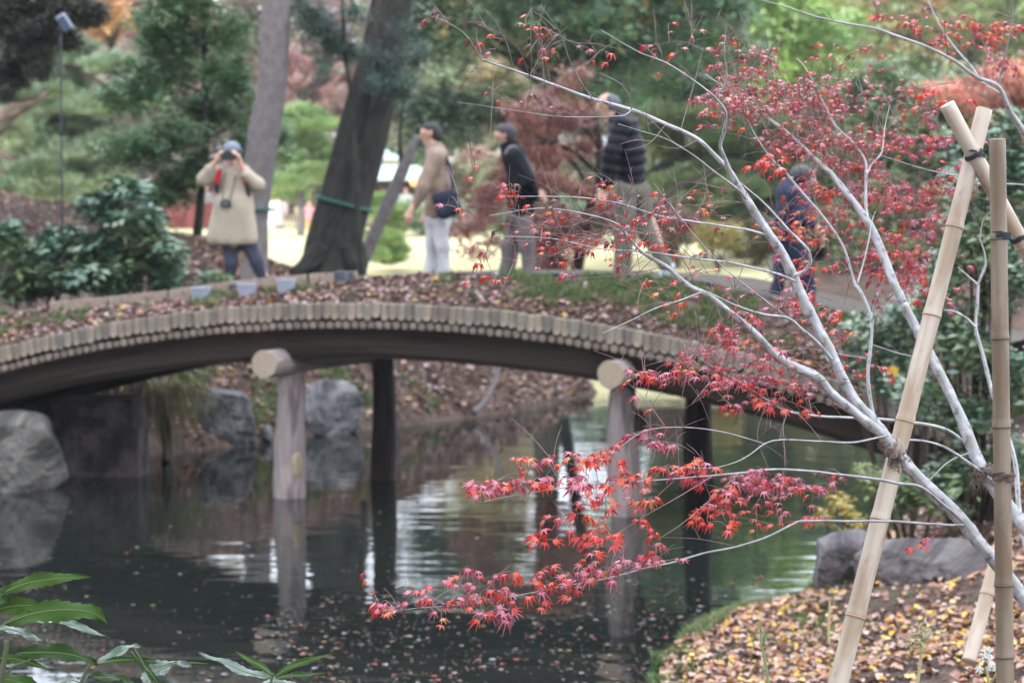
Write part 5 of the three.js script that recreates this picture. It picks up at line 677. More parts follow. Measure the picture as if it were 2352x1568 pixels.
// --- small figures far across the lawn
function farPerson(label, x, yFoot, d, h, top, legs, hairC, opt = {}) {
  const g = at(x, yFoot, d), s = h / 1.6, t = thing('person', label, 'person', g), yaw = opt.yaw ?? 0, long = opt.long ?? false, P = (a, b, c) => [a * s, b * s, c * s];
  const add = (n, b, c, m, e = 0.012) => part(n, bodyGeo(b, c * s, e * s), m, t);
  add('body', [...head(P(0, 1.48, 0), yaw, 0, s), [P(0, 1.38, 0), P(0, 1.28, 0), 0.05 * s, 0.06 * s], [P(0, 1.25, 0), P(0, 0.85, 0), 0.1 * s, 0.1 * s], [P(0.08, 0.85, 0), P(0.09, 0.06, 0), 0.06 * s, 0.045 * s], [P(-0.08, 0.85, 0), P(-0.09, 0.06, 0.02), 0.06 * s, 0.045 * s], ...hand(P(0.24, 0.8, 0.08), [0, -1, 0.1], [-1, 0, 0], s, 0.5), ...hand(P(-0.24, 0.8, 0.08), [0, -1, 0.1], [1, 0, 0], s, 0.5)], 0.014, M.skin);
  add('hair', [[P(0, 1.53, -0.02), [0.09 * s, 0.08 * s, 0.1 * s]]], 0.016, std({ color: C(...hairC), roughness: 0.8 }));
  add('coat', [[P(-0.12, 1.27, 0), P(0.12, 1.27, 0), 0.085 * s, 0.085 * s], [P(0, 1.22, 0), P(0, 0.85, 0), 0.15 * s, 0.15 * s, 0.8], [P(0, 0.85, 0), P(0, long ? 0.42 : 0.76, 0), 0.15 * s, 0.17 * s, 0.85], [P(0.19, 1.25, 0), P(0.25, 1.02, 0.02), 0.07 * s, 0.06 * s], [P(0.25, 1.02, 0.02), P(0.24, 0.82, 0.07), 0.058 * s, 0.05 * s], [P(-0.19, 1.25, 0), P(-0.25, 1.02, 0.02), 0.07 * s, 0.06 * s], [P(-0.25, 1.02, 0.02), P(-0.24, 0.82, 0.07), 0.058 * s, 0.05 * s]], 0.018, cloth(...top));
  add('trousers', [[P(0.08, 0.8, 0), P(0.09, 0.1, 0), 0.085 * s, 0.065 * s], [P(-0.08, 0.8, 0), P(-0.09, 0.1, 0.02), 0.085 * s, 0.065 * s], [P(-0.04, 0.82, 0), P(0.04, 0.82, 0), 0.11 * s, 0.11 * s]], 0.018, cloth(...legs));
  add('shoe', [[P(0.09, 0.04, -0.03), P(0.1, 0.035, 0.12), 0.045 * s, 0.038 * s]], 0.016, M.black); add('shoe', [[P(-0.09, 0.04, 0), P(-0.1, 0.035, 0.14), 0.045 * s, 0.038 * s]], 0.016, M.black);
  return t;
}
farPerson('woman in a long pale pink coat standing on the far lawn', 643, 537, 98, 1.62, [0.5, 0.42, 0.42], [0.1, 0.09, 0.09], [0.03, 0.025, 0.025], { long: true });
farPerson('person in white with black hair beside the pale pink coat on the far lawn', 626, 538, 98.6, 1.55, [0.78, 0.8, 0.84], [0.55, 0.55, 0.58], [0.012, 0.012, 0.014], { long: true, yaw: 2.6 });
farPerson('child in a pink top and yellow trousers half behind the dark trunk', 710, 537, 96, 1.28, [0.6, 0.3, 0.32], [0.6, 0.45, 0.16], [0.55, 0.36, 0.05], { yaw: 0.6 });
farPerson('visitor in a pale top under the tea house eaves', 932, 520, 101, 1.6, [0.5, 0.5, 0.48], [0.08, 0.09, 0.12], [0.1, 0.05, 0.04], { yaw: -0.6 });
farPerson('visitor in dark blue left of the pale-topped visitor by the tea house', 908, 522, 101.5, 1.6, [0.08, 0.1, 0.15], [0.07, 0.07, 0.1], [0.05, 0.04, 0.04]);
farPerson('visitor in a red top standing behind the red counter', 428, 520, 94, 1.62, [0.4, 0.08, 0.1], [0.1, 0.1, 0.12], [0.03, 0.025, 0.03]);
farPerson('visitor in dark blue standing behind the red counter', 440, 522, 94.6, 1.55, [0.05, 0.06, 0.12], [0.06, 0.06, 0.09], [0.02, 0.02, 0.02]);
farPerson('visitor in grey with bare head behind the right end of the red counter', 472, 521, 94.2, 1.58, [0.2, 0.2, 0.2], [0.08, 0.08, 0.08], [0.2, 0.1, 0.07]);
farPerson('visitor in a lilac coat at the left end of the red counter', 405, 520, 92.5, 1.3, [0.38, 0.33, 0.4], [0.15, 0.14, 0.16], [0.05, 0.04, 0.04], { yaw: -1 });

// --- red cloth counter, sign board, litter bag
{
  const d = 92, p = at(440, 523, d), t = thing('tea_counter', 'low counter draped in red cloth left of the photographer', 'counter', p), k = d / F;
  const sh = new THREE.Shape(), w = 1.55, h = 0.92; sh.moveTo(-w / 2, 0); sh.lineTo(w / 2, 0); sh.lineTo(w / 2, h - 0.12); sh.quadraticCurveTo(w / 2, h, w / 2 - 0.14, h); sh.lineTo(-w / 2 + 0.14, h); sh.quadraticCurveTo(-w / 2, h, -w / 2, h - 0.12); sh.lineTo(-w / 2, 0);
  const g = new THREE.ExtrudeGeometry(sh, { depth: 0.7, bevelEnabled: true, bevelSize: 0.03, bevelThickness: 0.03, bevelSegments: 3, steps: 1 }); part('cloth', g, cloth(0.17, 0.05, 0.047), t);
  part('top', box(1.6, 0.04, 0.8, 0, h + 0.02, 0.35), cloth(0.3, 0.05, 0.05), t);
  const s = thing('sign_board', 'small pale blue board on a post left of the red counter', 'sign', at(338, 522, 90)); part('board', box(0.42, 0.4, 0.04, 0, 0.78, 0), cloth(0.25, 0.42, 0.62), s); part('post', box(0.06, 0.6, 0.05, 0, 0.3, -0.03), M.decklog[0], s);
  single('paper_bag', put(rock(0.16, 0.16, 0.12, 51, 0.2, 5), at(374, 512, 91)), cloth(0.75, 0.75, 0.77), 'white bag on the ground left of the red counter', 'bag');
}
// --- palisade fence of thin pales on the far lawn
{
  const d = 100, a = at(640, 537, d), b = at(742, 537, d), t = thing('palisade_fence', 'thin grey palisade fence on the far lawn behind the pink coat', 'fence', a), n = 13;
  const g = box(0.05, 0.8, 0.05, 0, 0.4, 0, 0.01);
  for (let i = 0; i < n; i++) { const m = part('pale', g, M.decklog[2], t); m.position.copy(b.clone().sub(a).multiplyScalar(i / (n - 1))); m.rotation.z = gauss() * 0.02; }
  for (const y of [0.25, 0.6]) { const L = b.x - a.x; part('rail', box(L, 0.05, 0.04, L / 2, y, -0.05), M.decklog[2], t); }
}
{ const d = 98, p = at(690, 537, d), t = thing('lantern_post', 'grey post with a round tan lantern in front of the young pine', 'lantern', p); part('post', tube([V3(0, 0, 0), V3(0, 1.0, 0)], [0.09, 0.08], 12, 4), M.decklog[2], t); const g = new THREE.SphereGeometry(0.22, 18, 14); g.scale(1, 1.25, 1); g.translate(0, 0.9, 0.05); part('lantern', g, cloth(0.5, 0.38, 0.22), t); }
// --- tea house with a pale green copper roof
{
  const d = 106, base = at(835, 532, d), t = thing('tea_house', 'wooden tea house with pale green copper roof behind the dark trunk', 'tea house', base), k = d / F, Y = (y) => (532 - y) * k, X = (x) => (x - 835) * k;
  const copper = std({ color: C(0.4, 0.55, 0.48), map: T.cloth, roughness: 0.6 }), dark = wood(0.09, 0.045, 0.035), x0 = X(705), x1 = X(985), zf = 1.2, zb = -4.2;
  const hip = (a0, a1, y0, f0, b0, c0, c1, y1, f1, b1) => { const P = [[a0, y0, f0], [a1, y0, f0], [a1, y0, b0], [a0, y0, b0], [c0, y1, f1], [c1, y1, f1], [c1, y1, b1], [c0, y1, b1]].flat(); return raw(P, [], [0, 1, 5, 0, 5, 4, 1, 2, 6, 1, 6, 5, 2, 3, 7, 2, 7, 6, 3, 0, 4, 3, 4, 7, 4, 5, 6, 4, 6, 7, 1, 0, 3, 1, 3, 2], true); };
  const R = part('roof', hip(x0, x1, Y(414), zf, zb, x0 + 0.6, x1 - 0.6, Y(376), zf - 1.3, zb + 1.3), copper, t);
  part('upper_roof', hip(x0 + 0.95, x1 - 0.95, Y(370), zf - 1.2, zb + 1.2, x0 + 2.1, x1 - 2.1, Y(338), -1.4, -1.6), copper, R);
  part('clerestory', box(x1 - x0 - 1.6, Y(366) - Y(378), 2.9, (x0 + x1) / 2, Y(372), -1.5, 0.02), wood(0.5, 0.36, 0.22), R);
  for (let x = x0 + 0.5; x < x1 - 0.4; x += 0.62) part('rafter', box(0.07, 0.07, 1.0, x, Y(416), zf - 0.55, 0.01), dark, R);
  part('wall', box(x1 - x0 - 1.4, Y(416) - 0.1, 0.15, (x0 + x1) / 2, Y(416) / 2, -2.4, 0.02), dark, t); part('floor', box(x1 - x0 - 1.0, 0.3, 4.4, (x0 + x1) / 2, 0.15, -1.4, 0.03), dark, t);
  for (const x of [X(722), X(800), X(880), X(965)]) part('pillar', box(0.13, Y(416), 0.13, x, Y(416) / 2, zf - 0.5, 0.02), dark, t);
  for (const x of [X(760), X(840), X(922)]) { const w = part('shoji', box(1.05, 1.3, 0.06, x, 0.95, -2.28, 0.01), cloth(0.5, 0.44, 0.36), t); for (const q of [-0.26, 0, 0.26]) part('bar', box(0.03, 1.3, 0.03, x + q, 0.95, -2.235, 0.005), dark, w); }
  const L = thing('lantern_lamp', 'glowing orange paper lantern under the tea house eaves', 'lantern', at(949, 419, d - 0.6)); const s = new THREE.SphereGeometry(0.14, 18, 14); s.scale(1, 1.15, 1); part('paper_lamp', s, std({ color: C(0.7, 0.4, 0.2), emissive: C(1.0, 0.45, 0.15), emissiveIntensity: 0.7, roughness: 0.9 }), L); part('cord', tube([V3(0, 0.15, 0), V3(0, 0.3, 0)], [0.01, 0.01], 6, 2), M.black, L);
  const pl = new THREE.PointLight(new THREE.Color(1, 0.6, 0.25), 1.5, 0, 2); pl.castShadow = true; pl.shadow.radius = 2; L.add(pl);
}

// ------------------------------------------------------------------ bamboo poles, ropes, wraps
function bamboo(label, a, b, r0, r1, nodes, mat, ringM, group, openTop = false) { // a = foot, b = top, nodes = shares of the length
  const L = a.distanceTo(b), t = thing('bamboo_pole', label, 'bamboo pole', a, group), prof = [];
  t.quaternion.copy(alongY(b.clone().sub(a)));
  const rad = (u) => lerp(r0, r1, u), bump = (u) => { let m = 0; for (const n of nodes) { const q = (u - n) * L; m = Math.max(m, Math.exp(-((q / 0.012) ** 2)) * 0.085, Math.exp(-(((q + 0.02) / 0.03) ** 2)) * 0.02); } return 1 + m; };
  const us = []; for (let i = 0; i <= 60; i++) us.push(i / 60); for (const n of nodes) for (const o of [-0.03, -0.018, -0.008, 0, 0.008, 0.018, 0.03]) us.push(clamp(n + o / L, 0, 1)); us.sort((p, q) => p - q);
  prof.push(new THREE.Vector2(0.0001, 0)); for (const u of us) prof.push(new THREE.Vector2(rad(u) * bump(u), u * L));
  if (openTop) prof.push(new THREE.Vector2(r1 * 0.72, L - 0.001), new THREE.Vector2(r1 * 0.7, L - 0.12), new THREE.Vector2(0.0001, L - 0.12)); else prof.push(new THREE.Vector2(r1 * 0.6, L + 0.002), new THREE.Vector2(0.0001, L + 0.002));
  const g = new THREE.LatheGeometry(prof, 28), uv = g.attributes.uv, p = g.attributes.position; for (let i = 0; i < uv.count; i++) uv.setXY(i, uv.getX(i), p.getY(i) * 0.8);
  part('culm', g, mat, t);
  for (const n of nodes) { const q = new THREE.TorusGeometry(rad(n) * 1.07, 0.0028, 6, 28); q.rotateX(Math.PI / 2); q.translate(0, n * L - 0.006, 0); part('node_ring', q, ringM, t); }
  if (openTop) { const q = new THREE.TorusGeometry(r1 * 0.87, r1 * 0.16, 8, 28); q.rotateX(Math.PI / 2); q.translate(0, L, 0); part('cut_rim', q, M.bambooCut, t); }
  return t;
}
const share = (a, b, y) => { const A = a.clone(), B = b.clone(); let lo = 0, hi = 1; for (let i = 0; i < 40; i++) { const m = (lo + hi) / 2, q = A.clone().lerp(B, m), v = q.clone().sub(EYE), yy = 784 - F * ((cP * v.y - sP * v.z * 1) / (-(sP * v.y) - cP * v.z)); (yy > y) ? lo = m : hi = m; } return (lo + hi) / 2; };
const G1a = at(1796, 2080, 7.7), G1b = at(2262, 251, 8.05), P1 = bamboo('pale bamboo pole leaning right, tied to the thick maple trunk', G1a, G1b, 0.0335, 0.027, [1412, 1190, 964, 722, 519].map((y) => share(G1a, G1b, y)), M.bambooPale, M.ringPale, 'bamboo support poles');
const G2a = at(2620, 1060, 8.2), G2b = at(2176, 240, 7.97), P2 = bamboo('pale bamboo pole leaning left that crosses the others near their tops', G2a, G2b, 0.0275, 0.026, [560, 900].map((y) => share(G2a, G2b, y)), M.bambooPale, M.ringPale, 'bamboo support poles');
const G3a = at(2316, 1980, 7.82), G3b = at(2292, 322, 7.82), P3 = bamboo('upright brown weathered bamboo pole with a hollow cut top', G3a, G3b, 0.0295, 0.0265, [545, 774, 977, 1340, 1505].map((y) => share(G3a, G3b, y)), M.bambooOld, M.ringOld, 'bamboo support poles', true);
{ const a = at(2226, 1520, 10.2), b = at(2302, 1240, 10.4); bamboo('short pale bamboo stake standing in the leaf litter behind the upright pole', a, b, 0.031, 0.029, [1364].map((y) => share(a, b, y)), M.bambooPale, M.ringPale, 'bamboo support poles'); }
function coil(c, axis, r, turns, wire, pitch, wob = 0.1) { const ax = axis.clone().normalize(), n = Math.abs(ax.y) < 0.9 ? V3(0, 1, 0) : V3(1, 0, 0); n.cross(ax).normalize(); const b = ax.clone().cross(n), pts = []; for (let i = 0; i <= turns * 14; i++) { const a = i / 14 * Math.PI * 2, q = r * (1 + wob * 0.3 * Math.sin(i * 1.7)); pts.push(c.clone().addScaledVector(n, Math.cos(a) * q).addScaledVector(b, Math.sin(a) * q).addScaledVector(ax, (i / (turns * 14) - 0.5) * pitch * turns + wob * 0.004 * Math.sin(i * 2.3))); } return tube(pts, [wire, wire], 6, turns * 28, null, true); }
const dir = (a, b) => b.clone().sub(a).normalize();
single('rope_tie', join([coil(at(2238, 356, 7.985), dir(G2a, G2b), 0.0305, 4, 0.0022, 0.0042), coil(at(2240, 354, 8.0), dir(G1a, G1b), 0.034, 2, 0.002, 0.004)]), M.rope, 'black cord tying the two pale bamboo poles where they cross', 'rope');
single('rope_tie', join([coil(at(2300, 540, 7.82), dir(G3a, G3b), 0.031, 5, 0.0023, 0.0044), coil(at(2341, 546, 8.056), dir(G2a, G2b), 0.0295, 4, 0.0022, 0.0043), tube([at(2312, 541, 7.83), at(2322, 548, 7.93), at(2332, 548, 8.03)], [0.005, 0.006, 0.005], 6, 8)]), M.rope, 'black cord round the upright brown bamboo pole', 'rope');

// ------------------------------------------------------------------ the maples
const SEG = []; // [a, b, branch radius] of all branches, in the world
const mapleDefs = {
  main: { root: at(2640, 1760, 8.1), label: 'slender maple with pale mottled branches and red leaves, tied to the leaning bamboo', br: [] },
  side: { root: at(2560, 1440, 8.35), label: 'maple with a pale trunk bound to the upright bamboo, duller red leaves', br: [] },
  back: { root: at(2380, 1330, 9.4), label: 'thin white-stemmed young maple behind the upright bamboo pole', br: [] },
  top: { root: at(2480, 1400, 9.8), label: 'maple whose bough crosses the top right corner with orange-red leaves', br: [] },
};
for (const [k, m] of Object.entries(mapleDefs)) { m.o = thing('maple_tree', m.label, 'maple tree', m.root.clone()); m.leaves = []; m.twigs = []; m.fine = []; }
function branch(m, pts, radii, d0, d1, mat = M.maple, name = 'branch') { // pts in picture units; depth runs from d0 to d1
  const P = pts.map(([x, y], i) => at(x, y, lerp(d0, d1, i / (pts.length - 1))));
  for (let i = 1; i < P.length; i++) SEG.push([P[i - 1], P[i], lerp(radii[0], radii[radii.length - 1], i / P.length), m]);
  const L = P.map((p) => p.clone().sub(mapleDefs[m].root)); radii = radii.map((r) => r > 0.012 ? r * 0.88 : r * 0.72);
  return part(name, tube(L, radii, radii[0] > 0.008 ? 14 : 8, pts.length * 5, (u, a) => 1 + 0.06 * Math.sin(a * 2 + u * 20) + 0.05 * (f3(u * 40, a, 0, 5, 1) - 0.5) + (radii[0] > 0.008 ? 0.13 * Math.pow(Math.max(0, Math.sin(u * pts.length * 4.1)), 14) : 0)), mat, mapleDefs[m].o);
}
// the thick limb from the lower right corner up to the long bough across the top
branch('main', [[2640, 1760], [2450, 1500], [2352, 1373], [2310, 1319], [2256, 1254], [2203, 1188], [2137, 1123], [2090, 1075], [2048, 1022], [2006, 968]], [0.03, 0.027, 0.0255, 0.024, 0.023], 8.1, 7.83, M.maple, 'trunk');
branch('main', [[2006, 968], [1965, 921], [1935, 867], [1911, 814], [1876, 748], [1852, 701], [1821, 634], [1803, 593], [1780, 556], [1757, 523], [1733, 486], [1715, 456], [1696, 426], [1678, 394], [1641, 356], [1604, 320], [1530, 285], [1451, 252], [1361, 227], [1216, 174], [1107, 137]], [0.021, 0.02, 0.019, 0.0175, 0.0155, 0.012, 0.0095, 0.0075, 0.0045], 7.83, 7.5);
branch('main', [[2030, 1000], [1953, 938], [1911, 903], [1876, 864], [1822, 840], [1774, 808], [1733, 763], [1679, 718], [1626, 677], [1578, 653], [1530, 611], [1488, 588], [1465, 569], [1442, 542], [1423, 518], [1381, 500], [1250, 478], [1123, 495]], [0.018, 0.0165, 0.0145, 0.012, 0.009, 0.006, 0.003, 0.0015], 7.82, 7.15);
branch('main', [[1678, 394], [1662, 356], [1655, 333], [1663, 305], [1666, 287], [1668, 266], [1664, 250], [1641, 222], [1594, 185], [1530, 144], [1469, 120], [1381, 69]], [0.009, 0.0078, 0.0065, 0.005, 0.003, 0.0014], 7.6, 7.3);
branch('main', [[1645, 218], [1659, 204], [1669, 181], [1668, 150], [1664, 120], [1669, 56]], [0.004, 0.003, 0.001], 7.45, 7.35);
branch('main', [[1826, 645], [1790, 630], [1752, 620], [1673, 602], [1590, 593], [1493, 579], [1372, 570], [1270, 548], [1132, 542]], [0.006, 0.0045, 0.003, 0.0013], 7.7, 7.2);
branch('main', [[1766, 545], [1752, 537], [1720, 528], [1687, 523], [1595, 509], [1511, 495], [1428, 468], [1340, 454], [1270, 451], [1151, 451]], [0.0065, 0.005, 0.0032, 0.0013], 7.72, 7.2);
branch('main', [[1822, 632], [1841, 627], [1854, 616], [1862, 602], [1861, 588], [1856, 573], [1845, 560], [1812, 528], [1775, 486], [1740, 452], [1715, 431], [1690, 410]], [0.0085, 0.008, 0.006, 0.004, 0.0015], 7.72, 7.5, std({ map: T.maple, color: C(1.35, 1.35, 1.38), roughness: 0.6 }));
branch('main', [[1718, 460], [1696, 435], [1641, 394], [1594, 357], [1530, 319], [1474, 301], [1420, 284]], [0.005, 0.0035, 0.002, 0.001], 7.65, 7.3);
branch('main', [[1911, 825], [1876, 784], [1840, 754], [1810, 730], [1751, 721], [1691, 701], [1632, 674], [1602, 665]], [0.007, 0.006, 0.004, 0.002], 7.75, 7.3);
branch('main', [[1810, 730], [1756, 688], [1728, 667], [1655, 607], [1567, 505], [1502, 421]], [0.004, 0.0028, 0.001], 7.6, 7.2);
branch('main', [[1618, 668], [1560, 690], [1505, 708], [1448, 736], [1384, 765]], [0.003, 0.002, 0.001], 7.35, 7.0);
branch('main', [[2217, 1205], [2195, 1206], [2137, 1203], [2048, 1197], [1959, 1197], [1840, 1197], [1816, 1206], [1769, 1230], [1697, 1254], [1614, 1271], [1543, 1292], [1488, 1303], [1395, 1328], [1280, 1349], [1202, 1365], [1125, 1376], [1048, 1390], [971, 1395], [910, 1402]], [0.0068, 0.006, 0.005, 0.004, 0.0022, 0.001], 7.95, 6.9, M.twigGrey);
branch('main', [[2212, 1198], [2161, 1153], [2113, 1117], [2072, 1111], [2006, 1099], [1929, 1090], [1852, 1081], [1768, 1078], [1721, 1084], [1661, 1090], [1588, 1096], [1465, 1106], [1357, 1112], [1260, 1125], [1164, 1141], [1110, 1152]], [0.0075, 0.007, 0.006, 0.0045, 0.003, 0.001], 7.9, 6.95, M.twigGrey);
branch('main', [[2040, 1000], [2006, 1007], [1959, 1016], [1876, 1013], [1792, 1010], [1757, 1019], [1721, 1045], [1685, 1063], [1632, 1075], [1560, 1072]], [0.005, 0.004, 0.0025, 0.001], 7.78, 7.1, M.twigGrey);
branch('main', [[1757, 1019], [1661, 992], [1566, 981], [1480, 990], [1420, 1030]], [0.003, 0.002, 0.001], 7.5, 7.0, M.twigGrey);
branch('main', [[1640, 1091], [1560, 1140], [1490, 1180], [1400, 1235], [1330, 1265]], [0.002, 0.0015, 0.0008], 7.25, 6.9, M.twig);
branch('main', [[1700, 1085], [1640, 1140], [1570, 1200], [1510, 1240]], [0.002, 0.0015, 0.0008], 7.3, 6.95, M.twig);
branch('main', [[1760, 926], [1740, 1000], [1766, 1079]], [0.002, 0.0017], 7.5, 7.5, M.twig);
branch('main', [[1810, 944], [1798, 980], [1790, 1010]], [0.002, 0.0017], 7.6, 7.6, M.twigGrey);
for (const [pts, r] of [[[[1216, 174], [1253, 111], [1280, 82], [1304, 60]], 0.003], [[[1179, 153], [1165, 102], [1142, 56], [1100, 5]], 0.0022], [[[1142, 148], [1130, 160], [1114, 162], [1065, 167]], 0.002], [[[1107, 137], [1068, 79], [1026, 51], [970, 30]], 0.003], [[[1451, 252], [1446, 222], [1436, 205], [1423, 190], [1377, 167]], 0.003], [[[1451, 252], [1438, 263], [1423, 266], [1340, 269], [1270, 266], [1193, 255], [1049, 234]], 0.003], [[[1361, 227], [1330, 180], [1306, 130], [1286, 75], [1240, 10]], 0.0025], [[[1250, 186], [1244, 120], [1225, 50], [1215, -20]], 0.0022], [[[1253, 111], [1296, 92], [1340, 105], [1370, 120]], 0.002], [[[1068, 79], [1070, 55]], 0.0015], [[[1216, 174], [1190, 110], [1140, 70], [1080, 50]], 0.0018], [[[1304, 320], [1290, 300], [1250, 290]], 0.001], [[[1511, 495], [1440, 440], [1380, 400], [1310, 395]], 0.0018], [[[1428, 468], [1360, 500], [1300, 520], [1200, 520], [1100, 500]], 0.0018], [[[1488, 588], [1420, 560], [1330, 565], [1240, 590], [1072, 593]], 0.002], [[[1530, 611], [1440, 630], [1330, 640], [1230, 655], [1150, 690]], 0.0018], [[[1590, 593], [1560, 560], [1540, 520]], 0.0015], [[[1442, 542], [1400, 520], [1330, 480], [1260, 430], [1190, 400]], 0.0018], [[[1673, 602], [1620, 560], [1560, 540]], 0.0015], [[[1465, 569], [1440, 610], [1424, 655]], 0.0012], [[[1530, 285], [1490, 330], [1440, 345]], 0.0015], [[[1604, 320], [1560, 340], [1500, 333]], 0.0015]]) branch('main', pts, [r, r * 0.7, r * 0.35], 7.45, 7.2, r > 0.0021 ? M.twigGrey : M.twig, 'twig');
// the second maple, bound to the upright pole
branch('side', [[2560, 1440], [2430, 1280], [2352, 1206], [2304, 1146], [2274, 1105], [2244, 1051], [2214, 974], [2191, 921], [2149, 837], [2102, 748], [2076, 697]], [0.031, 0.0285, 0.027, 0.024, 0.021, 0.019, 0.0175], 8.35, 8.5, M.maple, 'trunk');
branch('side', [[2076, 697], [2048, 635], [2030, 588], [2002, 523], [1965, 468], [1932, 426], [1909, 398], [1868, 361], [1826, 319], [1775, 278], [1715, 236], [1669, 204], [1620, 170]], [0.0175, 0.0165, 0.0145, 0.012, 0.009, 0.006, 0.002], 8.5, 8.9);
branch('side', [[1995, 510], [1990, 480], [1989, 440], [1990, 407], [1988, 370], [1965, 333], [1919, 287], [1886, 222], [1849, 153], [1831, 134]], [0.0085, 0.0075, 0.006, 0.004, 0.0015], 8.6, 9.0);
branch('side', [[1990, 400], [2005, 375], [2025, 352], [2030, 320], [2034, 287], [2045, 240]], [0.005, 0.004, 0.0015], 8.65, 8.9);
branch('side', [[2010, 955], [2006, 950], [1994, 861], [2000, 802], [2003, 736], [1988, 690], [1971, 659], [1965, 653], [1937, 565], [1886, 491], [1845, 444], [1803, 394], [1770, 361], [1733, 306], [1696, 231], [1664, 204]], [0.009, 0.0085, 0.0075, 0.006, 0.004, 0.0015], 8.2, 8.6);
branch('side', [[1970, 650], [1985, 600], [1997, 546], [2003, 510], [2011, 486]], [0.005, 0.0035, 0.0015], 8.35, 8.5);
branch('side', [[2230, 1030], [2190, 995], [2155, 980], [2102, 971], [2018, 962], [1953, 959], [1876, 955], [1810, 944], [1774, 926], [1721, 891], [1661, 855], [1614, 828], [1572, 790]], [0.008, 0.0075, 0.006, 0.0045, 0.0025], 8.45, 7.6);
branch('side', [[2290, 1120], [2274, 1099], [2226, 1063], [2173, 1028], [2130, 1014], [2090, 1010], [2040, 1012]], [0.0075, 0.007, 0.005, 0.004], 8.4, 8.1);
branch('side', [[2226, 1040], [2180, 1060], [2140, 1098], [2120, 1110]], [0.004, 0.003], 8.4, 8.2, M.twigGrey);
branch('side', [[1990, 823], [1940, 815], [1860, 800], [1800, 805]], [0.0025, 0.001], 8.2, 8.0, M.twigGrey);
branch('side', [[2070, 690], [2030, 690], [1980, 680], [1900, 690]], [0.002, 0.001], 8.5, 8.4, M.twig);
branch('side', [[2102, 820], [2060, 810], [2000, 790]], [0.004, 0.003], 8.45, 8.3, M.twigGrey);
// the white-stemmed young maple behind, and the bough at the top right
const whiteBark = std({ map: T.maple, color: C(1.45, 1.46, 1.5), roughness: 0.6 });
branch('back', [[2380, 1330], [2345, 1200], [2333, 1063], [2310, 980], [2281, 904], [2260, 820], [2242, 751], [2246, 700], [2249, 649], [2264, 610], [2262, 580], [2251, 547]], [0.013, 0.0115, 0.01, 0.008, 0.006, 0.003], 9.4, 9.2, whiteBark);
branch('back', [[2242, 751], [2220, 730], [2191, 714], [2168, 712]], [0.007, 0.005, 0.003], 9.25, 9.2, whiteBark);
branch('back', [[2246, 652], [2220, 630], [2200, 612]], [0.005, 0.002], 9.2, 9.2, whiteBark);
branch('back', [[2251, 547], [2262, 500], [2300, 470]], [0.003, 0.001], 9.2, 9.3, M.twigGrey);
branch('top', [[2480, 1400], [2470, 900], [2420, 500], [2352, 306], [2321, 255], [2294, 199], [2243, 176], [2192, 139], [2127, 106], [2062, 83], [2011, 65], [1942, 53], [1872, 37], [1803, 14], [1752, 0], [1690, -30]], [0.02, 0.018, 0.015, 0.011, 0.009, 0.0075, 0.006, 0.0045, 0.003, 0.0015], 9.8, 8.8);
branch('top', [[2294, 199], [2304, 150], [2312, 116], [2326, 42], [2324, 0], [2330, -60]], [0.0055, 0.005, 0.004, 0.003], 9.5, 9.3, M.twigGrey);
branch('top', [[2300, 215], [2260, 190], [2233, 153], [2192, 106], [2159, 56], [2132, 0], [2110, -50]], [0.006, 0.006, 0.004, 0.003], 9.7, 10.4, M.twigGrey);
branch('top', [[2400, 424], [2352, 424], [2266, 417], [2196, 403], [2127, 389], [2053, 366], [2000, 350]], [0.004, 0.0035, 0.0028, 0.001], 9.0, 7.7, M.twigGrey);
branch('top', [[2300, 205], [2250, 190], [2150, 195], [2050, 230], [2010, 270]], [0.003, 0.002, 0.001], 9.4, 9.2, M.twig);
branch('top', [[2326, 42], [2250, 10], [2200, -20]], [0.003, 0.002], 9.4, 9.5, M.twig);

// leaves: a star of seven pointed lobes on a thin stalk
function mapleLeaf(cup, droop, k) {
  const ang = [-2.15, -1.42, -0.72, 0, 0.72, 1.42, 2.15], len = [0.34, 0.66, 0.9, 1, 0.9, 0.66, 0.34], O = [], z = (r) => cup * r - droop * r * r;
  for (let i = 0; i < 7; i++) { const a = ang[i] * 0.95 + 0.05 * Math.sin(i * 3 + k), l = len[i] * (1 + 0.08 * Math.sin(i * 5 + k * 2)), w = 0.16 + 0.02 * (i === 3); O.push([a - 0.36, 0.25], [a - w * 0.75, l * 0.58], [a + 0.02, l], [a + w * 0.75, l * 0.58]); }
  O.push([ang[6] + 0.35, 0.22]);
  const pos = [0, 0, 0], idx = []; O.forEach(([a, r], i) => { const tip = i % 4 === 2; pos.push(Math.sin(a) * r, z(r) - (tip ? droop * 0.35 : 0) + (i % 4 === 1 || i % 4 === 3 ? 0.045 : 0), Math.cos(a) * r); if (i) idx.push(0, i, i + 1); }); idx.push(0, O.length, 1);
  const b = pos.length / 3; pos.push(-0.012, 0, 0.02, 0.012, 0, 0.02, -0.01, -0.05, -0.55, 0.01, -0.05, -0.55); idx.push(b, b + 1, b + 2, b + 1, b + 3, b + 2);
  const g = raw(pos, [], idx); g.translate(0, 0.05, 0.55); return g; // the stalk's end is the origin
}
const LEAFG = [mapleLeaf(0.05, 0.22, 0), mapleLeaf(0.18, 0.5, 1), mapleLeaf(-0.05, 0.1, 2), mapleLeaf(0.25, 0.75, 3), mapleLeaf(0.1, 0.35, 5), mapleLeaf(0.4, 1.0, 8)];
const CURLED = (() => { const g = mapleLeaf(0.6, 1.2, 4), p = g.attributes.position; for (let i = 0; i < p.count; i++) p.setX(i, p.getX(i) * 0.45); g.computeVertexNormals(); return g; })();
const lm = (r, g, b, ro = 0.42) => phy({ color: C(r, g, b), roughness: ro, transmission: 0.38, thickness: 0, side: THREE.DoubleSide });
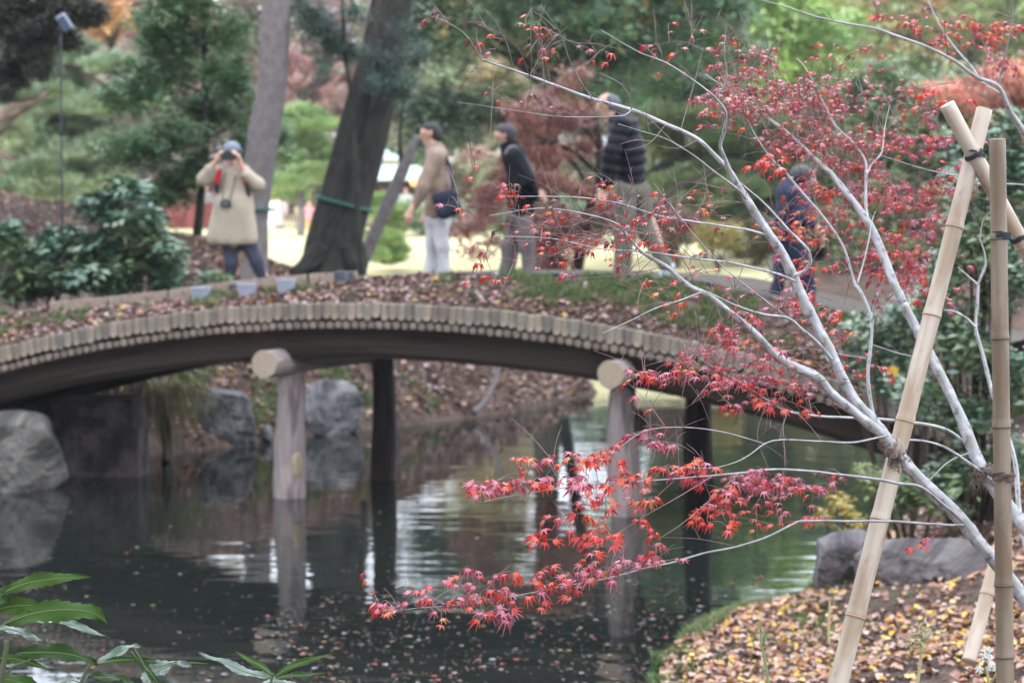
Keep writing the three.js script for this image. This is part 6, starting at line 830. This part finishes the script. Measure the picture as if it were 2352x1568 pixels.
const RED = [lm(0.8, 0.085, 0.045), lm(0.75, 0.06, 0.05), lm(0.82, 0.12, 0.05), lm(0.68, 0.05, 0.05)], PINK = [lm(0.66, 0.18, 0.24, 0.33), lm(0.68, 0.23, 0.3, 0.33), lm(0.58, 0.15, 0.22, 0.33)], OR = [lm(0.8, 0.17, 0.045), lm(0.75, 0.26, 0.08)], DULL = [lm(0.58, 0.15, 0.15, 0.5), lm(0.62, 0.21, 0.2, 0.5), lm(0.48, 0.1, 0.11, 0.5), lm(0.68, 0.3, 0.27, 0.5)], OLIVE = [lm(0.2, 0.2, 0.04), lm(0.25, 0.16, 0.04)], BROWN = [lm(0.22, 0.09, 0.08, 0.7), lm(0.3, 0.16, 0.14, 0.7)];
const nearest = (p, who) => { let b = null, bd = 1e9; for (const s of SEG) { if (who && s[3] !== who) continue; const e = s[1].clone().sub(s[0]), t = clamp(p.clone().sub(s[0]).dot(e) / e.lengthSq(), 0, 1), q = s[0].clone().addScaledVector(e, t), d = q.distanceTo(p); if (d < bd) { bd = d; b = [q, s]; } } return b; };
// a region of leaves: [x, y, half width, half height, depth, twigs, leaves per twig, size, palette, who, face]
// each twig grows from the nearest branch to a point in the region and bears leaves in pairs
function foliage(x, y, rx, ry, d, twigs, per, size, pal, who, face = 0.35, curl = 0.05, tw = 0.0013) {
  const m = mapleDefs[who]; twigs = Math.round(twigs * (who === 'side' ? 1.12 : 1.0));
  for (let i = 0; i < twigs; i++) {
    const px = x + clamp(gauss() * 1.25, -1.7, 1.7) * rx, py = y + clamp(gauss() * 1.2, -1.6, 1.6) * ry, p = at(px, py, d + gauss() * 0.18), n = nearest(p, who); if (!n) continue;
    let q = n[0]; const reach = who === 'side' ? 0.65 : 0.5; if (q.distanceTo(p) > reach) q = p.clone().lerp(q, reach / q.distanceTo(p));
    const mid = q.clone().lerp(p, 0.5).add(V3(gauss() * 0.015, 0.012 + gauss() * 0.015, gauss() * 0.02)), cv = new THREE.QuadraticBezierCurve3(q, mid, p);
    m.twigs.push(tube([q, mid, p].map((v) => v.clone().sub(m.root)), [tw, tw * 0.8, tw * 0.5], 5, 8));
    SEG.push([q, mid, tw, who], [mid, p, tw, who]);
    for (let k = 0; k < per; k++) {
      const along = Math.atan2(p.x - q.x, p.z - q.z) * 0.6 - 0.6, u = per > 1 ? 0.35 + 0.65 * (k / (per - 1)) : 1, c = cv.getPoint(u);
      const ya = k === per - 1 ? along + gauss() * 0.5 : along + (k % 2 ? 1 : -1) * rr(0.5, 1.5), dv = V3(Math.sin(ya), -rr(-0.05, 0.32) - face * 0.14, Math.cos(ya)).normalize(), nv = V3(gauss() * 0.32, 1, 0.2 + face * 0.8 + gauss() * 0.35); nv.addScaledVector(dv, -nv.dot(dv)).normalize(); const Q = new THREE.Quaternion().setFromRotationMatrix(new THREE.Matrix4().makeBasis(nv.clone().cross(dv).normalize(), nv, dv)), Rr = rnd();
      const set = Rr < pal[0] ? RED : Rr < pal[0] + pal[1] ? PINK : Rr < pal[0] + pal[1] + pal[2] ? OR : Rr < pal[0] + pal[1] + pal[2] + pal[3] ? DULL : Rr < 0.99 && rnd() < 0.6 ? BROWN : OLIVE;
      m.leaves.push({ c, Q, s: size * rr(0.7, 1.2), mat: pick(set), g: rnd() < curl ? CURLED : pick(LEAFG), d });
    }
  }
}
const VIVID = [0.45, 0.4, 0.1, 0.03], PINKY = [0.22, 0.7, 0.03, 0.03], REDDER = [0.8, 0.1, 0.08, 0.01], DULLP = [0.14, 0.14, 0.06, 0.58], ORP = [0.3, 0.12, 0.35, 0.2], SPARSE = [0.5, 0.2, 0.12, 0.08];
// the sharp lower sprays
foliage(880, 1400, 40, 16, 6.9, 4, 3, 0.03, VIVID, 'main', 0.7); foliage(960, 1372, 50, 24, 6.9, 4, 3, 0.029, PINKY, 'main', 0.5); foliage(1060, 1400, 36, 34, 6.95, 5, 3, 0.03, VIVID, 'main', 0.7); foliage(1075, 1330, 50, 30, 7, 5, 3, 0.029, PINKY, 'main', 0.5); foliage(1140, 1420, 40, 22, 7, 4, 3, 0.032, PINKY, 'main', 0.9); foliage(1180, 1350, 60, 24, 7, 6, 3, 0.03, VIVID, 'main', 0.5); foliage(1280, 1330, 60, 26, 7.1, 8, 3, 0.03, PINKY, 'main', 0.5); foliage(1310, 1385, 40, 16, 7.1, 3, 3, 0.03, REDDER, 'main', 0.8); foliage(1380, 1300, 50, 34, 7.1, 9, 3, 0.03, PINKY, 'main', 0.6); foliage(1460, 1290, 50, 26, 7.2, 7, 3, 0.029, PINKY, 'main', 0.5); foliage(1530, 1275, 40, 18, 7.3, 3, 3, 0.028, VIVID, 'main', 0.5); foliage(845, 1320, 10, 6, 6.9, 1, 3, 0.024, REDDER, 'main', 0.4, 0.7);
// the middle spray
foliage(1095, 1118, 20, 14, 6.95, 4, 3, 0.033, PINKY, 'main', 0.6); foliage(1160, 1112, 40, 12, 7, 6, 3, 0.03, VIVID, 'main', 0.4); foliage(1230, 1100, 36, 14, 7, 5, 3, 0.03, VIVID, 'main', 0.5); foliage(1310, 1110, 36, 16, 7.05, 5, 3, 0.033, PINKY, 'main', 0.8); foliage(1250, 1050, 55, 18, 7, 6, 3, 0.028, VIVID, 'main', 0.4); foliage(1350, 1055, 40, 20, 7.05, 6, 3, 0.03, REDDER, 'main', 0.6); foliage(1420, 1040, 30, 22, 7.1, 4, 3, 0.03, REDDER, 'main', 0.7); foliage(1480, 1010, 40, 18, 7.2, 5, 3, 0.028, PINKY, 'main', 0.4); foliage(1400, 1140, 44, 16, 7.1, 5, 3, 0.032, VIVID, 'main', 0.6); foliage(1360, 1175, 40, 16, 7.05, 5, 3, 0.031, REDDER, 'main', 0.6); foliage(1290, 1190, 26, 10, 7, 2, 3, 0.028, REDDER, 'main', 0.5); foliage(1260, 1240, 34, 10, 6.95, 3, 3, 0.032, REDDER, 'main', 0.8); foliage(1360, 1240, 34, 14, 7, 4, 3, 0.036, REDDER, 'main', 1.0); foliage(1400, 1225, 30, 14, 7, 3, 3, 0.03, REDDER, 'main', 0.7); foliage(1440, 1090, 40, 24, 7.1, 6, 3, 0.03, VIVID, 'main', 0.5); foliage(1500, 1150, 40, 16, 7.15, 4, 3, 0.03, REDDER, 'main', 0.7); foliage(1480, 1205, 30, 10, 7.1, 3, 3, 0.027, REDDER, 'main', 0.5); foliage(1570, 1060, 44, 24, 7.3, 7, 3, 0.03, VIVID, 'main', 0.5); foliage(1620, 1090, 44, 24, 7.35, 7, 3, 0.03, PINKY, 'main', 0.5); foliage(1660, 1145, 40, 26, 7.35, 8, 3, 0.031, VIVID, 'main', 0.6); foliage(1620, 1190, 24, 20, 7.3, 3, 3, 0.03, REDDER, 'main', 0.9); foliage(1690, 1205, 20, 20, 7.3, 3, 3, 0.03, REDDER, 'main', 0.9);
foliage(1720, 1110, 50, 30, 7.5, 10, 3, 0.029, PINKY, 'main', 0.45); foliage(1800, 1110, 60, 30, 7.7, 10, 3, 0.028, PINKY, 'main', 0.4); foliage(1880, 1110, 50, 30, 7.8, 8, 3, 0.027, PINKY, 'main', 0.4); foliage(1760, 1170, 50, 30, 7.6, 7, 3, 0.027, VIVID, 'main', 0.4); foliage(1850, 1190, 40, 24, 7.8, 5, 3, 0.026, VIVID, 'main', 0.4); foliage(2110, 1250, 30, 18, 7.9, 2, 3, 0.03, REDDER, 'main', 0.9);
// the dense red mass over the end of the bridge
foliage(1500, 860, 40, 14, 7.4, 7, 3, 0.027, VIVID, 'main', 0.3); foliage(1580, 850, 50, 24, 7.5, 11, 3, 0.027, VIVID, 'side', 0.3); foliage(1660, 870, 60, 24, 7.6, 14, 3, 0.027, VIVID, 'side', 0.3); foliage(1740, 880, 60, 28, 7.7, 13, 3, 0.026, PINKY, 'side', 0.3); foliage(1820, 890, 40, 24, 7.8, 7, 3, 0.026, VIVID, 'side', 0.3); foliage(1680, 800, 70, 34, 7.6, 15, 3, 0.025, PINKY, 'side', 0.3); foliage(1780, 830, 60, 34, 7.8, 12, 3, 0.025, PINKY, 'side', 0.3); foliage(1560, 720, 30, 10, 7.4, 2, 3, 0.026, REDDER, 'main', 0.4); foliage(1700, 730, 50, 20, 7.6, 7, 3, 0.026, VIVID, 'main', 0.3); foliage(1660, 760, 40, 18, 7.6, 5, 3, 0.026, VIVID, 'side', 0.3); foliage(1760, 930, 50, 14, 7.6, 5, 3, 0.028, REDDER, 'side', 0.5); foliage(1690, 940, 24, 10, 7.5, 3, 3, 0.03, REDDER, 'side', 0.6); foliage(1880, 945, 30, 14, 7.9, 3, 2, 0.027, REDDER, 'side', 0.5); foliage(1830, 690, 50, 24, 8.0, 9, 3, 0.026, VIVID, 'side', 0.3); foliage(1890, 730, 40, 30, 8.2, 7, 3, 0.026, PINKY, 'side', 0.3); foliage(1930, 780, 40, 40, 8.3, 7, 3, 0.026, VIVID, 'side', 0.3);
// duller blurred leaves of the upper right
foliage(1720, 170, 90, 70, 8.4, 42, 3, 0.026, DULLP, 'side', 0.3, 0.25); foliage(1800, 220, 90, 60, 8.7, 40, 3, 0.027, DULLP, 'side', 0.3, 0.25); foliage(1660, 250, 80, 40, 8.2, 20, 3, 0.028, DULLP, 'side', 0.3, 0.15); foliage(1900, 250, 90, 70, 9.0, 40, 3, 0.027, DULLP, 'side', 0.3, 0.2); foliage(1850, 330, 100, 50, 8.8, 40, 3, 0.027, DULLP, 'side', 0.3, 0.2); foliage(1980, 340, 90, 60, 9.1, 36, 3, 0.028, DULLP, 'side', 0.3, 0.15); foliage(2070, 330, 70, 60, 9.3, 24, 3, 0.028, PINKY, 'side', 0.3, 0.1); foliage(1760, 380, 40, 18, 8.2, 7, 3, 0.032, REDDER, 'side', 0.4); foliage(2000, 450, 90, 60, 9.0, 28, 3, 0.028, PINKY, 'side', 0.3); foliage(2080, 460, 70, 60, 9.2, 24, 3, 0.029, VIVID, 'side', 0.3); foliage(1880, 470, 60, 50, 8.9, 12, 3, 0.026, ORP, 'side', 0.3); foliage(1850, 530, 70, 30, 8.8, 22, 3, 0.026, ORP, 'side', 0.3, 0.1); foliage(2060, 580, 80, 50, 9.1, 30, 3, 0.028, VIVID, 'side', 0.3); foliage(2130, 500, 40, 50, 9.2, 10, 3, 0.03, PINKY, 'side', 0.4); foliage(2000, 600, 60, 40, 8.9, 16, 3, 0.027, PINKY, 'side', 0.3); foliage(2080, 660, 60, 40, 9.0, 14, 3, 0.027, PINKY, 'side', 0.3); foliage(1560, 100, 60, 60, 7.8, 8, 2, 0.026, DULLP, 'main', 0.4, 0.3);
foliage(1560, 480, 120, 60, 7.6, 16, 2, 0.024, SPARSE, 'main', 0.3, 0.15); foliage(1420, 560, 110, 50, 7.5, 14, 2, 0.024, SPARSE, 'main', 0.3, 0.15); foliage(1650, 640, 100, 50, 7.7, 10, 2, 0.025, VIVID, 'main', 0.3); foliage(1200, 540, 110, 60, 7.4, 10, 2, 0.022, SPARSE, 'main', 0.3, 0.2); foliage(1960, 860, 70, 50, 8.4, 10, 3, 0.026, VIVID, 'side', 0.3); foliage(1850, 620, 60, 50, 8.6, 10, 3, 0.026, ORP, 'side', 0.3);
foliage(2180, 360, 60, 50, 9.2, 14, 3, 0.028, PINKY, 'side', 0.3); foliage(2150, 640, 60, 80, 9.2, 16, 3, 0.028, VIVID, 'side', 0.3); foliage(1930, 400, 120, 80, 9.1, 26, 3, 0.026, DULLP, 'side', 0.3, 0.1); foliage(2060, 240, 90, 60, 9.3, 18, 3, 0.026, DULLP, 'side', 0.3, 0.15); foliage(2180, 440, 40, 40, 9.3, 8, 3, 0.028, VIVID, 'side', 0.3); foliage(1960, 150, 80, 50, 9.2, 12, 3, 0.025, DULLP, 'side', 0.3, 0.2);
foliage(2160, 240, 60, 40, 9.2, 6, 2, 0.032, REDDER, 'top', 0.4); foliage(2200, 90, 70, 40, 10.2, 22, 3, 0.03, ORP, 'top', 0.3); foliage(2290, 70, 50, 40, 10.3, 18, 3, 0.03, ORP, 'top', 0.3); foliage(2300, 150, 50, 40, 10.3, 16, 3, 0.03, PINKY, 'top', 0.3); foliage(2090, 60, 40, 30, 9.6, 7, 3, 0.03, ORP, 'top', 0.3); foliage(2130, 200, 30, 20, 9.2, 3, 2, 0.034, REDDER, 'top', 0.6); foliage(2030, 20, 20, 26, 9.0, 2, 2, 0.036, REDDER, 'top', 0.6); foliage(2020, 50, 8, 6, 9, 1, 1, 0.034, REDDER, 'top', 0.6);
// sparse leaves of the twigs before the walkers
foliage(1020, 462, 10, 10, 7.2, 1, 3, 0.03, REDDER, 'main', 0.6); foliage(1130, 630, 60, 20, 7.2, 4, 2, 0.026, REDDER, 'main', 0.2); foliage(1190, 430, 60, 30, 7.2, 6, 2, 0.027, SPARSE, 'main', 0.5, 0.3); foliage(1100, 400, 30, 20, 7.2, 3, 1, 0.025, SPARSE, 'main', 0.4); foliage(1300, 520, 90, 50, 7.3, 14, 2, 0.023, SPARSE, 'main', 0.3, 0.2); foliage(1200, 590, 90, 30, 7.3, 6, 1, 0.022, SPARSE, 'main', 0.3, 0.3); foliage(1400, 470, 60, 50, 7.3, 10, 2, 0.024, SPARSE, 'main', 0.3, 0.2); foliage(1480, 530, 60, 40, 7.3, 9, 2, 0.024, SPARSE, 'main', 0.3, 0.2); foliage(1560, 480, 60, 30, 7.4, 6, 2, 0.025, SPARSE, 'main', 0.4, 0.1); foliage(1240, 80, 60, 50, 7.3, 8, 2, 0.024, SPARSE, 'main', 0.3, 0.3); foliage(1110, 110, 40, 40, 7.3, 4, 1, 0.026, SPARSE, 'main', 0.4, 0.2); foliage(990, 40, 30, 14, 7.3, 2, 2, 0.024, DULLP, 'main', 0.3, 0.4); foliage(1200, 210, 60, 30, 7.4, 5, 1, 0.022, SPARSE, 'main', 0.3, 0.3); foliage(1380, 130, 60, 50, 7.4, 5, 1, 0.024, SPARSE, 'main', 0.3, 0.3); foliage(1630, 578, 12, 8, 7.4, 1, 2, 0.032, [0, 0, 0, 0.2], 'main', 0.4, 0.5); foliage(1480, 650, 40, 20, 7.3, 3, 1, 0.024, SPARSE, 'main', 0.3);
{ // bare side twigs along the branches
  const base = SEG.filter((q) => q[2] < 0.016 && q[2] > 0.0009);
  for (let i = 0; i < 1300; i++) {
    const [a, b, r, who] = pick(base); if (a.y < 2.25 && rnd() < 0.85) continue; const m = mapleDefs[who], u = rnd(), o = a.clone().lerp(b, u), f = b.clone().sub(a).normalize(), len = rr(0.05, 0.2) * (r > 0.004 ? 1.25 : 1);
    const side = V3(gauss(), Math.abs(gauss()) * 0.9 + 0.1, gauss() * 0.7); side.addScaledVector(f, -side.dot(f)).normalize();
    const d = f.multiplyScalar(rr(0.6, 1.2)).addScaledVector(side, rr(0.35, 0.9)).normalize(), e = o.clone().addScaledVector(d, len).add(V3(0, -0.02 * rnd(), 0)), mid = o.clone().lerp(e, 0.5).add(V3(gauss() * 0.008, 0.008, gauss() * 0.008));
    m.twigs.push(tube([o, mid, e].map((v) => v.sub(m.root)), [0.0013, 0.001, 0.0006], 4, 6));
    if (rnd() < 0.5) { const k = mid.clone().add(V3(gauss() * 0.05, 0.03 + gauss() * 0.03, gauss() * 0.04)); m.twigs.push(tube([mid, mid.clone().lerp(k, 0.5).add(V3(0, 0.005, 0)), k], [0.0009, 0.0008, 0.0005], 4, 5)); }
  }
}
{ // the 300 leaves that show largest are leaves of their own; the rest one mass per tree
  let n = 0; const own = Object.fromEntries(Object.keys(mapleDefs).map((k) => [k, { main: 250, side: 36, back: 0, top: 14 }[k]]));
  for (const [k, m] of Object.entries(mapleDefs)) {
    m.leaves.sort((a, b) => b.s / b.d * (b.d < 7.45 ? 1.4 : 1) - a.s / a.d * (a.d < 7.45 ? 1.4 : 1));
    m.leaves.slice(0, own[k]).forEach((l) => { const o = part('leaf', l.g, l.mat, m.o); o.position.copy(l.c).sub(m.root); o.quaternion.copy(l.Q); o.scale.setScalar(l.s); n++; });
    const rest = m.leaves.slice(own[k]), gs = [...LEAFG, CURLED], white = phy({ color: C(1, 1, 1), roughness: 0.45, transmission: 0.38, thickness: 0, side: THREE.DoubleSide });
    gs.forEach((g, i) => { const l = rest.filter((q) => q.g === g); if (l.length) scatter('foliage', g, white, l.map((q) => [q.c.clone().sub(m.root), q.Q, q.s, q.mat.color.clone().multiplyScalar(rr(0.85, 1.12))]), m.o); });
    if (m.twigs.length) { const o = part('fine_twigs', join(m.twigs), M.twig, m.o); o.userData.kind = 'stuff'; }
    console.log(k, m.leaves.length);
  }
}
// hemp wraps that bind the trunks to the poles
{
  const a = at(2048, 1022, 7.86), ax = dir(at(2090, 1075, 7.87), at(2006, 968, 7.85)), gs = [], fr = [];
  for (let i = 0; i < 3; i++) gs.push(coil(a.clone().addScaledVector(ax, -0.02 + i * 0.004), ax, 0.0275 + i * 0.0015, 7, 0.0027, 0.0052, 0.5));
  const wrap = thing('hemp_wrap', 'frayed brown hemp wrap binding the thick maple trunk to the leaning pole', 'binding', a); const L = (g) => { g.translate(-a.x, -a.y, -a.z); return g; };
  part('cord', L(join(gs)), M.hempLight, wrap);
  for (let i = 0; i < 90; i++) { const s = a.clone().addScaledVector(ax, rr(-0.055, 0.035)).add(V3(gauss() * 0.02, gauss() * 0.02 - 0.012, rr(0, 0.03))); fr.push(tube([s, s.clone().add(V3(gauss() * 0.018, gauss() * 0.018 - 0.008, gauss() * 0.012)), s.clone().add(V3(gauss() * 0.03, gauss() * 0.03 - 0.02, gauss() * 0.015))], [0.0012, 0.0007], 4, 5)); }
  fr.push(coil(a.clone().addScaledVector(ax, 0.004).add(V3(0.01, -0.02, -0.03)), dir(G1a, G1b), 0.04, 4, 0.0035, 0.006, 0.7)); part('frayed_fibre', L(join(fr)), M.hemp, wrap);
  const b = at(2268, 1092, 7.93), bx = dir(at(2304, 1146, 8.4), at(2244, 1051, 8.4)), w2 = thing('hemp_wrap', 'brown hemp wrap round the upright bamboo and the second maple trunk', 'binding', b), L2 = (g) => { g.translate(-b.x, -b.y, -b.z); return g; }, f2 = [];
  part('cord', L2(join([coil(at(2306, 1094, 7.82), dir(G3a, G3b), 0.033, 5, 0.003, 0.0055, 0.5), coil(at(2264, 1082, 8.4), bx, 0.029, 7, 0.003, 0.006, 0.5)])), M.hemp, w2);
  for (let i = 0; i < 70; i++) { const s = at(rr(2235, 2310), rr(1075, 1110), rr(7.9, 8.4)); f2.push(tube([s, s.clone().add(V3(gauss() * 0.02, gauss() * 0.015, gauss() * 0.02)), s.clone().add(V3(gauss() * 0.02, -0.02 - 0.03 * rnd(), gauss() * 0.02))], [0.0014, 0.0008], 4, 5)); }
  f2.push(tube([at(2264, 1082, 8.38), at(2285, 1085, 8.1), at(2306, 1090, 7.86)], [0.012, 0.014, 0.012], 8, 10, (u, q) => 1 + 0.3 * Math.sin(q * 5 + u * 30))); part('frayed_fibre', L2(join(f2)), M.hemp, w2);
}

// ------------------------------------------------------------------ the toothed-leaf shrub in the bottom left corner
{
  const d = 6.6, b = at(-30, 1900, d), t = thing('toothed_shrub', 'large-leaved green shrub with toothed glossy leaves in the bottom left corner', 'shrub', b), loc = (x, y, z = 0) => at(x, y, d + z).sub(b);
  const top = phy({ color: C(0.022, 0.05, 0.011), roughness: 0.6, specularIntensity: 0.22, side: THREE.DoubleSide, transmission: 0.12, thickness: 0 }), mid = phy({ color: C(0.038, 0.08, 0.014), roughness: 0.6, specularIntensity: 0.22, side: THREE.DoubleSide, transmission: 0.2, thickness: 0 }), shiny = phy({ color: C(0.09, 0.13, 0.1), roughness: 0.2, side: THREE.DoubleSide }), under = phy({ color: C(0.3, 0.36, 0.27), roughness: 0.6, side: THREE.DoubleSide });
  // a leaf along a midrib; n is the way its face points; wave and teeth at the rim
  const blade = (pts, w, n, mat, sd, fold = 0.2) => {
    const cv = new THREE.CatmullRomCurve3(pts.map((p) => loc(...p))), N = V3(...n).normalize(), pos = [], idx = [], uv = [], S = 66, C2 = 6;
    for (let i = 0; i <= S; i++) { const u = i / S, c = cv.getPoint(u), tg = cv.getTangent(u), side = tg.clone().cross(N).normalize(), up = side.clone().cross(tg).normalize(), prof = Math.pow(Math.sin(Math.PI * Math.pow(u, 0.85)), 0.75) * (1 - 0.25 * u), tooth = 1 + 0.26 * ((u * 11) % 1 - 0.45) * (u > 0.12 ? 1 : 0);
      for (let j = -C2; j <= C2; j++) { const v = j / C2, edge = Math.abs(v), ww = w * prof * (edge > 0.99 ? tooth : edge) * Math.sign(v), lift = fold * w * prof * edge + 0.24 * w * Math.sin(u * 14 + sd + (v > 0 ? 1.7 : 0)) * edge * edge + (Math.abs(Math.sin((u - edge * 0.1) * 28)) < 0.25 ? -0.015 * w : 0); const q = c.clone().addScaledVector(side, ww).addScaledVector(up, lift); pos.push(q.x, q.y, q.z); uv.push(u, v); } }
    const R = 2 * C2 + 1; for (let i = 0; i < S; i++) for (let j = 0; j < R - 1; j++) { const a = i * R + j; idx.push(a, a + 1, a + R, a + 1, a + R + 1, a + R); }
    const o = part('leaf', raw(pos, uv, idx), mat, t); part('midrib', tube(pts.map((p) => loc(...p)), [0.0022, 0.0015, 0.0006], 6, 16), std({ color: C(0.09, 0.13, 0.04), roughness: 0.6 }), o); return o;
  };
  const tb = (pts, r) => part('stem', tube(pts.map((p) => loc(...p)), r, 8, 16), std({ color: C(0.055, 0.07, 0.03), roughness: 0.7 }), t);
  tb([[-30, 1900], [-20, 1700], [0, 1560], [12, 1500], [14, 1470]], [0.012, 0.008, 0.006]); tb([[60, 1800], [150, 1650], [185, 1568], [205, 1525]], [0.007, 0.005, 0.004]); tb([[300, 1760], [360, 1600], [330, 1530], [308, 1490]], [0.005, 0.004, 0.003]); tb([[560, 1760], [610, 1640], [620, 1575], [628, 1545]], [0.005, 0.004, 0.003]); tb([[-20, 1660], [20, 1540], [70, 1515]], [0.004, 0.003]);
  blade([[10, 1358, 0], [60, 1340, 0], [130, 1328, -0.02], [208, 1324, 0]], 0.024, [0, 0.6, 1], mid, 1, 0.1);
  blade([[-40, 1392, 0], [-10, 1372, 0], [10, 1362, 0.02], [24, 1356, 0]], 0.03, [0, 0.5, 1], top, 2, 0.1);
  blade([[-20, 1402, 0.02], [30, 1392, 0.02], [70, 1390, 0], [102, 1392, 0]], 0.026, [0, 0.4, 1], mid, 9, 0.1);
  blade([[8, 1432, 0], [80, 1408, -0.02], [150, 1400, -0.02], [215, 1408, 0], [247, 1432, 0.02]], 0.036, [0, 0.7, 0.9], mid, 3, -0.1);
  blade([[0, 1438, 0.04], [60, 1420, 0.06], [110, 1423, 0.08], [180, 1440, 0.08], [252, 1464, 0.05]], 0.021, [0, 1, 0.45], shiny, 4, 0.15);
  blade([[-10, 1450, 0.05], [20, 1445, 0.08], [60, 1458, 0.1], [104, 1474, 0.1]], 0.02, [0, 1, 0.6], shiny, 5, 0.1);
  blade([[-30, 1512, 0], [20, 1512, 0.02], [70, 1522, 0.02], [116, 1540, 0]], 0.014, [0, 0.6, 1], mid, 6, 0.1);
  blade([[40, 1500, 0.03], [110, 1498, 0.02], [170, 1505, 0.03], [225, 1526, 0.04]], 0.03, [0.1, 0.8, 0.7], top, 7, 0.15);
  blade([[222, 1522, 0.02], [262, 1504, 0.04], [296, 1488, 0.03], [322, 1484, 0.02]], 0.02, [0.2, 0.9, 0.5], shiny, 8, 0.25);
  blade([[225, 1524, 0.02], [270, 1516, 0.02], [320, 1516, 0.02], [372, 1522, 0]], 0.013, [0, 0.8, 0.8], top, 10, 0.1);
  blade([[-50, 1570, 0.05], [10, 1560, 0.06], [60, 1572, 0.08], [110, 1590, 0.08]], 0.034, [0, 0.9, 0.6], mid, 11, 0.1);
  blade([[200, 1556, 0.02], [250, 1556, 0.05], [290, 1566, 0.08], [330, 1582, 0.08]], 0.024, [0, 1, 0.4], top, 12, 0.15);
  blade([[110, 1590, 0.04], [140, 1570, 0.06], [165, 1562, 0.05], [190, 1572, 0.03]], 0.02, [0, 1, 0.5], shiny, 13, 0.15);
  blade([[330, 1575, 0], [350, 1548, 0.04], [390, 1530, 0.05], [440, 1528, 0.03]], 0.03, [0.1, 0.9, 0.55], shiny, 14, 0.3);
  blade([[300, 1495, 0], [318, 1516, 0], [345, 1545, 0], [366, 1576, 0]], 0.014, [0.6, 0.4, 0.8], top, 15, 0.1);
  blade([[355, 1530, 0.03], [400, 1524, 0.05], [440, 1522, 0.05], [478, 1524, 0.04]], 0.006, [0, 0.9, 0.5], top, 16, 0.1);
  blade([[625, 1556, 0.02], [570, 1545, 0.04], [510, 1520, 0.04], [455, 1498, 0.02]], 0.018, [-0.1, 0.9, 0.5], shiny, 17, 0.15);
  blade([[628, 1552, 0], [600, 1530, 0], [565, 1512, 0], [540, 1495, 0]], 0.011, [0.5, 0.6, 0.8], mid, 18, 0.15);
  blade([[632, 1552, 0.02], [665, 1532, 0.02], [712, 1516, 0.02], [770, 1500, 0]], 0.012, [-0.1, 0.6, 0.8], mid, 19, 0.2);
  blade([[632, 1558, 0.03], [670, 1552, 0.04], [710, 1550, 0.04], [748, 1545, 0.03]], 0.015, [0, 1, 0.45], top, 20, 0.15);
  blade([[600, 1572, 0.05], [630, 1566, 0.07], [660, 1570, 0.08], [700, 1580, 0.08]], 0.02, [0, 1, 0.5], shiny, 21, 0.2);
}
// ------------------------------------------------------------------ bare herb stems and pale blossoms on the leafy bank
function herb(label, pts, d, sides, mat, category = 'weed') { const b = at(pts[0][0], pts[0][1], d), t = thing('herb_stem', label, category, b), gs = [tube(pts.map(([x, y]) => at(x, y, d).sub(b)), [0.007, 0.006, 0.004], 7, 14)]; for (const [x0, y0, x1, y1] of sides) gs.push(tube([at(x0, y0, d).sub(b), at((x0 + x1) / 2, (y0 + y1) / 2 + 2, d - 0.03).sub(b), at(x1, y1, d - 0.02).sub(b)], [0.004, 0.003, 0.0015], 5, 6)); part('stem', join(gs), mat, t); return t; }
const straw = std({ color: C(0.42, 0.36, 0.18), roughness: 0.8 });
const hb = herb('dry straw-coloured weed stem with short side shoots on the leafy bank', [[2105, 1590], [2115, 1520], [2118, 1475], [2116, 1430]], 9.5, [[2117, 1480, 2080, 1465], [2117, 1470, 2150, 1450], [2116, 1450, 2146, 1430], [2116, 1500, 2160, 1480], [2116, 1440, 2130, 1415]], straw);
crown(hb, [[0.0, 0.22, 0, 0.05, 0.05, 0.04, 14]], SPRAY.fine, M.leaf, [[0.25, 0.3, 0.12], [0.35, 0.38, 0.18]], 0.25, 'leaves');
herb('thin green weed stem rising at the bottom edge beside the leaf-strewn water line', [[1770, 1600], [1758, 1520], [1749, 1470], [1748, 1425]], 9.5, [[1752, 1480, 1762, 1462], [1750, 1450, 1742, 1436]], std({ color: C(0.2, 0.24, 0.1), roughness: 0.8 }));
herb('short dry twig standing left of the leaning bamboo pole', [[1905, 1480], [1904, 1430], [1907, 1380]], 11, [], straw);
{ const hs = herb('small white chrysanthemum blossoms beside the upright bamboo pole', [[2270, 1640], [2272, 1570], [2266, 1530]], 9.2, [[2272, 1580, 2300, 1520], [2270, 1590, 2240, 1560], [2290, 1540, 2310, 1500]], straw, 'flower'), pet = mergeGeometries(Array.from({ length: 16 }, (_, i) => { const g = new THREE.SphereGeometry(1, 6, 5); g.scale(0.006, 0.004, 0.016); g.translate(0, 0, 0.016); g.rotateX(-0.3 - 0.4 * (i % 3)); g.rotateY(i / 16 * 6.28 * 3.1); return g; })); for (const [x, y, s] of [[2264, 1512, 1], [2280, 1536, 0.8], [2250, 1540, 0.7], [2310, 1552, 0.6], [2270, 1495, 0.7]]) { const m = part('blossom', pet, std({ color: C(0.62, 0.63, 0.55), roughness: 0.8 }), hs); m.position.copy(at(x, y, 9.15)).sub(hs.position); m.scale.setScalar(s * 0.95); m.rotation.set(0.7, x, 0.2); } }

renderer.render(scene, camera);
